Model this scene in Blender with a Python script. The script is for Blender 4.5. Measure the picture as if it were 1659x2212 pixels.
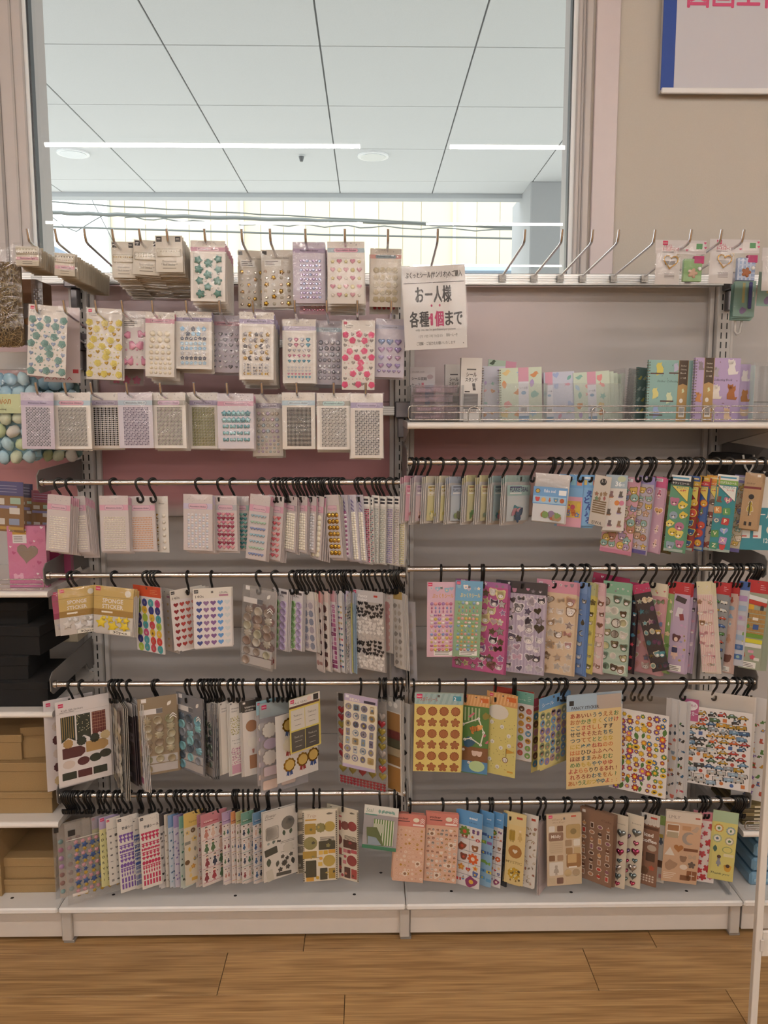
import bpy, math, random
import numpy as np
from mathutils import Vector, Matrix
random.seed(7)
for o in list(bpy.data.objects): bpy.data.objects.remove(o)
SC = bpy.context.scene
COL = SC.collection
# ---------------------------------------------------------------- camera
F, CX, CY, CZ = 1800.0, 829.5, 1106.0, 1.37
YAW, PITCH = math.radians(-1.01), math.radians(-7.27)
fw = Vector((-math.sin(YAW)*math.cos(PITCH), math.cos(YAW)*math.cos(PITCH), math.sin(PITCH)))
rt = Vector((math.cos(YAW), math.sin(YAW), 0)); dn = fw.cross(rt)
cam = bpy.data.cameras.new('camera'); co = bpy.data.objects.new('camera', cam); COL.objects.link(co)
cam.sensor_fit = 'VERTICAL'; cam.sensor_height = 36; cam.lens = 36*F/2212
cam.clip_start = .02; cam.clip_end = 300
M = Matrix((rt, -dn, -fw)).transposed().to_4x4(); M.translation = (0, 0, CZ); co.matrix_world = M
SC.camera = co
CAM = Vector((0, 0, CZ))
def ray(px, py): return rt*((px-CX)/F)+dn*((py-CY)/F)+fw
def W(px, py, Y=None, z=None):
    """photo pixel -> world point on the upright plane Y or the level z"""
    d = ray(px, py)
    return CAM+d*((Y/d.y) if Y is not None else ((z-CZ)/d.z))
# ---------------------------------------------------------------- world, exposure
wd = bpy.data.worlds.new('sky'); SC.world = wd; wd.use_nodes = True
bg = wd.node_tree.nodes['Background']; bg.inputs[0].default_value = (.90, .96, 1, 1); bg.inputs[1].default_value = 3.3
SC.view_settings.view_transform = 'Standard'; SC.view_settings.look = 'None'
SC.view_settings.exposure = 0.0; SC.view_settings.gamma = 1; SC.view_settings.use_curve_mapping = False
SC.cycles.transparent_max_bounces = 24; SC.cycles.max_bounces = 8; SC.cycles.diffuse_bounces = 4; SC.cycles.glossy_bounces = 4
SC.cycles.caustics_reflective = False; SC.cycles.caustics_refractive = False
STRIP_POWER = 59.0      # radiance of the ceiling strip lamps
# ---------------------------------------------------------------- helpers
_hc = {}
def H(c):
    if isinstance(c, tuple): return c if len(c) == 4 else (*c, 1)
    if c not in _hc:
        s = c.lstrip('#'); r = [int(s[i:i+2], 16)/255 for i in (0, 2, 4)]
        _hc[c] = tuple((x/12.92 if x <= .04045 else ((x+.055)/1.055)**2.4) for x in r)+(1,)
    return _hc[c]
MATS = {}
def mat(name, rough=.5, metal=0, spec=.5, coat=0, noise=0, bump=0, scale=200, emit=0):
    m = bpy.data.materials.new(name); m.use_nodes = True; nt = m.node_tree; N = nt.nodes; L = nt.links
    b = N['Principled BSDF']; a = N.new('ShaderNodeAttribute'); a.attribute_name = 'Col'
    b.inputs['Roughness'].default_value = rough; b.inputs['Metallic'].default_value = metal
    b.inputs['Specular IOR Level'].default_value = spec; b.inputs['Coat Weight'].default_value = coat
    b.inputs['Coat Roughness'].default_value = .08
    src = a.outputs['Color']
    if noise or bump:
        tc = N.new('ShaderNodeTexCoord'); n = N.new('ShaderNodeTexNoise'); n.inputs['Scale'].default_value = scale
        n.inputs['Detail'].default_value = 5; L.new(tc.outputs['Object'], n.inputs['Vector'])
        if noise:
            mr = N.new('ShaderNodeMapRange'); mr.inputs[3].default_value = 1-noise; mr.inputs[4].default_value = 1+noise
            L.new(n.outputs[0], mr.inputs[0]); mx = N.new('ShaderNodeMix'); mx.data_type = 'RGBA'; mx.blend_type = 'MULTIPLY'
            mx.inputs[0].default_value = 1; L.new(src, mx.inputs[6]); L.new(mr.outputs[0], mx.inputs[7]); src = mx.outputs[2]
        if bump:
            bp = N.new('ShaderNodeBump'); bp.inputs['Strength'].default_value = bump; bp.inputs['Distance'].default_value = .002
            L.new(n.outputs[0], bp.inputs['Height']); L.new(bp.outputs[0], b.inputs['Normal'])
    L.new(src, b.inputs['Base Color'])
    if emit:
        L.new(a.outputs['Color'], b.inputs['Emission Color']); b.inputs['Emission Strength'].default_value = emit
    MATS[name] = m; return m
mat('print', .55); mat('gloss', .25, coat=.2); mat('paint', .38, noise=.03, scale=30); mat('chrome', .19, 1); mat('alu', .34, .85)
mat('plastic', .32); mat('pearl', .16, coat=.6); mat('gem', .16, .3, coat=.25); mat('foil', .22, .9); mat('wallpaint', .7, noise=.03, bump=.15, scale=260)
mat('kraft', .75, noise=.10, bump=.1, scale=320); mat('fabric', .9, noise=.15, scale=500); mat('lamp', .5, emit=1.0)
mat('soffit', .8, noise=.035, bump=.2, scale=170); mat('concrete', .85, noise=.1, scale=6); mat('outdoor', .7, noise=.02, scale=3)
def transp(name, glossy, rough, tint, diffuse=0, bump=0, scale=40, dist=.004, dcol=(.8, .8, .8, 1), flat=None):
    m = bpy.data.materials.new(name); m.use_nodes = True; nt = m.node_tree; N = nt.nodes; L = nt.links
    for n in list(N): N.remove(n)
    out = N.new('ShaderNodeOutputMaterial'); t = N.new('ShaderNodeBsdfTransparent'); t.inputs[0].default_value = tint
    g = N.new('ShaderNodeBsdfGlossy'); g.inputs['Roughness'].default_value = rough
    lw = N.new('ShaderNodeLayerWeight'); pw = N.new('ShaderNodeMath'); pw.operation = 'POWER'; pw.inputs[1].default_value = 5; L.new(lw.outputs['Facing'], pw.inputs[0])
    mr = N.new('ShaderNodeMath'); mr.operation = 'MULTIPLY_ADD'; mr.inputs[1].default_value = .9*glossy; mr.inputs[2].default_value = .045*glossy; mr.use_clamp = True; L.new(pw.outputs[0], mr.inputs[0])
    mx = N.new('ShaderNodeMixShader'); L.new(mr.outputs[0], mx.inputs[0]); L.new(t.outputs[0], mx.inputs[1]); L.new(g.outputs[0], mx.inputs[2])
    last = mx
    if diffuse:
        d = N.new('ShaderNodeBsdfDiffuse'); d.inputs[0].default_value = dcol
        m2 = N.new('ShaderNodeMixShader'); m2.inputs[0].default_value = diffuse
        L.new(mx.outputs[0], m2.inputs[1]); L.new(d.outputs[0], m2.inputs[2]); last = m2
    if bump:
        tc = N.new('ShaderNodeTexCoord'); n = N.new('ShaderNodeTexNoise'); n.inputs['Scale'].default_value = scale
        n.inputs['Detail'].default_value = 2.5; n.inputs['Distortion'].default_value = 1.2
        oi = N.new('ShaderNodeObjectInfo'); ad = N.new('ShaderNodeVectorMath'); ml = N.new('ShaderNodeMath'); ml.operation = 'MULTIPLY'; ml.inputs[1].default_value = 40
        L.new(oi.outputs['Random'], ml.inputs[0]); L.new(tc.outputs['Object'], ad.inputs[0]); L.new(ml.outputs[0], ad.inputs[1])
        L.new(ad.outputs[0], n.inputs['Vector'])
        bp = N.new('ShaderNodeBump'); bp.inputs['Strength'].default_value = bump; bp.inputs['Distance'].default_value = dist
        L.new(n.outputs[0], bp.inputs['Height']); L.new(bp.outputs[0], g.inputs['Normal']); L.new(bp.outputs[0], lw.inputs['Normal'])
    L.new(last.outputs[0], out.inputs[0]); MATS[name] = m; return m
transp('sleeve', 1.3, .08, (.985, .985, .985, 1), bump=.55, scale=24, dist=.007)
transp('film', .9, .1, (.985, .985, .985, 1), bump=.22, scale=9, dist=.005)
transp('clear', 1.2, .15, (.93, .93, .93, 1), diffuse=.10, bump=.5, scale=30)
transp('frost', 1.0, .3, (.90, .88, .90, 1), diffuse=.30, dcol=(.75, .72, .74, 1))
transp('acrylic', 1.2, .03, (.965, .97, .975, 1), diffuse=.012)
transp('pinkclear', 1.2, .1, (.96, .86, .91, 1), diffuse=.16, dcol=(.8, .62, .70, 1))
transp('glass', 1.1, .0, (.97, .985, .98, 1))

class MB:
    """collects polygons, then links them as ONE mesh object"""
    def __init__(s): s.v, s.f, s.c, s.m, s.s = [], [], [], [], []
    def add(s, v, f, col, m='print', sm=False):
        k = len(s.v); s.v += [tuple(p) for p in v]; c = H(col)
        for q in f: s.f.append(tuple(i+k for i in q)); s.c.append(c); s.m.append(m); s.s.append(sm)
        return s
    def box(s, x0, x1, y0, y1, z0, z1, col, m='paint', b=0):
        if b:
            v = []; f = []
            X, Y, Z = (x0, x1), (y0, y1), (z0, z1)
            idx = {}
            for i in (0, 1):
                for j in (0, 1):
                    for k in (0, 1):
                        sx, sy, sz = (1-2*i)*b, (1-2*j)*b, (1-2*k)*b
                        for a, p in enumerate(((X[i], Y[j]+sy, Z[k]+sz), (X[i]+sx, Y[j], Z[k]+sz), (X[i]+sx, Y[j]+sy, Z[k]))):
                            idx[i, j, k, a] = len(v); v.append(p)
            for i in (0, 1): f.append([idx[i, j, k, 0] for j, k in ((0, 0), (0, 1), (1, 1), (1, 0))])
            for j in (0, 1): f.append([idx[i, j, k, 1] for i, k in ((0, 0), (1, 0), (1, 1), (0, 1))])
            for k in (0, 1): f.append([idx[i, j, k, 2] for i, j in ((0, 0), (0, 1), (1, 1), (1, 0))])
            for j in (0, 1):
                for k in (0, 1): f.append([idx[0, j, k, 1], idx[1, j, k, 1], idx[1, j, k, 2], idx[0, j, k, 2]])
            for i in (0, 1):
                for k in (0, 1): f.append([idx[i, 0, k, 0], idx[i, 1, k, 0], idx[i, 1, k, 2], idx[i, 0, k, 2]])
                for j in (0, 1): f.append([idx[i, j, 0, 0], idx[i, j, 1, 0], idx[i, j, 1, 1], idx[i, j, 0, 1]])
            for i in (0, 1):
                for j in (0, 1):
                    for k in (0, 1): f.append([idx[i, j, k, a] for a in (0, 1, 2)])
            return s.add(v, f, col, m)
        v = [(x, y, z) for x in (x0, x1) for y in (y0, y1) for z in (z0, z1)]
        return s.add(v, [(0, 1, 3, 2), (4, 6, 7, 5), (0, 4, 5, 1), (2, 3, 7, 6), (0, 2, 6, 4), (1, 5, 7, 3)], col, m)
    def loft(s, r0, r1, col, m='paint', cap=True):
        """prism between two loops of the same length"""
        n = len(r0); f = [(i, (i+1) % n, n+(i+1) % n, n+i) for i in range(n)]
        if cap: f += [tuple(range(n))[::-1], tuple(range(n, 2*n))]
        return s.add(list(r0)+list(r1), f, col, m)
    def tube(s, path, r, col, m='chrome', seg=8, closed=False):
        path = [Vector(p) for p in path]; n = len(path); v = []; f = []; ref = None
        for i, p in enumerate(path):
            a = path[(i-1) % n] if (closed or i > 0) else p; b = path[(i+1) % n] if (closed or i < n-1) else p
            t = (b-a).normalized()
            if ref is None: ref = t.orthogonal().normalized()
            u = (ref-t*ref.dot(t)); u = u.normalized() if u.length > 1e-6 else t.orthogonal().normalized(); ref = u; w = t.cross(u)
            for k in range(seg):
                an = 2*math.pi*k/seg; v.append(p+(u*math.cos(an)+w*math.sin(an))*r)
        for i in range(n if closed else n-1):
            for k in range(seg):
                a = i*seg+k; b = i*seg+(k+1) % seg; j = ((i+1) % n)*seg
                f.append((a, b, j+(k+1) % seg, j+k))
        s.add(v, f, col, m, True)
        if not closed: s.add(v[:seg], [tuple(range(seg))], col, m); s.add(v[-seg:], [tuple(range(seg))], col, m)
        return s
    def mesh(s, name):
        me = bpy.data.meshes.new(name); me.from_pydata(s.v, [], s.f)
        names = []
        for x in s.m:
            if x not in names: names.append(x)
        for x in names: me.materials.append(MATS[x])
        me.polygons.foreach_set('material_index', [names.index(x) for x in s.m])
        me.polygons.foreach_set('use_smooth', s.s)
        ln = np.array([len(q) for q in s.f]); at = me.color_attributes.new('Col', 'FLOAT_COLOR', 'CORNER')
        at.data.foreach_set('color', np.repeat(np.array(s.c, dtype=np.float32), ln, axis=0).ravel())
        me.update(); return me
    def build(s, name, parent=None, loc=None):
        o = bpy.data.objects.new(name, s.mesh(name)); COL.objects.link(o)
        if parent: o.parent = parent
        if loc: o.location = loc
        return o
def tag(o, label=None, cat=None, group=None, kind=None):
    if label: o['label'] = label
    if cat: o['category'] = cat
    if group: o['group'] = group
    if kind: o['kind'] = kind
    return o
def empty(name, loc=(0, 0, 0)):
    o = bpy.data.objects.new(name, None); COL.objects.link(o); o.location = loc; return o
def struct(o): o['kind'] = 'structure'; return o
def copyo(o, parent=None, loc=None):
    c = o.copy(); COL.objects.link(c)
    if parent is not None: c.parent = parent
    if loc is not None: c.location = loc
    return c
# ---------------------------------------------------------------- materials of the setting
def wood_mat():
    m = bpy.data.materials.new('oak'); m.use_nodes = True; nt = m.node_tree; N = nt.nodes; L = nt.links; b = N['Principled BSDF']
    tc = N.new('ShaderNodeTexCoord'); oi = N.new('ShaderNodeObjectInfo')
    ml = N.new('ShaderNodeMath'); ml.operation = 'MULTIPLY'; ml.inputs[1].default_value = 57; L.new(oi.outputs['Random'], ml.inputs[0])
    ad = N.new('ShaderNodeVectorMath'); L.new(tc.outputs['Object'], ad.inputs[0]); L.new(ml.outputs[0], ad.inputs[1])
    mp = N.new('ShaderNodeMapping'); mp.inputs['Scale'].default_value = (1.3, 13, 1); L.new(ad.outputs[0], mp.inputs[0])
    n1 = N.new('ShaderNodeTexNoise'); n1.inputs['Scale'].default_value = 1.6; n1.inputs['Detail'].default_value = 3; L.new(mp.outputs[0], n1.inputs['Vector'])
    mu = N.new('ShaderNodeMath'); mu.operation = 'MULTIPLY'; mu.inputs[1].default_value = 26; L.new(n1.outputs[0], mu.inputs[0])
    sn = N.new('ShaderNodeMath'); sn.operation = 'SINE'; L.new(mu.outputs[0], sn.inputs[0])
    mp2 = N.new('ShaderNodeMapping'); mp2.inputs['Scale'].default_value = (5, 240, 1); L.new(ad.outputs[0], mp2.inputs[0])
    n2 = N.new('ShaderNodeTexNoise'); n2.inputs['Scale'].default_value = 1; n2.inputs['Detail'].default_value = 4; L.new(mp2.outputs[0], n2.inputs['Vector'])
    cr = N.new('ShaderNodeValToRGB'); cr.color_ramp.elements[0].color = H('#8f6b42'); cr.color_ramp.elements[1].color = H('#c09a68')
    cr.color_ramp.elements[0].position = .25; cr.color_ramp.elements[1].position = .75
    a1 = N.new('ShaderNodeMath'); a1.operation = 'MULTIPLY_ADD'; a1.inputs[1].default_value = .11; L.new(sn.outputs[0], a1.inputs[0]); L.new(n2.outputs[0], a1.inputs[2])
    L.new(a1.outputs[0], cr.inputs[0])
    hs = N.new('ShaderNodeHueSaturation'); mr = N.new('ShaderNodeMapRange'); mr.inputs[3].default_value = .88; mr.inputs[4].default_value = 1.12
    L.new(oi.outputs['Random'], mr.inputs[0]); L.new(mr.outputs[0], hs.inputs['Value']); L.new(cr.outputs[0], hs.inputs['Color'])
    L.new(hs.outputs[0], b.inputs['Base Color']); b.inputs['Roughness'].default_value = .42
    bp = N.new('ShaderNodeBump'); bp.inputs['Strength'].default_value = .12; bp.inputs['Distance'].default_value = .001; L.new(n2.outputs[0], bp.inputs['Height']); L.new(bp.outputs[0], b.inputs['Normal'])
    MATS['oak'] = m
wood_mat()
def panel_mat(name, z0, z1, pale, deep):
    """plain grey steel back panels with a soft pink light cast painted in"""
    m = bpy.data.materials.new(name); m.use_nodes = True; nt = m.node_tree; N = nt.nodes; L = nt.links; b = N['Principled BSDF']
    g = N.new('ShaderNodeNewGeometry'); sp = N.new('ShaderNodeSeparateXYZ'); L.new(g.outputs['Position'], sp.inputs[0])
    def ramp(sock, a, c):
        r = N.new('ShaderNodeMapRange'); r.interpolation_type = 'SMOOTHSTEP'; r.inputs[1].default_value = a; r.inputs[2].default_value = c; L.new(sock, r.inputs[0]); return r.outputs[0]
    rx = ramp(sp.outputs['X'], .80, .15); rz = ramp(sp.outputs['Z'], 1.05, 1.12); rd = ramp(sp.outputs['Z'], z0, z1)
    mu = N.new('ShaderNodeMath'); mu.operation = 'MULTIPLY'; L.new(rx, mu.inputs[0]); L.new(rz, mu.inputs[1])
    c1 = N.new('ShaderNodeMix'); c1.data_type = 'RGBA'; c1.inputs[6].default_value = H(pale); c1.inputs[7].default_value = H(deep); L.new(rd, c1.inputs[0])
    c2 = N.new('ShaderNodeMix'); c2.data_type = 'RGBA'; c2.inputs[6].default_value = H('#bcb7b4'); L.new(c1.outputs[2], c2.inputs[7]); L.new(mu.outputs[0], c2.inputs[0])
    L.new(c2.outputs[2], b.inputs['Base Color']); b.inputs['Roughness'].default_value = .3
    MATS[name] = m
panel_mat('panel_pinkcast', 1.62, 1.22, '#d3bcc0', '#b98286'); panel_mat('panel_pinkcast_right', 1.38, 1.30, '#cfbfc0', '#b57c7c')  # pink glow put into the base colour; right bay turns darker below shelf height
# ---------------------------------------------------------------- room
YW = 2.42; CEIL = 2.88
pl0, pl1 = -1.03, .615       # window frame outer x
m = MB()
wl = MB().box(-5, pl0, YW, YW+.18, 0, CEIL, '#cdbfc0', 'wallpaint'); struct(wl.build('wall_left'))
wr = MB().box(pl1, 5, YW, YW+.18, 0, CEIL, '#c6bfb5', 'wallpaint'); struct(wr.build('wall_right'))
struct(MB().box(pl0, pl1, YW, YW+.18, 0, 1.62, '#c6bfb5', 'wallpaint').build('wall_lower'))
struct(MB().box(pl0, pl1, YW, YW+.18, 2.78, CEIL, '#c6bfb5', 'wallpaint').build('wall_upper'))
struct(MB().box(-5, 5, -9.6, -9.5, 0, CEIL, '#cfccc8', 'wallpaint').build('wall_back'))
struct(MB().box(-5.1, -5, -9.5, YW, 0, CEIL, '#cfccc8', 'wallpaint').build('wall_far_left'))
struct(MB().box(5, 5.1, -9.5, YW, 0, CEIL, '#cfccc8', 'wallpaint').build('wall_far_right'))
struct(MB().box(-5, 5, -9.5, YW+.18, CEIL, CEIL+.1, '#e6e4df', 'wallpaint').build('ceiling'))
# pink-white liner on the wall at the right of the window and one at the left
struct(MB().box(.622, .688, YW-.012, YW-.0005, 1.55, 2.8, '#d6cacb', 'paint', .002).build('trim_1'))
# floor: oak planks laid along x
fl = struct(MB().box(-5, 5, -9.5, YW, -.06, -.004, '#4a3320', 'print').build('floor'))
PW = .155; y1 = 1.955
row = 0; yy = y1+PW*3
while yy > 1.2:
    off = {1: -.36, 2: -.06, 0: -.17}.get(int(round((y1-yy)/PW))+1, random.uniform(-.4, .4)) 
    x = off-.9*2
    while x < 1.9:
        b = MB().box(x+.0008, x+.8992, yy-PW+.0008, yy-.0008, -.004, 0, '#a87d4f', 'oak', .0006)
        o = b.build('plank', fl); 
        x += .9
    yy -= PW
big = MB().box(-5, 5, -9.5, yy, -.004, 0, '#a87d4f', 'oak').build('plank_field', fl); big['kind'] = 'stuff'
# window frame, glass
def window():
    w = struct(empty('window_1', (0, YW, 1.6)))
    def part(mb, n):
        o = mb.build(n); o.parent = w; o.matrix_parent_inverse = Matrix.Translation((0, -YW, -1.6)); return o
    xl = W(56, 200, YW).x; xr = W(1245, 200, YW).x
    z0, z1 = 1.60, 2.78
    m = MB()
    for a, b_, s in ((pl0, xl, 1), (xr, pl1, -1)):
        m.box(a, b_, YW-.010, YW+.16, z0, z1, '#c4bdba', 'paint', .003)
    m.box(xl, xr, YW-.008, YW+.16, 1.56, 1.625, '#c9c6c2', 'paint', .003)
    m.box(xl, xr, YW-.008, YW+.16, 2.72, z1, '#c9c6c2', 'paint', .003)
    part(m, 'window_frame')
    m = MB()
    m.box(pl0+.022, pl0+.030, YW-.014, YW-.008, z0, z1, '#908a88', 'paint'); m.box(pl0+.062, pl0+.068, YW-.014, YW-.008, z0, z1, '#b5afac', 'paint')
    m.box(pl1-.022, pl1-.018, YW-.014, YW-.008, z0, z1, '#928d8c', 'paint'); m.box(pl1-.030, pl1-.0265, YW-.014, YW-.008, z0, z1, '#a5a09e', 'paint')
    part(m, 'frame_bead')
    m = MB().box(xl, xl+.010, YW+.0, YW+.03, 1.625, 2.72, '#eef2f4', 'paint'); m.box(xr-.012, xr, YW+.0, YW+.03, 1.625, 2.72, '#eef2f4', 'paint')
    part(m, 'glazing_bead')
    m = MB().box(xl+.010, xl+.015, YW+.005, YW+.03, 1.625, 2.72, '#3a3f44', 'plastic'); m.box(xr-.0155, xr-.012, YW+.005, YW+.03, 1.625, 2.72, '#4a5055', 'plastic')
    part(m, 'glazing_gasket')
    m = MB(); m.add([(xl+.002, YW+.03, 1.62), (xr-.002, YW+.03, 1.62), (xr-.002, YW+.03, 2.75), (xl+.002, YW+.03, 2.75)], [(0, 1, 2, 3)], '#ffffff', 'glass')
    part(m, 'glass_pane')
window()
# ceiling strip lamps (front rows mirror in the glass; unseen rear rows added to brighten lower goods)
def lamp(x0, x1, y, label):
    r = tag(empty('ceiling_lamp', ((x0+x1)/2, y, CEIL)), label, 'ceiling light', 'strip lamps of the shop ceiling')
    L = x1-x0
    MB().box(-L/2-.01, L/2+.01, -.04, .04, -.022, 0, '#f0f0ee', 'paint', .003).build('housing', r)
    m = MB(); n = 10; pts = [(.018*math.cos(math.pi*k/n), -.022-.018*math.sin(math.pi*k/n)) for k in range(n+1)]
    m.loft([(-L/2, a, b) for a, b in pts], [(L/2, a, b) for a, b in pts], (STRIP_POWER, STRIP_POWER*.975, STRIP_POWER*.945), 'lamp')
    m.build('diffuser', r)
yl = 2*(YW+.03)-5.03
for j in range(5):
    for i, (a, b) in enumerate(((-4.2, -2.37), (-1.85, -.05), (.47, 2.27), (2.8, 4.6))):
        lamp(a, b, yl-2.05*j, 'white ceiling strip lamp, number %d of its row, row %d from the window' % (i+1, j+1))
# ---------------------------------------------------------------- outdoors
ZS = CZ+2.0
sf = struct(MB().box(-7, 7, YW+.18, 8.2, ZS+.004, ZS+.12, '#8c8f90', 'soffit').build('ceiling_outside'))
XS = [-.27+.8705*k for k in range(-6, 8)]; YS = [4.015+.937*k for k in range(-1, 5)]+[8.2]
for a, b in zip(XS[:-1], XS[1:]):
    for c, d in zip(YS[:-1], YS[1:]):
        MB().box(a+.005, b-.005, c+.005, d-.005, ZS-.008, ZS+.004, '#d4d6d6', 'soffit', .002).build('soffit_tile', sf)
struct(MB().box(-7, 7, 8.2, 8.34, ZS-.05, ZS+.5, '#b9bdbf', 'outdoor', .004).build('trim_2'))
for px, py in ((158, 330), (806, 336)):
    p = W(px, py, z=ZS-.008); m = MB(); n = 20
    r = tag(empty('downlight', p), 'round white downlight in the soffit outside, %s' % ('above the power-line pole side' if px < 500 else 'beside the small sensor'), 'light')
    ci = lambda q, z: [(q*math.cos(2*math.pi*k/n), q*math.sin(2*math.pi*k/n), z) for k in range(n)]
    MB().loft(ci(.125, -.012), ci(.125, 0), '#eef0f0', 'paint').build('rim', r)
    MB().loft(ci(.10, -.016), ci(.10, -.011), '#d7dcde', 'gloss').build('lens', r)
p = W(651, 335, z=ZS-.008); r = tag(empty('soffit_sensor', p), 'tiny grey dome sensor on the soffit outside', 'sensor')
ci = lambda q, z: [(q*math.cos(2*math.pi*k/12), q*math.sin(2*math.pi*k/12), z) for k in range(12)]
MB().loft(ci(.03, -.012), ci(.035, 0), '#c8cccc', 'paint').build('base', r); MB().loft(ci(.012, -.05), ci(.022, -.012), '#5d6163', 'plastic').build('dome', r)
# grey column
a = W(1146, 450, 7.76); b = W(1300, 450, 7.76)
struct(MB().box(a.x, b.x, 7.76, 8.75, -.2, ZS, '#a5a7a8', 'outdoor', .01).build('wall_column'))
struct(MB().box(-30, 30, YW+.2, 60, -.2, -.12, '#d3d0ca', 'concrete').build('ground'))
# cream building opposite: one panel per part
YB = 18.0; zt = 9.0
bl = tag(MB().box(W(236, 480, YB).x, 14, YB+.02, YB+8, -.2, zt, '#c2b8a0', 'outdoor').build('cream_building'), 'cream building clad in tall panels across the road', 'building')
seams = [236, 270, 314, 360, 408, 455, 490, 527, 563, 612, 660, 712, 765, 818, 870, 910, 983, 1030, 1080, 1130, 1190, 1250]
for s0, s1 in zip(seams[:-1], seams[1:]):
    MB().box(W(s0, 480, YB).x+.006, W(s1, 480, YB).x-.006, YB+.004, YB+.02, -.2, zt, random.choice(['#d0c6ac', '#d2c9b0', '#cdc2a7']), 'outdoor').build('cladding_panel', bl)
for px in (524, 981):
    x = W(px, 480, YB).x; MB().tube([(x, YB-.06, -.2), (x, YB-.06, zt)], .035, '#f3f3f0', 'paint').build('downpipe', bl)
x = W(237, 480, YB).x; MB().box(x-.03, x+.02, YB-.04, YB+.06, -.2, zt, '#a8a79f', 'paint').build('corner_post', bl)
a = W(990, 572, 16); b = W(1165, 590, 16)
r = tag(empty('low_roof_shed', (a.x, 16, 0)), 'low shed with pale blue roof in front of cream building', 'building')
m = MB().box(0, b.x-a.x, 0, 1.2, 0, a.z-.12, '#8f9aa4', 'outdoor'); m.build('wall', r)
MB().box(-.1, b.x-a.x+.1, -.1, 1.3, a.z-.12, a.z, '#a9bccd', 'outdoor', .01).build('roof', r)
a = W(60, 520, 24); b = W(108, 580, 24)
r = tag(empty('grey_blue_house', (a.x, 24, 0)), 'grey-blue house under the sky beside the cream building', 'building')
MB().box(0, (b.x-a.x)*.8, 0, 3, 0, a.z, '#8fa0b4', 'outdoor', .02).build('wall', r)
m = MB(); w_ = (b.x-a.x)*.8; m.loft([(-.1, -.2, a.z), (w_+.3, -.2, a.z-.35), (w_+.3, -.2, a.z-.5), (-.1, -.2, a.z-.1)], [(-.1, 3.2, a.z), (w_+.3, 3.2, a.z-.35), (w_+.3, 3.2, a.z-.5), (-.1, 3.2, a.z-.1)], '#75859b', 'outdoor'); m.build('roof', r)
def wire(pts, r, label, wob=0, Y=12.0):
    pa = [W(px, py, Y) for px, py in pts]; out = []
    for i in range(len(pa)-1):
        for k in range(12):
            q = pa[i].lerp(pa[i+1], k/12); q.z += wob*math.sin((i*12+k)*1.9); out.append(q)
    out.append(pa[-1]); o = MB().tube(out, r, '#5c605c', 'plastic', 5).build('power_line'); tag(o, label, 'cable')
wire([(-60, 424), (240, 445), (620, 466), (1300, 500)], .010, 'thin grey power line, topmost of those outside the window', .004, Y=11.7)
wire([(-60, 452), (150, 461), (400, 468), (830, 480), (1300, 498)], .028, 'thick dark bundled power line crossing the cream building', .006, Y=12.4)
wire([(270, 470), (520, 484), (830, 491), (1300, 503)], .010, 'thin wavy cable looped under the thick power line', .02, Y=13.1)
wire([(-60, 484), (250, 494), (700, 507), (1300, 519)], .016, 'straight lowest power line just above the peg tips', Y=13.8)
wire([(95, 455), (140, 490), (165, 500), (200, 478), (225, 464)], .009, 'slack cable loop hanging at the sky side', Y=14.5)
wire([(190, 415), (236, 505), (262, 560)], .008, 'thin diagonal stay wire against the sky', Y=15.2)
# ---------------------------------------------------------------- gondola shelving
YP = 2.30                      # front of the slotted posts
YR = 2.0                       # plane of the hanging rails
PX = [-.777, .0905, .968]
ZD = .112                      # deck level
ZTOP = W(1200, 588, 2.27).z
WHITE = '#dedad6'
def zpx(py, Y, px=830): return W(px, py, Y).z
def fixture(name, label, cat='shelving'): return tag(empty(name), label, cat)
# back panels of four bays
PH = 2.335
def panels(x0, x1, label, pm='panel_pinkcast'):
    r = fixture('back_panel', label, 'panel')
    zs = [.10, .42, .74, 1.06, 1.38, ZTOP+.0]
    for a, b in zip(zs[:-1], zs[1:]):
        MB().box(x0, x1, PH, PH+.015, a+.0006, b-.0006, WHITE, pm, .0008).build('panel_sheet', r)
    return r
panels(PX[0]+.02, PX[1]-.02, 'grey steel back panels with a painted pink light cast behind the gem stickers under the window')
panels(PX[1]+.02, PX[2]-.02, 'pale back panels behind the notebook shelf and the character sticker sheets', 'panel_pinkcast_right')
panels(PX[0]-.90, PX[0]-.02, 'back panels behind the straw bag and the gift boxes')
panels(PX[2]+.02, PX[2]+.90, 'back panels behind the keyholder packs at the white rack', 'panel_pinkcast_right')
def post(x, label):
    r = fixture('slotted_post', label, 'post')
    MB().box(-.020, .020, -.0, .034, .09, ZTOP+.02, '#cfcbc7', 'paint', .002).build('upright', r)
    MB().box(.022, .034, .018, .034, .09, ZTOP-.02, '#d6d1cd', 'paint', .001).build('panel_rail', r)
    MB().box(-.034, -.022, .018, .034, .09, ZTOP-.02, '#d6d1cd', 'paint', .001).build('panel_rail', r)
    m = MB(); z = .2
    while z < ZTOP-.02:
        for s in (-1, 1): m.box(s*.0075-.0016, s*.0075+.0016, -.0006, .004, z, z+.0165, '#0d0c0c', 'plastic')
        z += .0255
    o = m.build('slots', r); o['kind'] = 'stuff'
    r.location = (x, YP, 0)
post(PX[0], 'white slotted post between the straw bag bay and the gem sticker bay')
post(PX[1], 'white slotted post between the gem stickers and the notebook shelf')
post(PX[2], 'white slotted post beside the purple cat notebooks')
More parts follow.
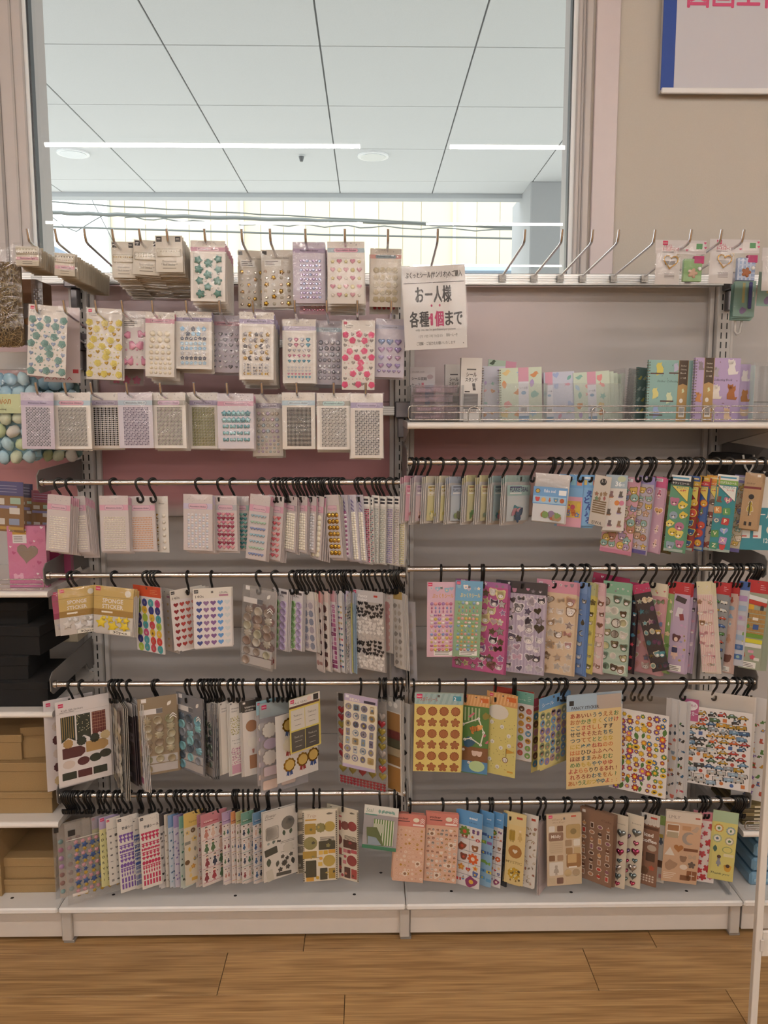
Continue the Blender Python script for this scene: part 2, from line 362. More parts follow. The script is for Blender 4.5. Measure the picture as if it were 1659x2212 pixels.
# base deck and kick plates, one unit per bay
YF = 1.972
def base(x0, x1, label, lx):
    r = fixture('base_unit', label)
    m = MB().box(x0+.001, x1-.001, YF, PH, ZD-.016, ZD, '#e4e0dc', 'paint', .004); m.build('deck', r)
    MB().box(x0+.013, x1-.001, YF+.035, YF+.05, .012, ZD-.016, '#cfc6bd', 'paint', .001).build('kick_plate', r)
    for x in lx:
        MB().box(x-.013, x+.013, YF+.022, YF+.05, .008, ZD-.016, '#b9b2aa', 'paint', .002).build('leg', r)
        MB().box(x-.011, x+.017, YF+.026, YF+.055, 0, .008, '#8d8781', 'plastic', .001).build('foot', r)
    for fx, yy in ((.14, 2.03), (.5, 2.02), (.85, 2.02), (.93, 2.12), (.03, 2.13), (.36, 2.09)):
        n = 10; cx = x0+(x1-x0)*fx; s = .0045 if fx not in (.36,) else .002
        MB().add([(cx+s*math.cos(2*math.pi*k/n), yy+s*math.sin(2*math.pi*k/n), ZD+.0004) for k in range(n)], [tuple(range(n))], '#141210', 'plastic').build('deck_hole', r)
base(PX[0]-.90, PX[0]-.012, 'white base deck and kick plate under the brown boxes', [])
base(PX[0]-.012, PX[1], 'white base deck and kick plate under the gem sticker bay', [PX[0]+.0, PX[1]-.002])
base(PX[1], PX[2]-.012, 'white base deck and kick plate under the character sticker bay', [PX[2]-.022])
base(PX[2]-.012, PX[2]+.90, 'white base deck running on behind the white rack', [])
# upper bars
def bar(x0, x1, y, z0, z1, label):
    r = fixture('peg_bar', label, 'bar')
    m = MB().box(x0, x1, y, y+.022, z0, z1, '#b9bab9', 'alu', .0015); m.build('rail_body', r)
    h = z1-z0; m = MB()
    for k in (.18, .38, .58, .8): m.box(x0, x1, y-.0015, y+.001, z0+h*k, z0+h*k+.0022, '#d3d4d3', 'alu')
    m.build('groove_ribs', r)
YB_ = 2.262
z_a, z_b = zpx(616, YB_, 1200), zpx(591, YB_, 1200)
bar(PX[1]+.022, PX[2]-.022, YB_, z_a, z_b, 'grey grooved bar carrying the empty pegs over the notebook shelf')
bar(PX[0]+.022, PX[1]-.022, YB_, z_a, z_b, 'grey grooved bar behind the top row of gem stickers')
bar(PX[0]-.8, PX[0]-.022, YB_, z_a, z_b, 'grey grooved bar above the straw bag')
bar(PX[2]+.022, PX[2]+.8, YB_, z_a, z_b, 'grey grooved bar behind the keyholder packs')
z2a, z2b = zpx(752, YB_), zpx(733, YB_); z3a, z3b = zpx(898, YB_), zpx(877, YB_)
bar(PX[0]+.022, PX[1]-.022, YB_, z2a, z2b, 'grey grooved bar behind the rose and pearl packs')
bar(PX[0]+.022, PX[1]-.022, YB_, z3a, z3b, 'grey grooved bar behind the rhinestone sheet row')
def bracket(x, z, label, h=.075):
    r = fixture('bar_bracket', label, 'bracket')
    MB().box(x-.017, x+.017, YB_-.014, YB_+.04, z-.022, z+.022, '#77757a', 'alu', .003).build('bracket_head', r)
    MB().box(x-.009, x+.009, YB_+.012, YB_+.04, z-h, z-.022, '#807e82', 'alu', .002).build('bracket_tail', r)
bracket(PX[0]+.004, z2b-.006, 'dark grey clamp bracket on the post beside the yellow roses')
bracket(PX[0]-.004, z_a+.012, 'dark grey clamp bracket on the post under the decoration tape packs')
bracket(PX[2]+.006, z_a+.012, 'dark grey clamp bracket on the post beside the keyholder packs')
bracket(PX[1]-.004, z3b-.01, 'dark grey clamp bracket on the middle post beside the rhinestone row')
# pegs: chrome wire, upturned tip
PEGZ = {}
def peg_mesh(z0, z1, L):
    m = MB(); p = [(0, 0, 0)]; yb = -L
    p += [(0, yb*.5, (z1-z0)*.5), (0, yb+.018, z1-z0-.001), (0, yb+.004, z1-z0+.003), (0, yb, z1-z0+.010), (0, yb-.006, z1-z0+.028)]
    m.tube(p, .0031, '#e4e4e8', 'chrome', 7); return m.mesh('peg_wire')
def pegs(name, tips, ybar, ytip, tags, what, Lp=.315):
    z0 = zpx(ybar, YB_-.004); 
    me = {}
    for i, px in enumerate(tips):
        py = ytip if not isinstance(ytip, dict) else ytip[px]
        t = W(px, py, YB_-.004-Lp)
        key = round(t.z, 3)
        if key not in me: me[key] = peg_mesh(z0, t.z, Lp)
        o = bpy.data.objects.new('display_peg', me[key]); COL.objects.link(o); o.location = (t.x, YB_-.004, z0)
        tag(o, what[i] if isinstance(what, list) else what % i, 'peg', name)
        if tags:
            g = MB(); g.box(-.011, .011, -.004, -.001, -.018, .008, '#b9bcbb', 'acrylic', .0015); tg = g.build('tag_holder', o)
            g = MB(); g.box(-.0085, .0085, -.0052, -.0042, -.0145, .003, '#d8d9d7', 'print'); tt = g.build('paper_tag', o)
            flat_text(MB_T := MB(), '30cm', .0062, 0, -.0056, -.0125, '#77797a'); MB_T.build('tag_print', o)
# text ----------------------------------------------------------------
_tx = {}
def tmesh(s, bold=0.0):
    k = (s, bold)
    if k not in _tx:
        c = bpy.data.curves.new('t', 'FONT'); c.body = s; c.resolution_u = 1 if len(s) > 6 else 2; c.size = 1; c.offset = bold; c.fill_mode = 'FRONT' if hasattr(c, 'fill_mode') else 'BOTH'
        o = bpy.data.objects.new('t', c); COL.objects.link(o)
        me = bpy.data.meshes.new_from_object(o.evaluated_get(bpy.context.evaluated_depsgraph_get()))
        v = [(p.co.x, p.co.y) for p in me.vertices]; f = [tuple(p.vertices) for p in me.polygons]
        if not v: v = [(0, 0), (1, 0), (1, 1)]; f = []
        bpy.data.objects.remove(o); bpy.data.curves.remove(c); bpy.data.meshes.remove(me)
        xs = [p[0] for p in v]; ys = [p[1] for p in v]
        _tx[k] = (v, f, min(xs), max(xs), min(ys), max(ys))
    return _tx[k]
def flat_text(mb, s, h, cx, y, zbase, col, width=None, bold=0.0, m='print', ital=0):
    """text facing -y, centred on cx, letter height h (cap) with its base at zbase; width squeezes or stretches it"""
    v, f, a, b, c, d = tmesh(s, bold); k = h/max(.05, d-min(c, 0) if d-c < .5 else .72); kx = k if width is None else width/(b-a)
    mid = (a+b)/2
    mb.add([((p[0]-mid)*kx+cx+p[1]*k*ital, y, p[1]*k+zbase) for p in v], f, col, m)
tipsL1 = [62, 122, 185, 245, 303, 362, 443, 523, 584, 660, 745, 838, 945]
D1 = ['front peg of decoration tape beside the straw bag', 'peg full of heart decoration tape', 'bare peg between tape and roll stickers', 'peg of cream roll stickers', 'peg of bead roll stickers', 'peg of black-cornered roll stickers', 'peg of green star gems', 'peg of gold charms in the thin pack', 'peg of gold flower charms', 'peg of lilac crystals', 'peg of pink charms', 'peg of clear roses', 'bare peg behind the purchase notice']
tipsL2 = [80, 140, 208, 265, 330, 403, 475, 547, 637, 706, 772, 845]
D2 = ['peg of blue-green roses', 'bare peg right of the blue-green roses', 'peg of yellow roses', 'peg of pink bows', 'peg of ivory pearls with pink band', 'peg of blue flower gems', 'peg of silver hearts', 'peg of moons and stars', 'peg of coloured diamonds', 'peg of round silver gems', 'peg of pink roses', 'peg of lilac hearts']
tipsL3 = [80, 142, 198, 275, 347, 420, 491, 566, 641, 721, 790]
D3 = ['lilac sheet with creased wrapper', 'white framed clear sheet', 'black and clear striped sheet', 'blue banded silver sheet', 'grey banded sparkling sheet', 'olive green gem sheet', 'light blue bow sheet', 'rainbow round gem sheet', 'black gem sheet', 'grey banded silver sheet', 'wavy silver sheet']
tipsR = [1133, 1213, 1279, 1335, 1413, 1491, 1556, 1604]
DR = ['bare peg with tag, nearest the purchase notice', 'bare tagged peg at the grey column outside', 'bare tagged peg at the window edge', 'bare tagged peg just past the window frame', 'bare tagged peg on the beige wall side', 'tagged peg holding the rabbit keyholder pack', 'peg between the two keyholder packs', 'peg holding the bear keyholder pack']
pegs('chrome pegs of the top row', tipsL1, 604, 523, 0, ['chrome ' + s for s in D1])
pegs('chrome pegs of the second row', tipsL2, 743, 676, 0, ['chrome ' + s for s in D2])
pegs('chrome pegs of the third row', tipsL3, 888, 853, 0, ['chrome peg holding the ' + s for s in D3])
pegs('chrome pegs over the notebook shelf', tipsR, 596, 524, 1, ['chrome ' + s for s in DR])
# rails
RR = .0068
RAILS = {}
def rail(key, px0, px1, py, label, y=YR):
    z = zpx(py, y, (px0+px1)/2); x0 = W(px0, py, y).x; x1 = W(px1, py, y).x; RAILS[key] = (z, y, py)
    r = fixture('hanging_rail', label, 'rail')
    MB().tube([(x0, y, z), (x1, y, z)], RR, '#c9c7c6', 'chrome', 16).build('tube', r)
    for x, s in ((x0, -1), (x1, 1)):
        MB().tube([(x-.004, y, z), (x+.004, y, z)], RR+.003, '#bdbbba', 'chrome', 16).build('end_cap', r)
    return x0, x1, z
def arm(x, z, label, drop=.085):
    """sheet-steel arm from the post to the rail end"""
    r = fixture('rail_arm', label, 'bracket')
    m = MB(); pr = [(YP-.002, z+.038), (YP-.002, z-.05), (YP-.03, z-.05), (YP-.055, z-.024), (YR+.004, z-.026), (YR-.012, z-.014), (YR-.014, z+.018), (YR+.002, z+.03)]
    m.loft([(x-.0012, a, b) for a, b in pr], [(x+.0012, a, b) for a, b in pr], '#76726f', 'paint'); m.build('arm_plate', r)
    MB().box(x-.004, x+.004, YP-.004, YP+.002, z-.045, z+.03, '#a5a2a0', 'alu', .001).build('hook_plate', r)
LN = {'L1': 'the pearl card rail', 'L2': 'the heart and sponge sticker rail', 'L3': 'the wax seal sticker rail', 'L4': 'the star and alphabet sticker rail',
      'R1': 'the flake sticker rail', 'R2': 'the magenta sheet rail', 'R3': 'the cookie sheet rail', 'R4': 'the coffee sticker rail'}
for k, a, b, py in (('L1', 92, 872, 1042), ('L2', 106, 872, 1242), ('L3', 120, 872, 1476), ('L4', 134, 872, 1715)):
    x0, x1, z = rail(k, a, b, py, 'chrome hanging tube, '+LN[k]); arm(x0-.008, z, 'grey steel arm at the box-side end of '+LN[k]); arm(x1+.008, z, 'grey steel arm at the middle post for '+LN[k])
for k, a, b, py in (('R1', 884, 1664, 998), ('R2', 882, 1646, 1228), ('R3', 889, 1626, 1474), ('R4', 884, 1612, 1731)):
    x0, x1, z = rail(k, a, b, py, 'chrome hanging tube, '+LN[k]); arm(x0-.005, z, 'grey steel arm at the near-middle end of '+LN[k]); arm(x1+.006, z, 'grey steel arm at the white rack end of '+LN[k])
# shelves with wire fences
def shelf(x0, x1, yf, z, label, thick=.016, brk=True):
    r = fixture('shelf', label, 'shelf')
    n = 6; pr = [(PH-.004, z), (yf+.006, z)]+[(yf+.006-.008*math.sin(math.pi*k/n), z-.008+.008*math.cos(math.pi*k/n)) for k in range(n+1)][1:]+[(PH-.004, z-.016)]
    m = MB(); m.loft([(x0, a, b) for a, b in pr], [(x1, a, b) for a, b in pr], '#e6e0da', 'paint'); m.build('shelf_board', r)
    if brk:
        for x in (x0+.004, x1-.004):
            pr = [(YP, z-.016), (YP, z-.07), (YP-.08, z-.055), (yf+.05, z-.024), (yf+.02, z-.016)]
            m = MB(); m.loft([(x-.0012, a, b) for a, b in pr], [(x+.0012, a, b) for a, b in pr], '#bdb8b3', 'paint'); m.build('shelf_bracket', r)
    return r
def fence(x0, x1, y, z, label, hs=(.006, .023, .038), arches=(), ends=(1, 1)):
    r = fixture('wire_fence', label, 'fence'); R_ = .0017
    for h in hs:
        MB().tube([(x0+.006*ends[0], y, z+h), (x1-.006*ends[1], y, z+h)], R_, '#c4c2c1', 'chrome', 6).build('rail_wire', r)
    for x, s, e in ((x0, 1, ends[0]), (x1, -1, ends[1])):
        if e: MB().tube([(x+s*.006, y, z+hs[-1]), (x+s*.002, y, z+hs[-1]-.002), (x, y, z+hs[-1]-.008), (x, y, z+hs[0]+.006), (x+s*.003, y, z+hs[0]), (x+s*.012, y, z+hs[0])], R_, '#c4c2c1', 'chrome', 6).build('end_loop', r)
    for ax in arches:
        p = [(ax-.014, y-.003, z)]+[(ax-.014*math.cos(math.pi*k/8), y-.003, z+.024+.012*math.sin(math.pi*k/8)) for k in range(9)]+[(ax+.014, y-.003, z)]
        MB().tube(p, R_, '#c4c2c1', 'chrome', 6).build('arch', r)
ZSH = zpx(912, 1.975, 1250)
shelf(PX[1]+.0, PX[2]+.004, 1.975, ZSH, 'white shelf holding the sticker notebooks')
shelf(PX[2]+.006, PX[2]+.8, 1.975, ZSH, 'white shelf running on past the purple notebooks')
fence(W(882, 890, 1.985).x, W(1575, 890, 1.985).x, 1.985, ZSH, 'chrome wire fence in front of the sticker notebooks', arches=[W(q, 895, 1.985).x for q in (1024, 1290, 1528)], ends=(1, 0))
fence(W(1580, 890, 1.985).x, PX[2]+.8, 1.985, ZSH, 'chrome wire fence at the clear divider bin', ends=(0, 0))
zl1 = zpx(1277, 1.99, 50); zl2 = zpx(1537, 1.99, 50); zl3 = zpx(1775, 1.99, 50)
for z, l in ((zl1, 'white shelf with the pink heart-window pack'), (zl2, 'white shelf under the black boxes'), (zl3, 'white shelf under the larger brown boxes')):
    shelf(PX[0]-.9, PX[0]-.004 if z != zl1 else W(104, 1280, 1.99).x, 1.985, z, l)
fence(PX[0]-.8, W(96, 1265, 1.995).x, 1.995, zl1, 'chrome wire fence in front of the pink heart-window pack', hs=(.004, .016, .028), ends=(0, 1))
zr3 = zpx(1797, 1.985, 1640); xr3 = W(1606, 1800, 1.985).x
shelf(xr3, PX[2]+.8, 1.985, zr3, 'small white shelf at the rack edge beside the yellow sticker sheet')
fence(xr3+.005, PX[2]+.8, 1.99, zr3, 'chrome wire fence on the small shelf at the rack edge', hs=(.004, .014, .026), ends=(1, 0))
# ---------------------------------------------------------------- sticker shapes
TAU = 2*math.pi
def _norm(p):
    k = max(max(abs(a), abs(b)) for a, b in p); return [(a/k, b/k) for a, b in p]
def s_star(n=5, q=.5): return [((1 if i % 2 == 0 else q)*math.sin(math.pi*i/n), (1 if i % 2 == 0 else q)*math.cos(math.pi*i/n)) for i in range(2*n)]
def s_flower(k=5, d=.42, n=6): return _norm([((1-d*(1-abs(math.cos(k*t/2))**.8))*math.sin(t), (1-d*(1-abs(math.cos(k*t/2))**.8))*math.cos(t)) for t in [TAU*i/(k*n) for i in range(k*n)]])
def s_rr(w, h, r, n=3):
    out = []
    for cx, cy, a in ((w-r, h-r, 0), (-w+r, h-r, 90), (-w+r, -h+r, 180), (w-r, -h+r, 270)):
        for i in range(n+1): t = math.radians(a+90*i/n); out.append((cx+r*math.cos(t), cy+r*math.sin(t)))
    return out
SH = {
 'circle': [(math.cos(TAU*i/14), math.sin(TAU*i/14)) for i in range(14)],
 'oval': [(math.cos(TAU*i/14), .72*math.sin(TAU*i/14)) for i in range(14)],
 'egg': [(.8*math.cos(TAU*i/14), math.sin(TAU*i/14)) for i in range(14)],
 'heart': _norm([(16*math.sin(t)**3, 13*math.cos(t)-5*math.cos(2*t)-2*math.cos(3*t)-math.cos(4*t)+2.5) for t in [TAU*i/18 for i in range(18)]]),
 'star': s_star(), 'fatstar': s_star(5, .62), 'flower': s_flower(), 'flower8': s_flower(8, .3, 4), 'cookie': s_flower(14, .12, 4), 'scallop': s_flower(10, .14, 4),
 'square': s_rr(1, 1, .12, 1), 'rsq': s_rr(.95, .95, .3), 'rect': s_rr(1, .55, .06, 1), 'tall': s_rr(.6, 1, .06, 1), 'rrect': s_rr(1, .6, .2), 'bar': s_rr(1, .22, .05, 1), 'line': s_rr(1, .1, .02, 1),
 'gem': [(-1, .35), (-.6, .8), (.6, .8), (1, .35), (0, -.9)],
 'moon': [(math.cos(t)*.95-.2, math.sin(t)) for t in [math.radians(55+250*i/9) for i in range(10)]]+[(.75*math.cos(t)+.17, .75*math.sin(t)) for t in [math.radians(285-210*i/7) for i in range(8)]],
 'bow': [(0, .18), (-.55, .7), (-1, .55), (-.95, -.45), (-.5, -.6), (0, -.18), (.5, -.6), (.95, -.45), (1, .55), (.55, .7)],
 'bear': [(.42*math.cos(t)+a, .42*math.sin(t)+b) for a, b, t0, t1 in ((.62, .62, -40, 130), (-.62, .62, 50, 220)) for t in [math.radians(t0+(t1-t0)*i/5) for i in range(6)]]+[(-.85, -.1), (-.7, -.62), (-.25, -.9), (.25, -.9), (.7, -.62), (.85, -.1)],
 'cat': [(-.85, 1), (-.35, .62), (.35, .62), (.85, 1), (.95, .1), (.8, -.45), (.4, -.75), (-.4, -.75), (-.8, -.45), (-.95, .1)],
 'leaf': [(0, 1), (.45, .45), (.55, -.1), (.3, -.7), (0, -1), (-.3, -.7), (-.55, -.1), (-.45, .45)],
 'drop': [(0, 1), (.35, .3), (.6, -.25), (.45, -.75), (0, -1), (-.45, -.75), (-.6, -.25), (-.35, .3)],
 'tag': [(-1, -.5), (.6, -.5), (1, -.2), (1, .2), (.6, .5), (-1, .5)],
 'car': [(-1, -.3), (-1, 0), (-.6, .12), (-.3, .45), (.35, .45), (.6, .12), (1, 0), (1, -.3)],
 'bus': [(-1, -.4), (-1, .45), (.9, .45), (1, .2), (1, -.4)],
 'truck': [(-1, -.4), (-1, .5), (.35, .5), (.35, .3), (.75, .3), (1, -.05), (1, -.4)],
 'digger': [(-.7, -.5), (-.7, 0), (-.3, .1), (-.3, .5), (.15, .5), (.2, .1), (.6, .5), (.9, .2), (1, -.3), (.75, -.2), (.6, .1), (.3, -.1), (.35, -.5)],
 'ribbon': [(-.75, 1), (-.2, .9), (-.45, -1), (-.8, -.7), (-1.1, -.85)],
 'girl': [(-.22, 1), (.22, 1), (.3, .6), (.16, .5), (.42, .05), (.5, -.5), (.2, -.55), (.2, -1), (.05, -1), (0, -.6), (-.05, -1), (-.2, -1), (-.2, -.55), (-.5, -.5), (-.42, .05), (-.16, .5), (-.3, .6)],
 'bird': [(-1, -.35), (-.3, .25), (.0, .75), (.45, .9), (.7, .6), (1, .5), (.65, .3), (.5, -.3), (.1, -.7), (-.4, -.6)],
 'sit': [(-.2, 1), (.0, .8), (.3, .8), (.5, 1), (.6, .4), (.45, .1), (.6, -.6), (.95, -.55), (.8, -.95), (-.45, -.95), (-.55, -.3), (-.35, .1), (-.4, .5)],
 'blob': _norm([((1+.22*math.sin(2*t+.5)+.1*math.sin(5*t))*math.cos(t), (1+.2*math.cos(3*t))*math.sin(t)) for t in [TAU*i/18 for i in range(18)]]),
 'fish': [(-1, .5), (-.55, 0), (-1, -.5), (-.3, -.25), (.3, -.5), (.8, -.3), (1, 0), (.7, .35), (.2, .5), (-.3, .25)],
 'tri': [(0, .9), (.9, -.7), (-.9, -.7)],
 'hangul': [(-.9, 1), (.9, 1), (.9, .55), (.25, .5), (.3, .1), (.9, 0), (.85, -.35), (.4, -.4), (.5, -1), (-.3, -1), (-.4, -.5), (-.9, -.45), (-.85, 0), (-.3, .1), (-.35, .45), (-.9, .5)],
}
def rotp(pts, a, r, sx=1, sy=1):
    ca, sa = math.cos(a), math.sin(a); return [((x*sx*ca+y*sy*sa)*r, (-x*sx*sa+y*sy*ca)*r) for x, y in pts]
def puff(mb, pts, h, col, m, top=None, steps=((1, 0), (.9, .6), (.55, .95))):
    """domed solid over an outline in the x-z plane, growing towards -y"""
    n = len(pts); cx = sum(p[0] for p in pts)/n; cz = sum(p[1] for p in pts)/n; v = []; f = []
    for s, q in steps: v += [(cx+(x-cx)*s, -h*q, cz+(z-cz)*s) for x, z in pts]
    v.append((cx, -h, cz)); k = len(steps)
    for j in range(k-1): f += [(j*n+i, j*n+(i+1) % n, (j+1)*n+(i+1) % n, (j+1)*n+i) for i in range(n)]
    f += [((k-1)*n+i, (k-1)*n+(i+1) % n, k*n) for i in range(n)]
    mb.add(v, f, col, m, True); return mb
_pm = {}
def piece_mesh(kind, r, h, col, m):
    k = (kind, round(r*4000), round(h*8000), col, m)
    if k in _pm: return _pm[k]
    mb = MB()
    if kind == 'rose':  # nested petal rings
        for q, (s, a, z) in enumerate(((1, 0, 0), (.78, .6, .3), (.55, .2, .55), (.32, .9, .75))):
            g = MB(); puff(g, rotp(s_flower(5, .17, 4), a, r*s), h*.5, col, m, steps=((1, 0), (.93, .8), (.6, .55)))
            mb.add([(x, y-h*z, zz) for x, y, zz in g.v], g.f, col, m, False)
    elif kind in ('cabochon', 'facet'):
        n = 8; pts = [(r*math.cos(TAU*i/n), r*math.sin(TAU*i/n)) for i in range(n)]
        v = [(x, 0, z) for x, z in pts]+[(x*.55, -h, z*.55) for x, z in pts]; mb.add(v, [(i, (i+1) % n, n+(i+1) % n, n+i) for i in range(n)]+[tuple(range(n, 2*n))], col, m)
    elif kind == 'facetheart' or kind == 'gemcut':
        pts = rotp(SH['heart' if kind == 'facetheart' else 'gem'], 0, r); n = len(pts)
        v = [(x, 0, z) for x, z in pts]+[(x*.5, -h, z*.5) for x, z in pts]; mb.add(v, [(i, (i+1) % n, n+(i+1) % n, n+i) for i in range(n)]+[tuple(range(n, 2*n))], col, m)
    elif kind == 'seal':
        puff(mb, rotp(s_flower(7, .1, 3), .3, r), h, col, m, steps=((1, 0), (.97, .9), (.8, 1), (.74, .55)))
    elif kind.startswith('flat_'):
        pts = rotp(SH[kind[5:]], 0, r); n = len(pts); v = [(x, 0, z) for x, z in pts]+[(x, -h, z) for x, z in pts]
        mb.add(v, [(i, (i+1) % n, n+(i+1) % n, n+i) for i in range(n)]+[tuple(range(n, 2*n))], col, m)
    elif kind == 'daisy':
        for nm, s, d, c in (('flower8', 1, .35, '#2e2a33'), ('flower8', .9, .7, col), ('circle', .4, 1, '#f0c030')):
            pts = rotp(SH[nm], 0, r*s); mb.add([(x, -h*d, z) for x, z in pts], [tuple(range(len(pts)))], c, m)
    elif kind == 'vehicle_car' or kind.startswith('vehicle_'):
        nm = kind[8:]
        for s, d, c in ((1.06, .3, '#2a2a2c'), (.94, .6, col)):
            pts = rotp(SH[nm], 0, r*s); mb.add([(x, -h*d, z) for x, z in pts], [tuple(range(len(pts)))], c, m)
        for cx in (-.52, .52):
            mb.add([(cx*r+.2*r*math.cos(TAU*i/8), -h, -.4*r+.2*r*math.sin(TAU*i/8)) for i in range(8)], [tuple(range(8))], '#2b2b2d', m)
        mb.add([(x*r, -h*.9, z*r) for x, z in ((-.25, .1), (.3, .1), (.2, .33), (-.2, .33))], [(0, 1, 2, 3)], '#b9d3e2', m)
    elif kind == 'cookie_':
        pass
    else:
        puff(mb, rotp(SH[kind], 0, r), h, col, m)
    _pm[k] = mb.mesh('sticker'); return _pm[k]
class Card:
    def __init__(s, W_, H_, rnd): s.W, s.H, s.rnd = W_, H_, rnd; s.b = MB(); s.p = {}; s.ind = []; s.top = .0004; s.slv = None; s.th = .0009
    def part(s, n):
        if n not in s.p: s.p[n] = MB()
        return s.p[n]
    def base(s, col, m='print', r=0, u0=0, v0=0, u1=1, v1=1):
        w, h = s.W, s.H
        s.b.box((u0-.5)*w, (u1-.5)*w, 0, s.th, -v1*h, -v0*h, col, m); s.col = col; return s
    def rect(s, n, u0, v0, u1, v1, col, d=.0002, m='print'):
        if d == .0002 and n in ('print', 'rule', 'punch_holes'): d = .00035
        w, h = s.W, s.H; s.part(n).box((u0-.5)*w, (u1-.5)*w, -d, 0, -v1*h, -v0*h, col, m); s.top = max(s.top, d); return s
    def poly(s, n, pts, u, v, col, d=.0003, m='print'):
        X, Z = (u-.5)*s.W, -v*s.H; s.part(n).add([(X+x, -d, Z+z) for x, z in pts], [tuple(range(len(pts)))], col, m); s.top = max(s.top, d); return s
    def sh(s, n, name, u, v, r, col, d=.0003, rot=0, m='print', out=None, sx=1, sy=1):
        if out: s.poly(n, rotp(SH[name], rot, r*s.W*1.22, sx, sy), u, v, out, d-.00008, m)
        return s.poly(n, rotp(SH[name], rot, r*s.W, sx, sy), u, v, col, d, m)
    def text(s, n, t, u, v, h, col, width=None, d=.00035, bold=0, ital=0):
        flat_text(s.part(n), t, h*s.W, (u-.5)*s.W, -d, -v*s.H, col, None if width is None else width*s.W, bold, 'print', ital); s.top = max(s.top, d); return s
    def puffs(s, n, name, u, v, r, h, col, m='pearl', rot=0):
        X, Z = (u-.5)*s.W, -v*s.H; g = MB(); puff(g, rotp(SH[name], rot, r*s.W), h, col, m)
        s.part(n).add([(x+X, y, z+Z) for x, y, z in g.v], g.f, col, m, True); s.top = max(s.top, h); return s
    def one(s, n, kind, u, v, r, h, col, m='pearl', rot=0, d=0):
        s.ind.append((n, kind, u, v, r*s.W, h, col, m, rot, d)); s.top = max(s.top, h+d); return s
    def gems(s, u0, v0, u1, v1, nx, ny, r, cols, kind='dome', m='pearl', n='gems', h=None, stag=0):
        mb = s.part(n); R = r*s.W; h = h or R*.8; s.top = max(s.top, h); N = 6 if R > .002 else 5
        ring = [(R*math.cos(TAU*i/N), R*math.sin(TAU*i/N)) for i in range(N)]
        for j in range(ny):
            for i in range(nx):
                u = u0+(u1-u0)*(i+.5+(stag*(j % 2)))/nx; v = v0+(v1-v0)*(j+.5)/ny
                c = cols(i, j) if callable(cols) else cols[(i+j) % len(cols)]
                X, Z = (u-.5)*s.W, -v*s.H
                if kind == 'dome':
                    vv = [(X+x, 0, Z+z) for x, z in ring]+[(X+x*.72, -h*.72, Z+z*.72) for x, z in ring]+[(X, -h, Z)]
                    ff = [(k, (k+1) % N, N+(k+1) % N, N+k) for k in range(N)]+[(N+k, N+(k+1) % N, 2*N) for k in range(N)]; sm = True
                else:
                    q = .5; ox, oz = s.rnd.uniform(-.2, .2)*R, s.rnd.uniform(-.2, .2)*R
                    vv = [(X+x, 0, Z+z) for x, z in ring]+[(X+x*q+ox, -h, Z+z*q+oz) for x, z in ring]
                    ff = [(k, (k+1) % N, N+(k+1) % N, N+k) for k in range(N)]+[tuple(range(N, 2*N))]; sm = False
                mb.add(vv, ff, c, m, sm)
        return s
    def sleeve(s, m=None, u0=-.03, v0=-.015, u1=1.03, v1=1.012, d=None):
        s.slv = (m or DEFSLV, u0, v0, u1, v1, d); return s
    def logo(s, u=.04, v=.02, w=.13, col='#d0285e', n='logo'):
        h = w*.8*s.W/s.H; s.rect(n, u, v, u+w, v+h, col, .0003); s.text(n, 'DAISO', u+w/2, v+h*.68, w*.26, '#ffffff', w*.8, .0004); return s
DEFSLV = 'sleeve'
STUFF = {'gems', 'stickers', 'print', 'motif_print', 'header_print', 'picture_print', 'letter_print', 'pearls'}
ALLP = []
SUBP = {'title', 'logo', 'title_plaque', 'hang_hole', 'header_print', 'barcode_label'}
def short(l, n):
    for k in (' with ', ', ', ' under ', ' behind ', ' beside '):
        q = l.split(k)[0]
        if len(l.split()) > n and len(q.split()) >= 4: l = q
    return ' '.join(l.split()[:n])
NAME = 'gem_sticker_card'
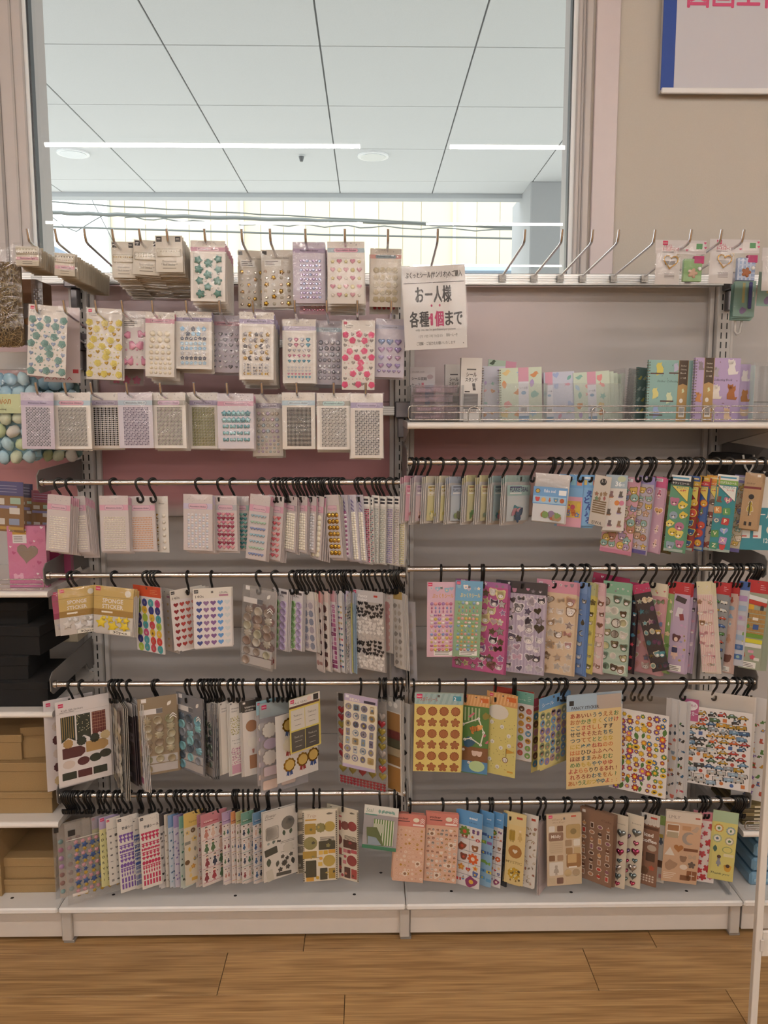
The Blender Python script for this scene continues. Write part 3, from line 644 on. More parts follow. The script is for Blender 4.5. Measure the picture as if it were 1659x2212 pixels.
def pack(xl, xr, yt, yb, Y, yaw, tilt, label, art, stack=None, name=None, cat='sticker pack', group=None, seed=None, th=None):
    """label = what tells this pack apart; xl..xr at the top edge, yt/yb at mid width, all in photo pixels; Y = depth of the middle of the pack"""
    a = math.radians(yaw); xm = (xl+xr)/2; name = name or NAME
    C = W(xm, yt, Y); di = Vector((math.cos(a), math.sin(a), 0)); nn = Vector((-math.sin(a), math.cos(a), 0))
    def hit(px, py): d = ray(px, py); return CAM+d*((C-CAM).dot(nn)/d.dot(nn))
    L, R_ = hit(xl, yt), hit(xr, yt); w = (R_-L).dot(di); mid = (L+R_)/2; mid.z = C.z
    B = hit(xm, yb); h = mid.z-B.z
    rnd = random.Random(seed if seed is not None else len(ALLP)*31+5)
    c = Card(w, h, rnd); c.th = th or c.th; art(c)
    root = c.b.build(name); root['label'] = label; root['category'] = cat; root['group'] = group or 'sticker packs on the pegs and rails'
    rot = Matrix.Translation(mid) @ Matrix.Rotation(a, 4, 'Z') @ Matrix.Rotation(math.radians(tilt), 4, 'Y')
    root.matrix_world = rot
    host = None; hn = next((q for q in ('header_band', 'title_band', 'header') if q in c.p and c.p[q].f), None)
    if hn: host = c.p[hn].build(hn, root)
    for n, mb in c.p.items():
        if mb.f and n != hn:
            o = mb.build(n, host if host and n in SUBP else root)
            if n in STUFF: o['kind'] = 'stuff'
    for n, kind, u, v, r, hh, col, m, ro, d in c.ind:
        o = bpy.data.objects.new(n, piece_mesh(kind, r, hh, col, m)); COL.objects.link(o); o.parent = root
        o.location = ((u-.5)*w, -.0003-d, -v*h); o.rotation_euler = (0, ro, 0)
    if c.slv:
        m, u0, v0, u1, v1, d = c.slv; d = d or c.top+.0012; nx, ny = 5, 8; v = []; f = []
        for j in range(ny+1):
            for i in range(nx+1):
                e = 0 if (i in (0, nx) or j in (0, ny)) else 1
                v.append(((u0+(u1-u0)*i/nx-.5)*w, -.0004-(d*e+rnd.uniform(0, .0012 if m != 'film' else .0002)*e), -(v0+(v1-v0)*j/ny)*h))
        for j in range(ny):
            for i in range(nx): k = j*(nx+1)+i; f.append((k, k+nx+1, k+nx+2, k+1))
        MB().add(v, f, '#ffffff', m, True).build('sleeve', root)
    ALLP.append((root, xm, yt, label, yaw))
    if stack:
        n, dx, dY = stack[:3]; jz = stack[3] if len(stack) > 3 else .0025
        s = Card(w, h, rnd); s.base(getattr(c, 'col', '#dcd6d0')); s.rect('header', 0, 0, 1, .14, getattr(c, 'hcol', c.col), .0002)
        s.b.v += s.p['header'].v; k = len(s.b.v)-len(s.p['header'].v); s.b.f += [tuple(i+k for i in q) for q in s.p['header'].f]; s.b.c += s.p['header'].c; s.b.m += s.p['header'].m; s.b.s += s.p['header'].s
        if dY > .0115:
            s.b.v += [(x*1.04, y, z-.0005) for x, y, z in ((-w/2, -.0035, -.01), (w/2, -.0035, -.01), (w/2, -.0035, -h*1.01), (-w/2, -.0035, -h*1.01))]; k = len(s.b.v); s.b.f.append((k-4, k-1, k-2, k-3)); s.b.c.append((1, 1, 1, 1)); s.b.m.append('film'); s.b.s.append(False)
        me = s.b.mesh('card_back')
        for i in range(1, n+1):
            o = bpy.data.objects.new(name, me); COL.objects.link(o)
            wb = W(xm+dx*i, yt, Y+dY*i); t = rot.copy(); t.translation = mid+Vector((wb.x-W(xm, yt, Y).x if dx else 0, dY*i, -abs(jz)*i*(1 if dY else 0)+rnd.uniform(-.002, .002)))
            q = 4 if dY > .0115 else .6
            o.matrix_world = t @ Matrix.Rotation(math.radians(rnd.uniform(-q, q)), 4, 'Z') @ Matrix.Rotation(math.radians(rnd.uniform(-q, q)*.35), 4, 'Y') @ Matrix.Rotation(math.radians(rnd.uniform(-q, 0)*.5), 4, 'X')
            sh = short(label, 12)
            o['label'] = 'spare card behind the '+sh; o['category'] = cat; o['group'] = 'spares behind '+sh
    return root
# ---------------------------------------------------------------- hooks
def hook_mesh():
    R1, R2, wr = .0106, .0070, .0030; zc = -.0008; zl = -.0405; p = []
    for k in range(11): t = math.radians(-38+(228)*k/10); p.append((0, R1*math.cos(t), zc+R1*math.sin(t)))      # back end -> over the tube -> front
    p += [(0, -R1*.72, zc-.012), (0, .0012, zl+.014)]
    for k in range(8): t = math.radians(20-200*k/7); p.append((0, R2*math.cos(t), zl+R2*math.sin(t)))
    p.append((0, -R2*1.02, zl+.0055))
    return MB().tube(p, wr, '#141415', 'plastic', 7).mesh('s_hook')
HM = hook_mesh(); HN = {}
def hooks(key, xs, yaw, spread, seed=1):
    z, y, py = RAILS[key]; r = random.Random(seed)
    for px in xs:
        o = bpy.data.objects.new('s_hook', HM); COL.objects.link(o); o.location = (W(px, py, y).x, y, z)
        o.rotation_euler = (0, 0, math.radians(yaw(px) if callable(yaw) else yaw+r.uniform(-spread, spread)))
        near = min((p for p in ALLP if abs(p[2]-py) < 60), key=lambda p: abs(p[1]-px)+(0 if p[1] else 0), default=None)
        if near and abs(near[1]-px) < 45: lab = 'black plastic S-hook above the '+short(near[3], 11)
        else: lab = 'black plastic S-hook without a pack on '+LN[key]+(', far end' if px > 1580 or px < 180 else '')
        tag(o, lab, 'hook', 'hooks: '+lab[24:])
# ---------------------------------------------------------------- art
CARD, LIL, PNK, BLU, GRY = '#e3ddd6', '#bdb0cf', '#d9a3b8', '#b9d0dd', '#b5b2ac'
DOT5 = [(math.cos(TAU*i/6), math.sin(TAU*i/6)) for i in range(6)]
def deco(c, band=LIL, title='Rhinestone Sticker', plq=None, card=CARD, frame=0, bv=.105, bh=.068, slv=1):
    c.base(card); c.hcol = band; r = c.rnd
    for i in range(14): c.sh('print', 'star', r.uniform(.05, .95), r.uniform(.02, bv-.025), r.uniform(.009, .018), r.choice(['#6d6a78', '#8b8790', '#a7a2aa']), .0003)
    c.rect('header_band', 0, bv, 1, bv+bh, band)
    if plq:
        w, h = c.W*.34, c.H*bh*.62; c.poly('title_plaque', [(-w, 0), (-w*.88, h*.75), (w*.88, h*.75), (w, 0), (w*.88, -h*.75), (-w*.88, -h*.75)], .5, bv+bh*.5, '#8d7f9b', .0003)
        w *= .975; h *= .94; c.poly('title_plaque', [(-w, 0), (-w*.88, h*.75), (w*.88, h*.75), (w, 0), (w*.88, -h*.75), (-w*.88, -h*.75)], .5, bv+bh*.5, plq, .0004)
    c.text('title', title, .5, bv+bh*.68, .052, '#3b3656', .56, .0006, .01, .25)
    if frame:
        x0, y0, x1, y1 = .08, bv+bh+.035, .92, .955; f = '#efeae4'
        c.rect('card_frame', 0, bv+bh+.004, 1, y0, f, .0009); c.rect('card_frame', 0, y1, 1, 1, f, .0009)
        c.rect('card_frame', 0, y0, x0, y1, f, .0009); c.rect('card_frame', x1, y0, 1, y1, f, .0009)
    if slv: c.sleeve()
def rose_card(c, col, col2, pearl, card='#e2dcd5'):
    c.base(card); c.hcol = card; c.logo(.05, .02, .1); c.text('title', 'Decoration', .2, .085, .045, '#4a4550', .26); c.text('title', '* Sticker *', .2, .112, .045, '#4a4550', .24)
    c.text('title', 'POCHETTE', .82, .075, .03, '#77727a', .2)
    r = c.rnd; rows = [(.2, 'RHRHR'), (.285, 'HpRHRpH'), (.36, 'pHppppHp'), (.44, 'pRpHpRp H'), (.535, 'RpRpHpR'), (.615, 'ppHRppp'), (.69, 'HppppRp'), (.765, 'ppRHRRp'), (.845, 'HpppppH'), (.92, 'RHRHR')]
    rows = [(.205, 'RHRHR'), (.29, 'HpRpHpRpH'), (.365, 'HpppppHp'), (.44, 'pRpHpRpH'), (.535, 'RppRpHpR'), (.61, 'ppHpRppp'), (.685, 'HpppRppH'), (.765, 'ppRpHpRp'), (.845, 'HpppppHp'), (.925, 'RpHRHpR')]
    for v, s in rows:
        n = len(s)
        for i, k in enumerate(s):
            u = .1+.8*i/(n-1)+r.uniform(-.02, .02); vv = v+r.uniform(-.008, .008)
            if k == 'R': c.one('rose_sticker', 'rose', u, vv, .105, .005, col, 'gloss', r.uniform(0, 6))
            elif k == 'H': c.one('heart_gem', 'facetheart', u, vv, .058, .0028, col2, 'gem', r.uniform(-.4, .4))
            elif k == 'p': c.gems(u-.01, vv-.01, u+.01, vv+.01, 1, 1, .026, [r.choice(pearl)], 'dome', 'pearl', 'pearls')
    c.sleeve()
def cells(c, n, u0, v0, u1, v1, nx, ny, names, cols, r, out=None, jit=0, rot=0, d=.0003, m='print', one=None, h=.0012, stag=0, face=0):
    rd = c.rnd
    for j in range(ny):
        for i in range(nx):
            u = u0+(u1-u0)*(i+.5+(stag if j % 2 else 0))/nx+rd.uniform(-jit, jit)*(u1-u0)/nx; v = v0+(v1-v0)*(j+.5)/ny+rd.uniform(-jit, jit)*(v1-v0)/ny
            if u > u1: continue
            nm = names(i, j) if callable(names) else (rd.choice(names) if jit or len(names) > 3 else names[(i+j) % len(names)])
            col = cols(i, j) if callable(cols) else rd.choice(cols); ro = rd.uniform(-rot, rot); rr = r*(1+rd.uniform(-jit, jit)*.5)
            if one: c.one(one, nm, u, v, rr, h, col, m, ro)
            else:
                c.sh(n, nm, u, v, rr, col, d, ro, m, out)
                if face:
                    e = rr*.16; k = c.W/c.H
                    for s in (-1, 1): c.poly(n, [(x*e*c.W, z*e*c.W) for x, z in DOT5], u+s*rr*.33, v+rr*k*.12, '#3a2f30', d+.0001)
                    c.poly(n, [(x*rr*.3*c.W, z*rr*.2*c.W) for x, z in DOT5], u, v+rr*k*.42, '#f6ece4', d+.00008)
                elif rd.random() < .5:
                    c.poly(n, [(x*rr*.4*c.W, z*rr*.4*c.W) for x, z in DOT5], u+rd.uniform(-.2, .2)*rr, v, rd.choice(cols) if not callable(cols) else '#f4efe8', d+.0001)
def sheet(c, hdr, body, hh=.1, title='', tcol='#ffffff', logo='#d0285e', card=None, sub=1, lu=.04, slv='film', tu=.5, tw=.5):
    c.base(card or body); c.hcol = hdr; c.rect('header', 0, 0, 1, hh, hdr)
    if card and card != body: c.rect('sheet', .02, hh, .98, .99, body, .0002)
    if logo: c.logo(lu, .012, .12, logo)
    if title: c.text('title', title, tu, hh*.72, .075, tcol, tw, .0004, .01)
    if sub:
        for k in range(3): c.rect('print', .62, hh*(.35+.16*k), .62+.3*c.rnd.uniform(.5, 1), hh*(.35+.16*k)+.004, tcol, .0003)
    c.rect('hang_hole', .475, .018, .525, .018+.05*c.W/c.H, '#55504c', .0004)
    if slv: c.sleeve(slv)
def warn(c, u0, v0, u1, v1):
    c.rect('warning_label', u0, v0, u1, v1, '#efece6', .0008); h = (v1-v0)
    for k in range(3): c.rect('warning_label', u0+.03, v0+h*(.2+.27*k), u0+(u1-u0)*c.rnd.uniform(.5, .9), v0+h*(.2+.27*k)+h*.1, '#55504e', .0009)
PASTEL = ['#e9b7c4', '#b9d3e6', '#f1e3b0', '#c8e0c4', '#d3c2e4', '#f3ece6']
SILV = ['#a09fa5', '#c9c8ce', '#7c7b82', '#e3e2e6']; IRID = ['#cfc3dc', '#dcd2c6', '#c2d0d8', '#d9d9d0', '#e3cdd9']
GOLD = ['#c49a3a', '#d8b45a', '#a87f28']
NAME = 'gem_sticker_card'
# ================================================================ row 1 (pegs)
def tape(c, dots):
    w, h = c.W, c.H
    c.base('#c9c0ae', 'print', 0, .02, .0, .98, 1)
    c.part('tape_roll').box(-w*.46, w*.46, -.004, 0, -h*.42, -h*.1, '#cfc8b6', 'gloss', .002); c.top = .004
    for k in range(7): c.sh('print', 'gem' if dots else 'circle', .12+.76*k/6, .18, .035, '#3c3836' if dots else '#b0a68c', .0044)
    for k in range(9): c.sh('print', 'heart' if dots else 'circle', .1+.8*k/8, .33, .024, '#8e3a42' if dots and k % 2 else '#6d6456', .0044)
    c.rect('title_band', .04, .55, .96, .70, '#d3a3ad', .0006); c.text('title', 'Decoration Tape', .5, .665, .09, '#5c2b3c', .62, .0009, .01, .2)
    for k in range(2): c.rect('print', .3, .78+.1*k, .7, .80+.1*k, '#8a8378', .0006)
    c.sleeve('sleeve', -.08, -.22, 1.1, 1.05)
pack(32, 84, 532, 574, 1.965, 0, 1, 'cream bag-shaped decoration tape pack with pink title band beside the straw bag', lambda c: tape(c, 0), (9, 0, .013, .0006), 'tape_pack')
pack(117, 163, 547, 596, 1.975, 4, 3, 'decoration tape pack with dark diamonds and red hearts above pink title band', lambda c: tape(c, 1), (19, 0, .0132, .0006), 'tape_pack')
def roll(c, k, crn):
    c.base('#ddd7ca'); w, h = c.W, c.H
    if crn:
        for u in (.04, .74): c.rect('corner_label', u, .03, u+.2, .17, '#33302f', .0004); c.rect('corner_label', u+.03, .08, u+.15, .1, '#e9e4da', .0005)
    n = 14; c.part('tape_roll').box(-w*.45, w*.45, -.004, 0, -h*.58, -h*.36, '#c9c1ae', 'gloss', .0015); c.top = .004
    c.gems(.06, .37, .94, .5, 9, 1+k % 2, .04, GOLD if k == 0 else ['#e8e3d8', '#cfc8b8'], 'dome', 'pearl', 'bead_strip', h=.006)
    c.text('title', 'Decoration', .5, .73, .085, '#4d4740', .5); c.text('title', '* Roll Sticker *', .5, .82, .085, '#4d4740', .6)
    c.rect('print', .25, .88, .75, .9, '#8a8378'); c.sleeve('sleeve', -.05, -.08, 1.06, 1.03)
pack(240, 290, 522, 600, 2.0, 6, 0, 'cream roll sticker pack with gold bead strip', lambda c: roll(c, 0, 1), (12, 0, .014), 'roll_sticker_pack')
pack(289, 347, 519, 594, 1.985, -4, 4, 'roll sticker pack with large pearl strip, tilted', lambda c: roll(c, 1, 1), (12, 0, .014), 'roll_sticker_pack')
pack(335, 393, 509, 588, 1.965, 0, 0, 'roll sticker pack with grey bead strip and two black corner labels', lambda c: roll(c, 2, 1), (14, 0, .014), 'roll_sticker_pack')
def green(c):
    deco(c, '#cf9fb2', 'Decoration Sticker', '#e8c5cf', frame=1); r = c.rnd
    for i, (u, v) in enumerate(((.22, .32), (.52, .37), (.8, .3), (.24, .47), (.8, .47), (.5, .56), (.26, .66), (.78, .66), (.5, .76), (.28, .88), (.78, .87))):
        c.one('star_sticker' if i % 2 == 0 else 'flower_sticker', 'fatstar' if i % 2 == 0 else 'flower', u, v, .135, .006, '#5f9189', 'gloss', r.uniform(-.4, .4))
    c.gems(.14, .25, .9, .95, 4, 6, .04, ['#e7e2da', '#c7c5c2'], 'facet', 'gem', 'gems')
pack(411, 486, 520, 651, 1.955, 0, 1, 'pink banded pack of sea-green puffy stars and flowers', green, (7, 0, .016))
def charms(c, k):
    c.base('#d8d1c6' if k else '#cfc6b8'); c.rect('corner_label', .03, .02, .17, .085, '#33302f', .0004); c.text('title', 'Decoration Sticker', .6, .15, .05, '#5c564e', .55)
    warn(c, .1, .17, .62, .28); r = c.rnd
    for j in range(6):
        for i in range(4):
            u, v = .14+.24*i+r.uniform(-.02, .02), .38+.11*j+r.uniform(-.01, .01)
            q = (i+j+k) % 3
            if q == 0: c.one('flower_charm', 'flower', u, v, .085, .004, r.choice(GOLD[:2]), 'foil', r.uniform(0, 1))
            else: c.gems(u-.01, v-.01, u+.01, v+.01, 1, 1, .06, [r.choice(['#efece6', '#d3c8b4', '#c9b3a0'])], 'dome' if q == 1 else 'facet', 'pearl' if q == 1 else 'gem', 'gems')
    c.sleeve()
pack(513, 572, 541, 667, 2.09, 14, 0, 'thin beige pack of amber and pearl charms', lambda c: charms(c, 0))
pack(564, 633, 540, 664, 2.06, 0, 0, 'beige pack of gold flower and pearl charms', lambda c: charms(c, 1), (2, 0, .014))
def crystals(c):
    deco(c, '#b9a9c8', 'Decoration Sticker', None, '#c9c0cf'); c.gems(.2, .27, .88, .94, 7, 9, .05, ['#b9a6cb', '#cbbdd8', '#a9b4d6', '#d6c6dc'], 'facet', 'gem', 'gems')
pack(632, 702, 523, 655, 2.0, 0, 0, 'lilac pack of lilac crystal beads', crystals, (2, 0, .014))
def pinkb(c): c.base('#c9a3b6'); c.gems(.1, .1, .9, .96, 9, 14, .045, ['#cf7f9f', '#dba0b6'], 'facet', 'gem', 'gems'); c.sleeve()
pack(646, 712, 540, 679, 2.045, 0, 0, 'pink crystal pack peeping out under the lilac crystals', pinkb)
def charm2(c):
    deco(c, '#a9bfc9', 'Decoration Sticker', '#e3a9bd'); c.rect('card_frame', .1, .26, .9, .265, '#b9b2a8', .0004); r = c.rnd
    for j in range(5):
        for i in range(5):
            u, v = .14+.18*i, .32+.135*j
            if (i+j) % 2: c.one('heart_charm', 'heart', u, v, .07, .004, r.choice(['#d98fa6', '#e2b1be']), 'pearl')
            else: c.one('pearl_charm' if i % 2 else 'shell_charm', 'circle' if i % 2 else 'fatstar', u, v, .06, .004, r.choice(['#e9dfae', '#efe9e0', '#d9cf98']), 'pearl')
pack(707, 787, 522, 656, 1.975, 0, 0, 'blue banded pack of pink and lemon charms', charm2, (6, 0, .016))
def croses(c):
    deco(c, '#cf9a92', 'Decoration Sticker', '#93a7ad', '#cfc7ba'); r = c.rnd
    for j in range(5):
        for i in range(4): c.one('rose_sticker', 'rose', .2+.2*i, .37+.125*j, .1, .005, r.choice(['#d9cdb4', '#e2d9c6', '#cabd9f']), 'pearl', r.uniform(0, 6))
pack(800, 868, 537, 663, 2.0, 0, 1, 'salmon banded pack of clear cream roses', croses)
def redb(c): c.base('#c3b9ad'); cells(c, 'stickers', .1, .8, .9, .98, 5, 1, ['circle'], ['#b02f3a'], .06); c.sleeve()
pack(798, 861, 550, 679, 2.04, 0, 0, 'pack with a row of red spots under the cream roses', redb)
# ================================================================ row 2
pack(62, 146, 660, 814, 1.96, 0, 4.5, 'tilted card of blue-green roses with pale blue heart gems', lambda c: rose_card(c, '#86aaa4', '#a9b9d6', ['#9fb6b0', '#d6cdb8']))
def redtag(c): c.base('#d9c9c9'); c.rect('print', .8, .82, .95, .87, '#c53a44'); [c.poly('chevrons', [(-.01+x, z) for x, z in ((0, 0), (.006, .006), (.012, 0), (.012, -.002), (.006, .004), (0, -.002))], .15+.2*i, .96, '#b3284c') for i in range(4)]; c.sleeve()
pack(92, 172, 664, 826, 2.03, 0, 2, 'clear pink-edged pack with red price tag behind the blue-green roses', redtag)
pack(187, 264, 666, 820, 2.0, 0, 2.5, 'card of yellow roses with amber heart gems', lambda c: rose_card(c, '#e6d67a', '#c9a23a', ['#f0e6b8', '#e9dfa0']), (1, 0, .014))
def bows(c):
    c.base('#ddd6d4'); c.text('title', 'Decoration Sticker', .55, .13, .05, '#5c5358', .6); warn(c, .08, .16, .7, .27); c.hcol = '#ddd6d4'
    for u, v, s in ((.12, .42, .2), (.75, .4, .2), (.5, .6, .24), (.2, .88, .2), (.85, .88, .2)): c.one('bow_sticker', 'bow', u, v, s, .006, '#dd93b0', 'gloss')
    c.gems(.08, .48, .95, .98, 5, 4, .04, ['#f0e9e4', '#e3a8bf'], 'dome', 'pearl', 'gems'); c.sleeve()
pack(260, 326, 672, 797, 2.02, 0, 1, 'pack of shiny pink bows', bows)
def pinkrow(c): c.base('#b7a4a2'); cells(c, 'stickers', .05, .86, .95, .98, 3, 1, ['flower'], ['#d56f92'], .13); c.sleeve()
pack(236, 310, 690, 832, 2.1, 0, 2, 'grey pack with a row of pink roses, low behind the pink bows', pinkrow)
def pearls2(c):
    deco(c, '#d195ab', 'Rhinestone Sticker', '#dba7b9')
    for v, r_ in ((.34, .1), (.43, .1)):
        for i in range(3): c.one('large_pearl', 'circle', .25+.25*i, v, r_, .007, '#eee5cf', 'pearl')
    c.gems(.12, .49, .92, .98, 4, 3, .075, ['#ece2cc'], 'dome', 'pearl', 'pearls'); c.gems(.12, .76, .94, .99, 5, 3, .06, ['#ece2cc'], 'dome', 'pearl', 'pearls')
def pearls2b(c):
    deco(c, '#d195ab', 'Rhinestone Sticker', '#dba7b9')
    for v in (.33, .43):
        for i in range(3): c.one('large_pearl', 'circle', .25+.25*i, v, .1, .007, '#eee5cf', 'pearl')
    for j in range(3):
        for i in range(4): c.one('pearl', 'circle', .2+.2*i, .53+.09*j, .07, .005, '#ece2cc', 'pearl')
    c.gems(.12, .75, .92, .97, 5, 3, .062, ['#ece2cc'], 'dome', 'pearl', 'pearls')
pack(314, 377, 674, 814, 1.985, 0, 2, 'pink banded pack of ivory pearls in three sizes', pearls2b, (6, 0, .016))
def flw(c):
    deco(c, '#b0a7c6', 'Rhinestone Sticker', None, frame=1)
    for j in range(8):
        n = 5 if j < 2 else 6
        for i in range(n): c.sh('stickers', 'flower', .14+.72*(i+.5)/n, .3+.085*j, .068 if j < 2 else .055, ['#8fb6d4', '#c9c8cc', '#5e6270', '#aecbe0'][(i+j) % 4 if j < 2 else (j % 4)], .0016, 0, 'gem')
    c.gems(.14, .26, .86, .94, 6, 8, .018, ['#f0f0f2'], 'facet', 'gem', 'gems', .0025)
pack(377, 457, 673, 797, 2.0, 0, 1, 'lilac banded pack of blue and silver flower gems', flw, (3, 0, .016))
def shearts(c):
    deco(c, '#cfa2b4', 'Decoration Sticker', None, '#c4bcc8'); r = c.rnd
    for j in range(7):
        for i in range(5):
            k = (i+j) % 2
            c.one('heart_gem', 'facetheart', .14+.18*i+r.uniform(-.02, .02), .33+.095*j, .075 if k else .04, .003, r.choice(SILV), 'gem')
pack(455, 521, 682, 805, 2.045, 0, 1.5, 'grey-lilac pack of scattered silver heart gems', shearts, (2, 0, .014))
def moons(c):
    deco(c, '#b3a9c9', 'Rhinestone Sticker', None, frame=1); r = c.rnd
    for j in range(5):
        for i in range(5): c.one('moon_gem' if (i+j) % 2 else 'star_gem', 'moon' if (i+j) % 2 else 'fatstar', .17+.165*i, .33+.088*j, .075, .003, [['#b7b5ba', '#c9a766', '#77757c'], ['#a8a6ac', '#c9a766', '#d0cdd2']][j % 2][(i+j) % 3], 'gem', r.uniform(-.2, .2))
    for j in range(4): cells(c, 'stickers', .12, .755+.045*j, .9, .8+.045*j, 9, 1, ['moon', 'fatstar'], SILV if j < 2 else GOLD+SILV, .04, m='gem', d=.0015)
pack(517, 591, 674, 820, 1.985, 0, 1, 'lilac banded pack of gold and silver moons and stars', moons, (8, 0, .016))
def diam(c):
    deco(c, '#b3a9c2', 'Rhinestone Sticker', '#c4b7cf', frame=1); P4 = ['#a9a8b0', '#c77f97', '#b2b1b8', '#5d9bb2']
    for j in range(5):
        n = 4 if j < 2 else 5
        for i in range(n): c.one('diamond_gem', 'gemcut', .14+.72*(i+.5)/n, .32+.083*j, .078 if j < 2 else .06, .003, P4[i] if j < 2 else [P4[2], P4[1], P4[3]][j-2], 'gem')
    for j in range(4): cells(c, 'stickers', .13, .73+.05*j, .87, .78+.05*j, 7, 1, ['gem'], [[('#c9c8cc', '#c9c8cc', '#c77f97', '#6fa5ba')[j]]][0], .042, m='gem', d=.0016)
pack(610, 682, 690, 828, 2.025, 0, 0.5, 'lilac banded pack of coloured diamond gems', diam, (6, 0, .016))
def rounds(c):
    deco(c, '#aebfc9', 'Rhinestone Sticker', None, '#bdb6c0')
    for j in range(7):
        n = 4 if j < 3 else 5
        for i in range(n): c.one('round_gem', 'cabochon', .12+.78*(i+.5)/n, .34+.092*j, .085 if j < 3 else .07, .004, c.rnd.choice(['#a9a8b0', '#8c8b94', '#c9c8d0', '#e0dfe4']), 'gem')
pack(680, 743, 693, 831, 2.05, 0, 1, 'grey pack of round silver gems', rounds, (3, 0, .016))
pack(739, 810, 692, 842, 1.985, 0, 0.5, 'card of bright pink roses with silver hearts', lambda c: rose_card(c, '#e5678f', '#a8a09c', ['#e8c4c8', '#dfd5c2']))
def lhearts(c):
    deco(c, '#b3b4ca', 'Decoration Sticker', None, '#c8c1cd')
    for j in range(4):
        for i in range(3): c.one('heart_gem', 'heart', .22+.28*i, .4+.135*j, .115 if j < 2 else .095, .005, c.rnd.choice(['#a795c9', '#c2a4c9', '#93a7d0']), 'gem')
    for i in range(5): c.one('heart_gem', 'heart', .16+.17*i, .9, .06, .004, '#b6a6cf', 'gem')
pack(812, 876, 689, 815, 2.0, 0, 2, 'pack of rainbow lilac hearts touching the purchase notice', lhearts, (2, 0, .014))
# ================================================================ row 3
def r3(xl, xr, yb, Y, label, band, plq, nx, ny, r, cols, kind='facet', m='gem', frame=0, title='Rhinestone Sticker', card=CARD, stack=None, yt=848, box=(.14, .24, .88, .95), fn=None, tilt=0):
    def art(c):
        deco(c, band, title, plq, card, frame, .14, .085)
        if fn: fn(c)
        elif nx > 13: c.gems(box[0], box[1]+.02, box[2], box[3], nx, round((box[3]-box[1]-.02)*c.H/c.W/((box[2]-box[0])/nx)), (box[2]-box[0])/nx*.53, cols, kind, m, 'gems', c.W*.02)
        else: c.gems(box[0], box[1]+.02, box[2], box[3], nx, ny, r, cols, kind, m, 'gems')
    pack(xl, xr, yt, yb, Y, 0, tilt, label, art, stack)
r3(44, 115, 970, 1.96, 'lilac sheet of tiny clear gems in a creased wrapper', '#b9adca', None, 16, 21, .024, SILV, card='#cfc5d3', tilt=1)
r3(112, 194, 970, 1.975, 'white framed sheet of fine clear gems with blue and pink band', '#b9cfdb', '#dca9b9', 22, 26, .017, ['#a9a7a5', '#c9c7c5', '#8f8d8b'], frame=1, stack=(1, 0, .014))
r3(190, 261, 969, 2.02, 'sheet of black and clear gem columns under lilac band', '#b5a9c2', '#c3b8cd', 13, 19, .029, lambda i, j: '#0f0d13' if i % 2 == 0 else '#b5b2b9', stack=(1, 0, .014))
r3(254, 328, 968, 1.99, 'pale sheet of lilac-silver gems under light blue band', '#b8ccd9', '#c9d8e2', 16, 21, .024, ['#887d93', '#aba2b4', '#cdc6d3'], card='#d9d2dc')
r3(327, 400, 968, 2.0, 'grey banded sheet of sparkling clear gems with pink plaque', '#a9a59c', '#d7b8cf', 18, 24, .02, ['#96938e', '#b8b5af', '#a3ab98', '#ab9ea8'], frame=1, title='Decoration Sheet', stack=(3, 0, .014))
r3(404, 470, 969, 2.05, 'lilac banded sheet of olive green gems', '#b2a6c4', '#c3b8cf', 20, 26, .019, ['#8f8f3a', '#a9a84a', '#75762c'], frame=1, stack=(2, 0, .014))
def lbows(c):
    for j in range(5):
        n = 6 if j < 2 else 4
        for i in range(n): c.one('bow_gem' if j > 1 else 'flower_gem', 'bow' if j > 1 else 'flower', .12+.78*(i+.5)/n, .36+.12*j, .085, .004, c.rnd.choice(['#8fc0c8', '#a5ced6', '#79aab5']), 'gem')
r3(469, 547, 969, 1.985, 'pink banded card of light blue bow and flower gems', '#d29db6', '#dcb0c4', 0, 0, 0, 0, card='#dcd6de', fn=lbows, stack=(3, 0, .014), yt=850)
def rainb(c):
    for j in range(4):
        for i in range(5): c.one('round_gem', 'cabochon', .13+.75*(i+.5)/5, .31+.095*j, .07, .004, c.rnd.choice(IRID), 'gem')
    c.gems(.12, .66, .9, .96, 6, 5, .05, IRID, 'facet', 'gem', 'gems')
r3(545, 610, 985, 2.045, 'grey-lilac banded card of round rainbow gems', '#a79fae', '#b7aebd', 0, 0, 0, 0, card='#cfc8c0', fn=rainb, stack=(2, 0, .014), yt=852)
r3(609, 680, 970, 1.99, 'blue banded sheet of black gems in a tight grid', '#b9d0dc', '#c8dde6', 19, 24, .0185, ['#15121a', '#1c1822', '#0e0c11'], 'facet', 'plastic', stack=(1, 0, .014), card='#e4ded6')
r3(684, 757, 971, 1.985, 'grey banded sheet of silver gems with mint plaque', '#b3b0a6', '#b9d6d3', 17, 22, .021, ['#8f8d8c', '#b3b1b0', '#cfcdcb'], frame=1, title='Decoration Sheet', stack=(3, 0, .014), yt=849)
r3(757, 827, 989, 1.975, 'lilac banded tall sheet of wavy silver gem rows', '#aa9fbf', '#bdb1cd', 14, 26, .024, ['#858488', '#a9a8ab', '#cbcacb'], stack=(2, 0, .014), yt=850, box=(.14, .24, .9, .96))
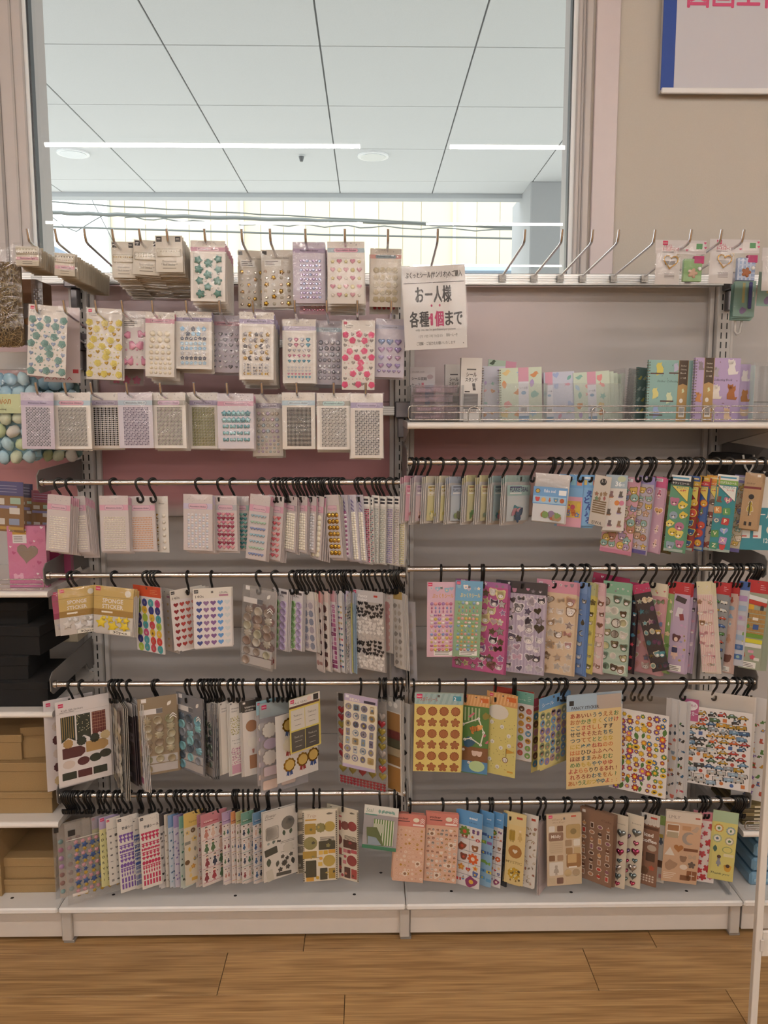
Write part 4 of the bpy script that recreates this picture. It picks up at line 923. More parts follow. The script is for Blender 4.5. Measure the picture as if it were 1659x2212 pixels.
# ================================================================ rail L1
DEFSLV = 'film'
def strip(xl, xr, yt, yb, yaw, tilt, label, band, nx, ny, r, cols, kind='dome', m='pearl', stack=None, Y=2.0, v0=.3, card='#cfc5c4', title='Rhinestone Sticker', plq='#dcb6c4', shape=None):
    def art(c):
        deco(c, band, title, plq, card, 0, .16, .1, 0)
        if shape:
            for j in range(ny):
                for i in range(nx): c.one('heart_sticker' if shape == 'heart' else 'round_sticker', shape, .12+.76*(i+.5)/nx, v0+(.97-v0)*(j+.5)/ny, r, .0035, cols(i, j) if callable(cols) else c.rnd.choice(cols), m)
        else: c.gems(.12, v0, .88, .96, nx, ny, r, cols, kind, m, 'gems')
        c.sleeve()
    pack(xl, xr, yt, yb, Y, yaw, tilt, label, art, stack)
WP = ['#f5efe0', '#ece4d2']
strip(103, 153, 1070, 1192, -8, 5, 'pink banded white pearl card, frontmost at the box end of its rail', PNK, 12, 15, .03, WP, stack=(6, 4.5, .008), v0=.37, Y=1.975)
strip(148, 183, 1072, 1192, -20, -4, 'half-hidden pink banded white pearl card with a fan of spares', PNK, 10, 15, .035, WP, stack=(7, 3, .003), v0=.34, Y=2.01)
strip(214, 276, 1071, 1191, 0, 0, 'square-on pink banded champagne pearl card', PNK, 14, 15, .027, ['#e2dccb', '#d9d2c0'], stack=(4, 2.6, .006), v0=.37, Y=1.985)
strip(274, 333, 1072, 1191, 0, -1, 'pink banded peach pearl card', PNK, 13, 15, .028, ['#dfb391', '#d6a37e'], v0=.37, Y=2.005, stack=(1, 2, .006))
def goldm(c):
    deco(c, '#ddd8cf', '', None, CARD, 0, .2, .01, 0); c.text('title', 'Star', .6, .14, .09, '#56503f', .4)
    for j in range(6):
        c.one('moon_sticker', 'moon', .3, .36+.115*j, .17, .003, '#b98f36' if j % 2 == 0 else '#cfc9be', 'foil'); c.one('pearl', 'circle', .72, .34+.115*j, .11, .004, '#e8e1d3', 'pearl')
    c.sleeve()
pack(329, 362, 1072, 1193, 2.02, -15, 0, 'narrow card of gold foil moons and pearls', goldm)
strip(396, 459, 1068, 1189, -6, 1.5, 'lilac banded card of clear rainbow pearls', '#c9c0d6', 6, 13, .05, ['#dcd6e0', '#e6dfdc', '#d0d8e2'], v0=.34, Y=1.98, stack=(5, 3, .007), title='Decoration Sticker')
strip(462, 511, 1071, 1190, -14, 0, 'card of pink and crimson heart pearls', '#b7b6bb', 4, 9, .09, lambda i, j: ['#c9738f', '#a33a57', '#e0a0a6', '#8f2c48'][(i*2+j) % 4], v0=.3, shape='heart', Y=1.99, stack=(2, 2.5, .005))
strip(505, 537, 1072, 1190, -14, 0, 'narrow card of teal heart pearls', '#a9c3bd', 3, 9, .12, lambda i, j: ['#5aa8a8', '#8cc5b8', '#3f8b90'][(i+j) % 3], v0=.3, shape='heart', Y=2.02)
strip(541, 585, 1069, 1210, -16, 6, 'tilted pink banded card of blue and green heart pearls', PNK, 5, 7, .075, lambda i, j: ['#a3bcc9', '#b3cdb6', '#8f9cc6', '#9dc0cf'][j % 4], v0=.28, shape='heart', Y=1.985, stack=(3, 2.5, .006))
strip(580, 614, 1071, 1210, -25, 5, 'tilted narrow card of coral heart pearls', PNK, 3, 8, .12, lambda i, j: ['#d98289', '#e3a3a3', '#c45a67'][(i+j) % 3], v0=.3, shape='heart', Y=2.0, stack=(4, 3, .006))
def cluster(spec):
    for a in spec: strip(*a)
strip(613, 642, 1071, 1192, -40, 4, 'ivory pearl card with grey top, first in the packed cluster', '#b9a6ad', 5, 14, .08, WP, Y=2.0, stack=(3, 3.2, .004))
strip(634, 664, 1071, 1192, -40, 2, 'second ivory pearl card with pink band in the packed cluster', PNK, 5, 14, .08, WP, Y=2.0, stack=(3, 3, .004))
strip(654, 684, 1071, 1192, -40, 3, 'clear pearl card with pink band in the packed cluster', PNK, 5, 13, .09, ['#d9d6d8', '#c9c6ca'], Y=2.0, stack=(2, 3, .004))
strip(676, 700, 1071, 1208, -42, 5, 'card of big ivory pearls leaning in the packed cluster', PNK, 2, 8, .19, ['#e9e1cc'], Y=1.995, shape='circle', stack=(4, 5, .004))
strip(700, 731, 1069, 1204, -35, -5, 'card of shiny gold pearls', '#cfc8b8', 3, 7, .14, GOLD[:2], m='foil', Y=1.985, shape='circle', v0=.27, stack=(3, 3, .005))
def chev(c, cols, nx, r):
    deco(c, '#cbc6d2', '', None, '#d3cdd6', 0, .2, .01, 0)
    for k in range(3): c.poly('chevrons', rotp([(-1, -.4), (0, .5), (1, -.4), (1, -.8), (0, .1), (-1, -.8)], 0, c.W*.3), .5, .08+.06*k, '#8f83ad', .0004)
    c.gems(.12, .26, .88, .98, nx, 20, r, cols, 'dome', 'pearl', 'gems'); c.sleeve()
pack(722, 750, 1069, 1204, 2.0, -45, -4, 'clear card with purple chevrons and plum hearts', lambda c: chev(c, ['#8d4a74', '#cfc3cb'], 3, .12), (2, 3, .004))
pack(740, 768, 1069, 1210, 2.0, -35, -5, 'clear card with purple chevrons and ivory pearls', lambda c: chev(c, WP, 4, .1), (2, 3, .004))
pack(762, 784, 1069, 1212, 2.0, -45, -5, 'slim chevron card of ivory pearls beside the magenta gems', lambda c: chev(c, WP, 3, .12), (2, 3, .004))
def tube_card(c, cols, m='gem', nx=4, ny=26):
    c.base('#d6d1cc'); c.hcol = '#e9e6e1'; c.rect('header', 0, 0, 1, .15, '#e9e6e1')
    for k in range(2): c.rect('print', .15, .035+.05*k, .85, .065+.05*k, '#35323a', .0003)
    c.gems(.06, .18, .94, .99, nx, ny, .09, cols, 'dome', m, 'gems', h=c.W*.13); c.sleeve()
for i, (a, b, ya, yb, cols, nm) in enumerate(((779, 798, 1072, 1216, ['#a63a62', '#c46a86', '#7e2748'], 'magenta'), (791, 806, 1074, 1214, ['#5f8f96', '#a96a7c', '#d5d0cc'], 'mixed coloured'), (803, 819, 1070, 1217, ['#cdd3cf', '#b6bdb8'], 'clear grey'), (817, 834, 1072, 1218, ['#d5d8cf', '#c3c7bc'], 'clear greenish'), (834, 850, 1072, 1218, ['#a99abf', '#8f81ac'], 'mauve'), (849, 863, 1072, 1220, ['#b8a4b5', '#cfc7b0'], 'pale pink and lemon'), (860, 876, 1073, 1221, ['#d8cf9c', '#c9bf86'], 'lemon yellow'))):
    pack(a, b, ya, yb, 1.99, -35, -1.5 if i < 2 else 1, 'slim black-barred white header card of %s gems at the rail end' % nm, lambda c, cols=cols: tube_card(c, cols), (2, 2.2, .005))
# ================================================================ rail L2
NAME = 'sticker_sheet'
def sponge(c, hd, star, acc):
    c.base('#cfc9c4'); c.hcol = hd; c.rect('header', 0, 0, 1, .60, hd); c.rect('header_band', 0, .49, 1, .62, '#a07c3c' if hd != '#c0597f' else '#a53f68', .0003)
    c.logo(.04, .02, .12); c.text('title', 'SPONGE', .48, .345, .105, '#e9e4e0', .52, .0005, .02); c.text('title', 'STICKER', .48, .465, .105, '#e9e4e0', .54, .0005, .02)
    c.rect('print', .2, .525, .48, .56, '#efe9dd', .0005); c.sh('print', 'scallop', .86, .12, .085, '#e6e0d2', .0004); c.rect('fold_line', 0, .215, 1, .222, '#8e7a48', .0004)
    for i, (u, v, s) in enumerate(((.2, .78, .15), (.5, .84, .16), (.8, .82, .15), (.42, .69, .1), (.66, .69, .1), (.84, .68, .1), (.27, .67, .07))):
        c.one('foam_star', 'star', u, v, s, .004, star if (i+acc) % 4 else ('#d9d4d0' if star != '#e6c92c' else '#efd23a'), 'print', .3*i, .001*(i % 3))
    c.rect('count_label', .44, .9, .97, .985, '#e4ded2', .0052); c.text('count_label', '30pcs', .7, .965, .06, '#3a352c', .36, .0054, .01); c.sleeve('sleeve', -.01, -.005, 1.01, 1.005)
pack(110, 176, 1276, 1371, 2.03, 20, -3, 'pink headed foam star bag behind the white stars', lambda c: sponge(c, '#c0597f', '#cfc9cf', 1))
pack(124, 206, 1268, 1369, 1.985, 29, -1, 'gold headed bag of white foam stars', lambda c: sponge(c, '#c9ab66', '#e9e6e6', 0))
pack(204, 289, 1268, 1370, 1.98, -10, 4, 'gold headed bag of yellow foam stars', lambda c: sponge(c, '#c9ab66', '#e6c92c', 0), (3, 4, .006))
BRI = ['#c9457a', '#e3b93a', '#d2453f', '#4fa5ad', '#a9c24a', '#3a3f86', '#cf4a58']
def circles(c):
    sheet(c, '#d2542e', '#ece6e4', .16, '', '#f0c48a', None, sub=1)
    cells(c, 'stickers', .04, .19, .97, .99, 4, 7, ['flat_circle'], BRI, .095, one='round_sticker', h=.0003, jit=.05, m='print')
    for j in range(7):
        for i in range(4):
            u, v = .04+.93*(i+.5)/4, .19+.8*(j+.5)/7
            c.sh('stickers', 'bear', u, v, .055, '#2c2628', .0005); c.sh('stickers', 'circle', u, v+.008, .034, '#f0d9c8', .0006)
pack(287, 346, 1266, 1406, 1.985, -38, -3, 'orange headed sheet of round animal face stickers', circles, (1, 2, .01))
def hearts(c, colf, hdr='#e3ddd3', nx=5, ny=7, tt=True):
    c.base('#e7e1df'); c.hcol = hdr; c.rect('header', 0, 0, 1, .17, hdr); c.logo(.03, .02, .11, '#2d2a2c'); c.text('title', '140s', .17, .155, .075, '#3a3538', .22); c.text('title', 'USUAL', .8, .1, .055, '#4a4546', .22)
    c.rect('print', .68, .115, .92, .148, '#b87f95'); c.rect('hang_hole', .47, .05, .53, .05+.06*c.W/c.H, '#77716c', .0004)
    for j in range(ny):
        for i in range(nx): c.one('heart_sticker', 'flat_heart', .06+.92*(i+.5)/nx, .2+.78*(j+.5)/ny, .072, .0003, colf(i), 'print')
    c.sleeve()
pack(342, 368, 1270, 1402, 2.03, -40, 0, 'edge of a cream heart sheet between the orange and red sheets', lambda c: hearts(c, lambda i: '#dcc58e', nx=2), (4, 4, .003))
pack(366, 436, 1270, 1400, 2.0, 36, -3, 'white sheet of red graded hearts', lambda c: hearts(c, lambda i: ['#8f1f2c', '#b3403f', '#c26052', '#cf7f73', '#d9a49c'][i]), (2, 8, .006))
pack(416, 499, 1270, 1398, 1.985, 17, 0, 'white sheet of blue to purple hearts', lambda c: hearts(c, lambda i: ['#3f4f91', '#8e6c97', '#7d5790', '#5c94cf', '#d3d9da'][i]), (2, 2, .008))
def seals(c, cols, body=None, nrow=5, lab='#b7b2b0', leaf=1):
    c.base(body or '#9d9590', 'clear' if not body else 'print'); c.hcol = '#b3aca8'; c.logo(.09, .01, .13, '#e5dfdc'); c.rect('title_label', .04, .15, .62, .215, '#ddd8d6', .0006); c.rect('title_label', .46, .152, .62, .213, '#6d6c70', .0007)
    c.sh('print', 'leaf', .8, .1, .08, '#e6e1da', .0006, .7)
    for j in range(nrow):
        for i in range(3): c.one('wax_seal', 'seal' if (i+j) % 3 else 'flower8', .2+.3*i+c.rnd.uniform(-.02, .02), .3+.095*j, .125, .0035, c.rnd.choice(cols), 'pearl', c.rnd.uniform(0, 3))
    c.rect('band_label', .04, .76, .96, .855, lab, .0008, 'gloss'); c.rect('band_label', .05, .868, .95, .97, lab, .0008, 'gloss')
    for i in range(3): c.one('wax_seal', 'seal', .2+.3*i, .8 if i < 2 else .815, .11, .003, c.rnd.choice(cols), 'pearl'); 
    c.one('wax_seal', 'seal', .18, .92, .12, .003, cols[0], 'pearl'); c.sleeve()
    for k in range(2): c.poly('chevrons', rotp([(-1, -.4), (0, .5), (1, -.4), (1, -.7), (0, .15), (-1, -.7)], 0, c.W*.09), .88, .24+.03*k, '#ece8e4', .0045)
BRN = ['#a08c7e', '#8d776b', '#a7a28c', '#94857a', '#b0a79a']
pack(525, 596, 1268, 1444, 1.975, -28, 4, 'clear pack of brown wax seal stickers on the sponge star rail', lambda c: seals(c, BRN), None)
def redseal(c): c.base('#cfc6c2'); cells(c, 'stickers', .1, .15, .95, .98, 3, 5, ['scallop'], ['#8f1f2b', '#7a1823'], .15, d=.002); c.sleeve()
pack(540, 598, 1275, 1440, 2.0, -28, 2, 'pack of dark red wax seals behind the brown ones', redseal)
def dots2(c, a='#8db37a', b='#b9a6cb'):
    c.base('#dfd9da'); c.hcol = '#dfd9da'; c.text('title', 'SEAL', .5, .12, .14, '#4a4546', .5); c.rect('print', .55, .03, .92, .07, '#5a5055')
    for j in range(7):
        for i in range(2): c.one('round_seal', 'seal', .27+.46*i, .24+.115*j, .2, .003, a if i == 0 else b, 'pearl')
    c.sleeve()
pack(590, 622, 1272, 1404, 2.0, -35, 3, 'card of green and lilac round seals next to the red seals', dots2, (3, 4, .006))
pack(626, 654, 1275, 1404, 2.0, -40, 2, 'second card of green and lilac round seals', dots2, (2, 3, .006))
def flat(c, hdr, body, names, cols, nx, ny, r, title='', hh=.14, out=None, logo='#d0285e', **k):
    sheet(c, hdr, body, hh, title, '#4a4546', logo, sub=0, **k); cells(c, 'stickers', .04, hh+.03, .96, .98, nx, ny, names, cols, r, out)
NEU = ['#b9b0b3', '#8f8a93', '#cdc3b8']
for i, (a, b, ya, yb, yaw, ti, hdr, body, nm, cols, nx, ny, r, lab) in enumerate((
 (650, 676, 1277, 1404, -45, -4, '#e4ded8', '#ddd5d3', ['scallop'], ['#8e93a5', '#b3a9b5'], 2, 6, .2, 'pale card of grey-blue scalloped seals'),
 (664, 682, 1278, 1404, -55, -4, '#e6dccb', '#ded6ce', ['flower'], ['#cbbfae', '#e6dccb'], 2, 7, .2, 'cream edged card of faded flowers'),
 (678, 692, 1276, 1444, -55, -3, '#d98a8a', '#dccfca', ['rect', 'circle'], ['#6d3f44', '#b98f8a', '#3d3033'], 2, 6, .22, 'card with coral header and maroon labels'),
 (690, 708, 1276, 1444, -50, -2, '#dfc9c4', '#e2dad4', ['scallop', 'rect'], ['#6e4a48', '#a58b7c', '#493a3a'], 1, 7, .3, 'tall card of brown scallop labels'),
 (705, 722, 1275, 1444, -50, -4, '#cf9aa3', '#dfd8da', ['square'], ['#8d3f6d', '#b06a92', '#e3cfd9'], 3, 14, .15, 'tall card of plum gingham tapes'),
 (718, 738, 1275, 1446, -50, -3, '#dcdada', '#e4e0e0', ['heart'], ['#4a6a9c', '#c2455c', '#d3b06a', '#4f8d84'], 4, 12, .1, 'tall card of tiny coloured hearts'),
 (733, 752, 1275, 1448, -50, -2, '#cfc3dc', '#dfdbe4', ['star'], ['#4f83b8', '#e0a84e', '#8b5fa6', '#6ab0b0'], 2, 9, .18, 'tall card of coloured stars'),
 (748, 758, 1276, 1448, -60, -2, '#b0a3c4', '#e3d98c', ['rect'], ['#d6cb76'], 1, 8, .3, 'lemon card with lilac header'),
 (752, 764, 1277, 1448, -66, -2, '#c4c2cf', '#9fb6c9', ['rect'], ['#8ba6bc'], 1, 8, .3, 'plain blue-grey card beside the lemon one'))):
    pack(a, b, ya, yb, 2.0, yaw, ti, lab, lambda c, hdr=hdr, body=body, nm=nm, cols=cols, nx=nx, ny=ny, r=r: flat(c, hdr, body, nm, cols, nx, ny, r, logo=None), (2, 2.2, .003))
def bwh(c, side=0):
    c.base('#bdb6b2', 'gloss'); c.hcol = '#c9c5c6'; c.rect('header', 0, 0, 1, .14, '#c6c3c5'); c.logo(.03, .01, .1); c.text('title', 'Fancy', .35, .085, .075, '#efeced', .3, .0005, .02); c.text('title', 'Sticker', .32, .13, .075, '#efeced', .34, .0005, .02)
    c.rect('print', .7, .05, .82, .075, '#c8402f')
    for a, b, cols in ((.16, .34, ['#1e1a1c', '#2b2628']), (.34, .55, ['#ddd7d1', '#e9e4df']), (.55, .63, ['#c5bdb6']), (.63, .81, ['#1e1a1c', '#2b2628']), (.81, .98, ['#ddd7d1', '#ece7e2'])):
        cells(c, 'stickers', .02, a, .98, b, 8, max(2, int((b-a)*24)), ['heart'], cols, .055, jit=.35, rot=.4)
    c.sleeve()
pack(749, 764, 1280, 1450, 1.99, 68, 0, 'edge-on sheet of black hearts leaning against its twin', bwh)
pack(761, 827, 1276, 1446, 1.975, -36, -2, 'silver sheet with bands of black and white hearts', bwh, (2, 2, .01))
def pflow(c): sheet(c, '#e2dcd8', '#e8e1dc', .14, '', '#c23d3a', None, sub=1); cells(c, 'stickers', .1, .16, .9, .98, 1, 7, ['scallop'], ['#d9a3a3', '#e3b9b3'], .35); c.sleeve()
pack(824, 846, 1280, 1408, 2.01, -38, 0, 'narrow white card of pale pink flowers', pflow, (5, 3.2, .006))
def gtrim(c): c.base('#dcd7d2'); c.rect('header', 0, 0, 1, .1, '#b99c5c'); cells(c, 'stickers', .1, .14, .9, .98, 2, 9, ['blob', 'leaf'], ['#9d9690', '#c3b9ad'], .2); c.sleeve()
pack(846, 868, 1278, 1440, 2.0, -50, -3, 'white card with gold foil header beside the pale flowers', gtrim, (5, 2.5, .004))
def trim(c): c.base('#d9d4d2'); cells(c, 'stickers', .05, .12, .95, .95, 3, 7, ['tri', 'star', 'blob', 'tall'], ['#b9a070', '#7d7770', '#a99a86'], .12); c.sleeve('frost')
pack(843, 896, 1300, 1466, 2.05, -32, -2, 'frosted card of beige bunting stickers at the middle post', trim)
# ================================================================ rail L3
MAR, FOR, KRA = '#54272c', '#2e352c', '#b08d5a'
def tags(c):
    c.base('#e3dcdb'); c.hcol = '#e3dcdb'; c.logo(.05, .03, .09); c.text('title', 'Kraft Gift Stickers', .3, .125, .04, '#5c5456', .4); c.rect('print', .06, .135, .34, .14, '#8a8284'); c.rect('fold_line', 0, .15, 1, .152, '#b9b1b0')
    W_ = c.W
    for u, col in ((.21, FOR), (.5, FOR), (.79, '#6b2f30')):
        c.part('banner_sticker').box((u-.13-.5)*W_, (u+.13-.5)*W_, -.0004, 0, -.42*c.H, -.19*c.H, col, 'print')
        c.poly('banner_sticker', [(-.13*W_, .02*c.H), (.13*W_, .02*c.H), (.13*W_, -.05*c.H), (0, .0), (-.13*W_, -.05*c.H)], u, .44, col, .0004)
    for k in range(6): c.rect('print', .1+.04*k, .19, .108+.04*k, .45, '#b99a5c', .0006)
    for k in range(30): c.sh('print', 'circle', .5+c.rnd.uniform(-.12, .12), c.rnd.uniform(.2, .4), .008, '#d9cfa8', .0006)
    for k in range(6): c.rect('print', .67+.045*k, .19, .673+.045*k, .42, '#c09a7c', .0006); c.rect('print', .66, .2+.037*k, .92, .203+.037*k, '#c09a7c', .0006)
    for u, v, col in ((.2, .51, KRA), (.45, .505, FOR), (.7, .5, FOR), (.9, .49, '#c9b48a')): c.one('round_label', 'flat_scallop', u, v, .095, .0004, col, 'print'); c.sh('print', 'circle', u, v, .07, H(col)[:3] if 0 else '#c9b890' if col == KRA else '#46493f' if col == FOR else '#d6c7a2', .0006)
    for u, v, col in ((.3, .62, MAR), (.74, .59, KRA)): c.one('tag_sticker', 'flat_tag', u, v, .21, .0004, col, 'print'); c.sh('print', 'circle', u+.16, v, .035, '#d9cfc4' if col == MAR else FOR, .0006); c.rect('print', u-.15, v-.012, u+.03, v-.006, '#d3c1a0', .0006); c.rect('print', u-.15, v+.005, u-.02, v+.01, '#d3c1a0', .0006)
    for u, v, col in ((.2, .755, '#d3c4bb'), (.47, .745, MAR), (.7, .735, FOR), (.89, .71, '#3a3a30')): c.one('oval_label', 'flat_oval', u, v, .115, .0004, col, 'print'); c.rect('print', u-.05, v-.004, u+.05, v+.004, '#c9b890' if col != '#d3c4bb' else '#8a7a70', .0006)
    for u, col in ((.2, FOR), (.49, MAR), (.78, FOR)): c.one('square_label', 'flat_rect', u, .89, .132, .0004, col, 'print'); c.rect('print', u-.09, .905, u+.09, .925, '#c9a46a', .0006); c.rect('print', u-.1, .865, u+.1, .87, '#c9b890', .0006); c.rect('print', u-.07, .88, u+.07, .884, '#c9b890', .0006)
    c.sleeve()
def tags2(c):
    c.base('#ddd6d6'); c.logo(.05, .03, .09)
    for v in (.3, .45, .6, .75, .9): cells(c, 'stickers', .15, v-.06, .98, v+.06, 4, 1, ['scallop', 'rect', 'circle'], [MAR, '#3b2326', '#c9b48a', '#d3c4bb'], .11)
    c.sleeve()
pack(92, 200, 1505, 1700, 2.02, 35, 0, 'white gift label sheet with maroon shapes, behind the banner labels', tags2)
pack(118, 235, 1507, 1690, 1.985, 34, 0, 'white sheet of maroon, dark green and kraft gift labels', tags, (2, 5, .01))
def thick(c): c.base('#b9b2a8', 'clear'); cells(c, 'stickers', .05, .1, .95, .96, 3, 8, ['blob', 'rect', 'circle'], ['#c9bda0', '#8f8578', '#d9d3c6'], .14, d=.003); c.sleeve()
pack(240, 262, 1510, 1690, 2.0, -62, 0, 'thick clear pack of beige charms edge-on beside the gift labels', thick, (3, 4, .003))
def darkl(c): c.base('#4b4145'); c.hcol = '#d6d1cf'; c.rect('header', 0, 0, 1, .16, '#d2cdca'); cells(c, 'stickers', .04, .18, .96, .98, 3, 5, ['square', 'circle', 'rect'], ['#2c2a35', '#432a30', '#7d767c', '#332b2c'], .16); c.sleeve()
pack(259, 285, 1515, 1680, 2.0, -50, -3, 'card of dark navy and maroon labels', darkl, (2, 5, .004))
def whites(c): c.base('#ded9d6'); cells(c, 'stickers', .05, .2, .95, .96, 2, 6, ['rect', 'circle'], ['#b06a86', '#3c3a40', '#8a8288'], .18); c.text('title', 'Wrapping', .5, .1, .12, '#4a4548', .8); c.sleeve()
pack(283, 303, 1513, 1685, 2.0, -58, -4, 'stack of white wrapping cards seen edge-on', whites, (4, 3, .003))
pack(296, 381, 1505, 1672, 1.985, 21, -1, 'brown kraft backed pack of beige wax seals', lambda c: seals(c, ['#9a8d74', '#857564', '#8d8a6c', '#a39a80'], '#8e7d66'), (1, 3, .01))
pack(381, 437, 1503, 1666, 1.99, -38, 0, 'grey backed pack of blue wax seals', lambda c: seals(c, ['#6fa3b3', '#7fb5bd', '#5b6470', '#8a8f98', '#4d5a68'], '#7d7d82'), (1, 3, .01))
pack(432, 458, 1512, 1672, 2.01, -52, 0, 'narrow pack of smoky green wax seals', lambda c: seals(c, ['#5d6b60', '#748074', '#4c4f55'], '#77777a'), (3, 4, .004))
def wrapc(c, body, art=None, hdr='#dfdad5', title='Wrapping Sticker', tc='#4a4548', logo='#2d2a2c'):
    c.base(body); c.hcol = hdr; c.rect('header', 0, 0, 1, .15, hdr); c.logo(.05, .015, .14, logo); c.text('title', title.split()[0], .45, .1, .1, tc, .62, .0004, .01); c.text('title', title.split()[-1], .4, .138, .09, tc, .5, .0004, .01)
    if art: art(c)
    c.sleeve()
pack(455, 478, 1514, 1678, 2.0, 48, -1, 'white wrapping sticker card with plum strips', lambda c: wrapc(c, '#dfdad6', lambda c: cells(c, 'stickers', .4, .2, .95, .95, 1, 6, ['rect'], ['#5a4a66', '#7c3f52', '#3c3a50'], .25)), (3, -3, .004))
pack(474, 497, 1515, 1672, 2.0, 46, -1, 'nearly blank cream wrapping sticker card', lambda c: wrapc(c, '#dfd8cf'), (2, -3, .004))
def floral(c):
    wrapc(c, '#e2ddd6'); cells(c, 'flower_print', .05, .2, .95, .45, 8, 10, ['flower', 'leaf'], ['#a9a45c', '#c9c07c', '#7d7f4c'], .05, jit=.4)
    c.rect('label_panel', .03, .46, .97, .6, '#e3dfda', .0003); c.text('title', 'Especially', .5, .53, .09, '#4a4548', .75, .0005); c.text('title', 'for you', .5, .575, .09, '#4a4548', .5, .0005)
    cells(c, 'flower_print', .05, .62, .95, .85, 8, 9, ['flower'], ['#c98aa6', '#dba9bd', '#a9688a'], .05, jit=.4); c.rect('label_panel', .03, .86, .97, .98, '#cf9fb2', .0003)
pack(495, 521, 1515, 1674, 2.0, 35, -1, 'wrapping sticker card of green and pink flowers', floral, (2, -3, .004))
def kraftr(c):
    wrapc(c, '#ddd6d0', None, '#3c3836', 'WRAPPING STICKER', '#e3ded8', '#e0dad4')
    c.one('round_label', 'flat_circle', .5, .34, .33, .0004, '#a5795a', 'print'); c.one('cloud_label', 'flat_scallop', .55, .56, .32, .0004, '#e2dcd2', 'print'); c.one('pennant_label', 'flat_tall', .55, .82, .38, .0004, '#a5795a', 'print')
    for s in (-1, 1): c.sh('stickers', 'ribbon', .55+s*.1, .68, .13, '#c98f80', .0005, 0, 'print', None, s)
pack(522, 560, 1512, 1675, 2.0, 30, -1, 'dark headed wrapping sticker card of kraft rounds', kraftr, (2, -3, .006))
def clr(c, hd):
    c.base('#bfb9b6', 'frost'); c.hcol = '#8fb3c0'; c.rect('header', 0, 0, 1, .16, hd); c.logo(.04, .02, .1)
    for k in range(10):
        u, v, nm, col = (.19, .55)[k//5]+.02*(k % 2), .3+.15*(k % 5), ('scallop', 'oval', 'scallop', 'rrect', 'rrect')[k % 5], ('#e6e1d8', '#c4b3c9', '#e2dbd4', '#d9c7cf', '#e0c9bd')[k % 5]
        c.one('clear_label', 'flat_'+nm, u, v, .16, .0006, '#a99a92', 'print'); c.one('clear_label', 'flat_'+nm, u, v, .145, .0009, col, 'print')
        for q in range(3): c.rect('print', u-.07, v-.02+.018*q, u+.07, v-.014+.018*q, '#6a5f5e', .0011)
    c.sleeve()
pack(553, 608, 1510, 1692, 2.0, 36, 0, 'clear blue headed sheet of pastel cafe labels', lambda c: clr(c, '#8fb6c4'))
pack(560, 664, 1510, 1705, 2.02, 34, 0, 'large clear sheet of pastel round labels under the medals', lambda c: clr(c, '#a9b3b5'))
def medals(c):
    c.base('#ddd8d4')
    for k, (u, v, col, rib) in enumerate(((.3, .17, '#9c7a2e', '#2c4a86'), (.3, .47, '#d9d2c0', '#8f2a30'), (.3, .77, '#b08a34', '#2c4a86'), (.62, .75, '#a5802e', '#8f2a30'), (.88, .73, '#8f6f28', '#2c4a86'), (.75, .3, '#b08a34', '#8f2a30'))):
        for s in (-1, 1): c.sh('ribbon_tails', 'ribbon', u+s*.03, v+.1, .1, rib, .0004, 0, 'print', None, s)
        c.one('gold_medal' if col != '#d9d2c0' else 'white_medal', 'scallop', u, v, .15, .001, col, 'foil' if col != '#d9d2c0' else 'print', 0, .0005); c.sh('print', 'circle', u, v, .11, '#c9a95e' if col != '#d9d2c0' else '#e6dfd0', .0018, 0, 'print')
    c.sleeve()
pack(594, 684, 1536, 1680, 1.985, 38, -1, 'white sheet of gold award medals with blue and red ribbons', medals)
def thanks(c):
    c.base('#d9c766'); c.hcol = '#e3ddd6'; c.rect('header', 0, 0, 1, .13, '#e3ddd6'); c.rect('header_band', 0, .13, 1, .17, '#5f4236', .0003); c.logo(.04, .01, .12); c.text('title', 'TAG SEAL', .35, .105, .055, '#6a5a4c', .5)
    c.sh('print', 'circle', .66, .06, .07, '#e9cfc6'); c.rect('print', .8, .01, .97, .12, '#2c2a2c', .0003)
    for u, v, col, tc in ((.27, .39, '#d8d2c8', '#5a5450'), (.74, .39, '#d8d2c8', '#5a5450'), (.27, .79, '#55524e', '#cfcac2'), (.74, .79, '#4b4947', '#cfcac2')):
        c.part('tag_sticker').box((u-.225-.5)*c.W, (u+.225-.5)*c.W, -.0004, 0, -(v+.185)*c.H, -(v-.185)*c.H, col, 'print')
        c.text('title', 'Thank you', u, v-.06, .06, tc, .28, .0006); c.rect('print', u-.12, v, u+.12, v+.006, tc, .0006); c.rect('print', u-.1, v+.1, u+.1, v+.106, tc, .0006)
    c.sleeve()
pack(624, 689, 1504, 1620, 1.965, 40, -1, 'yellow and grey thank-you tag sheet in front of the medals', thanks, (1, 2, .008))
def rgold(c):
    c.base('#a9937c', 'clear'); c.rect('corner_label', .04, .01, .13, .09, '#2b2829', .001)
    for j in range(9):
        for i in range(5): c.one('heart_sticker', 'heart', .1+.2*i, .19+.08*j, .075, .003, c.rnd.choice(['#8f2730', '#8a7a34', '#9c9088', '#a23a3c']), 'gloss')
    cells(c, 'stickers', .04, .9, .97, .985, 14, 3, ['heart'], ['#99323a', '#8a2a30'], .03, d=.002, m='gloss'); c.sleeve()
pack(727, 835, 1503, 1702, 2.01, -29, -1, 'clear amber sheet of red and gold puffy hearts', rgold)
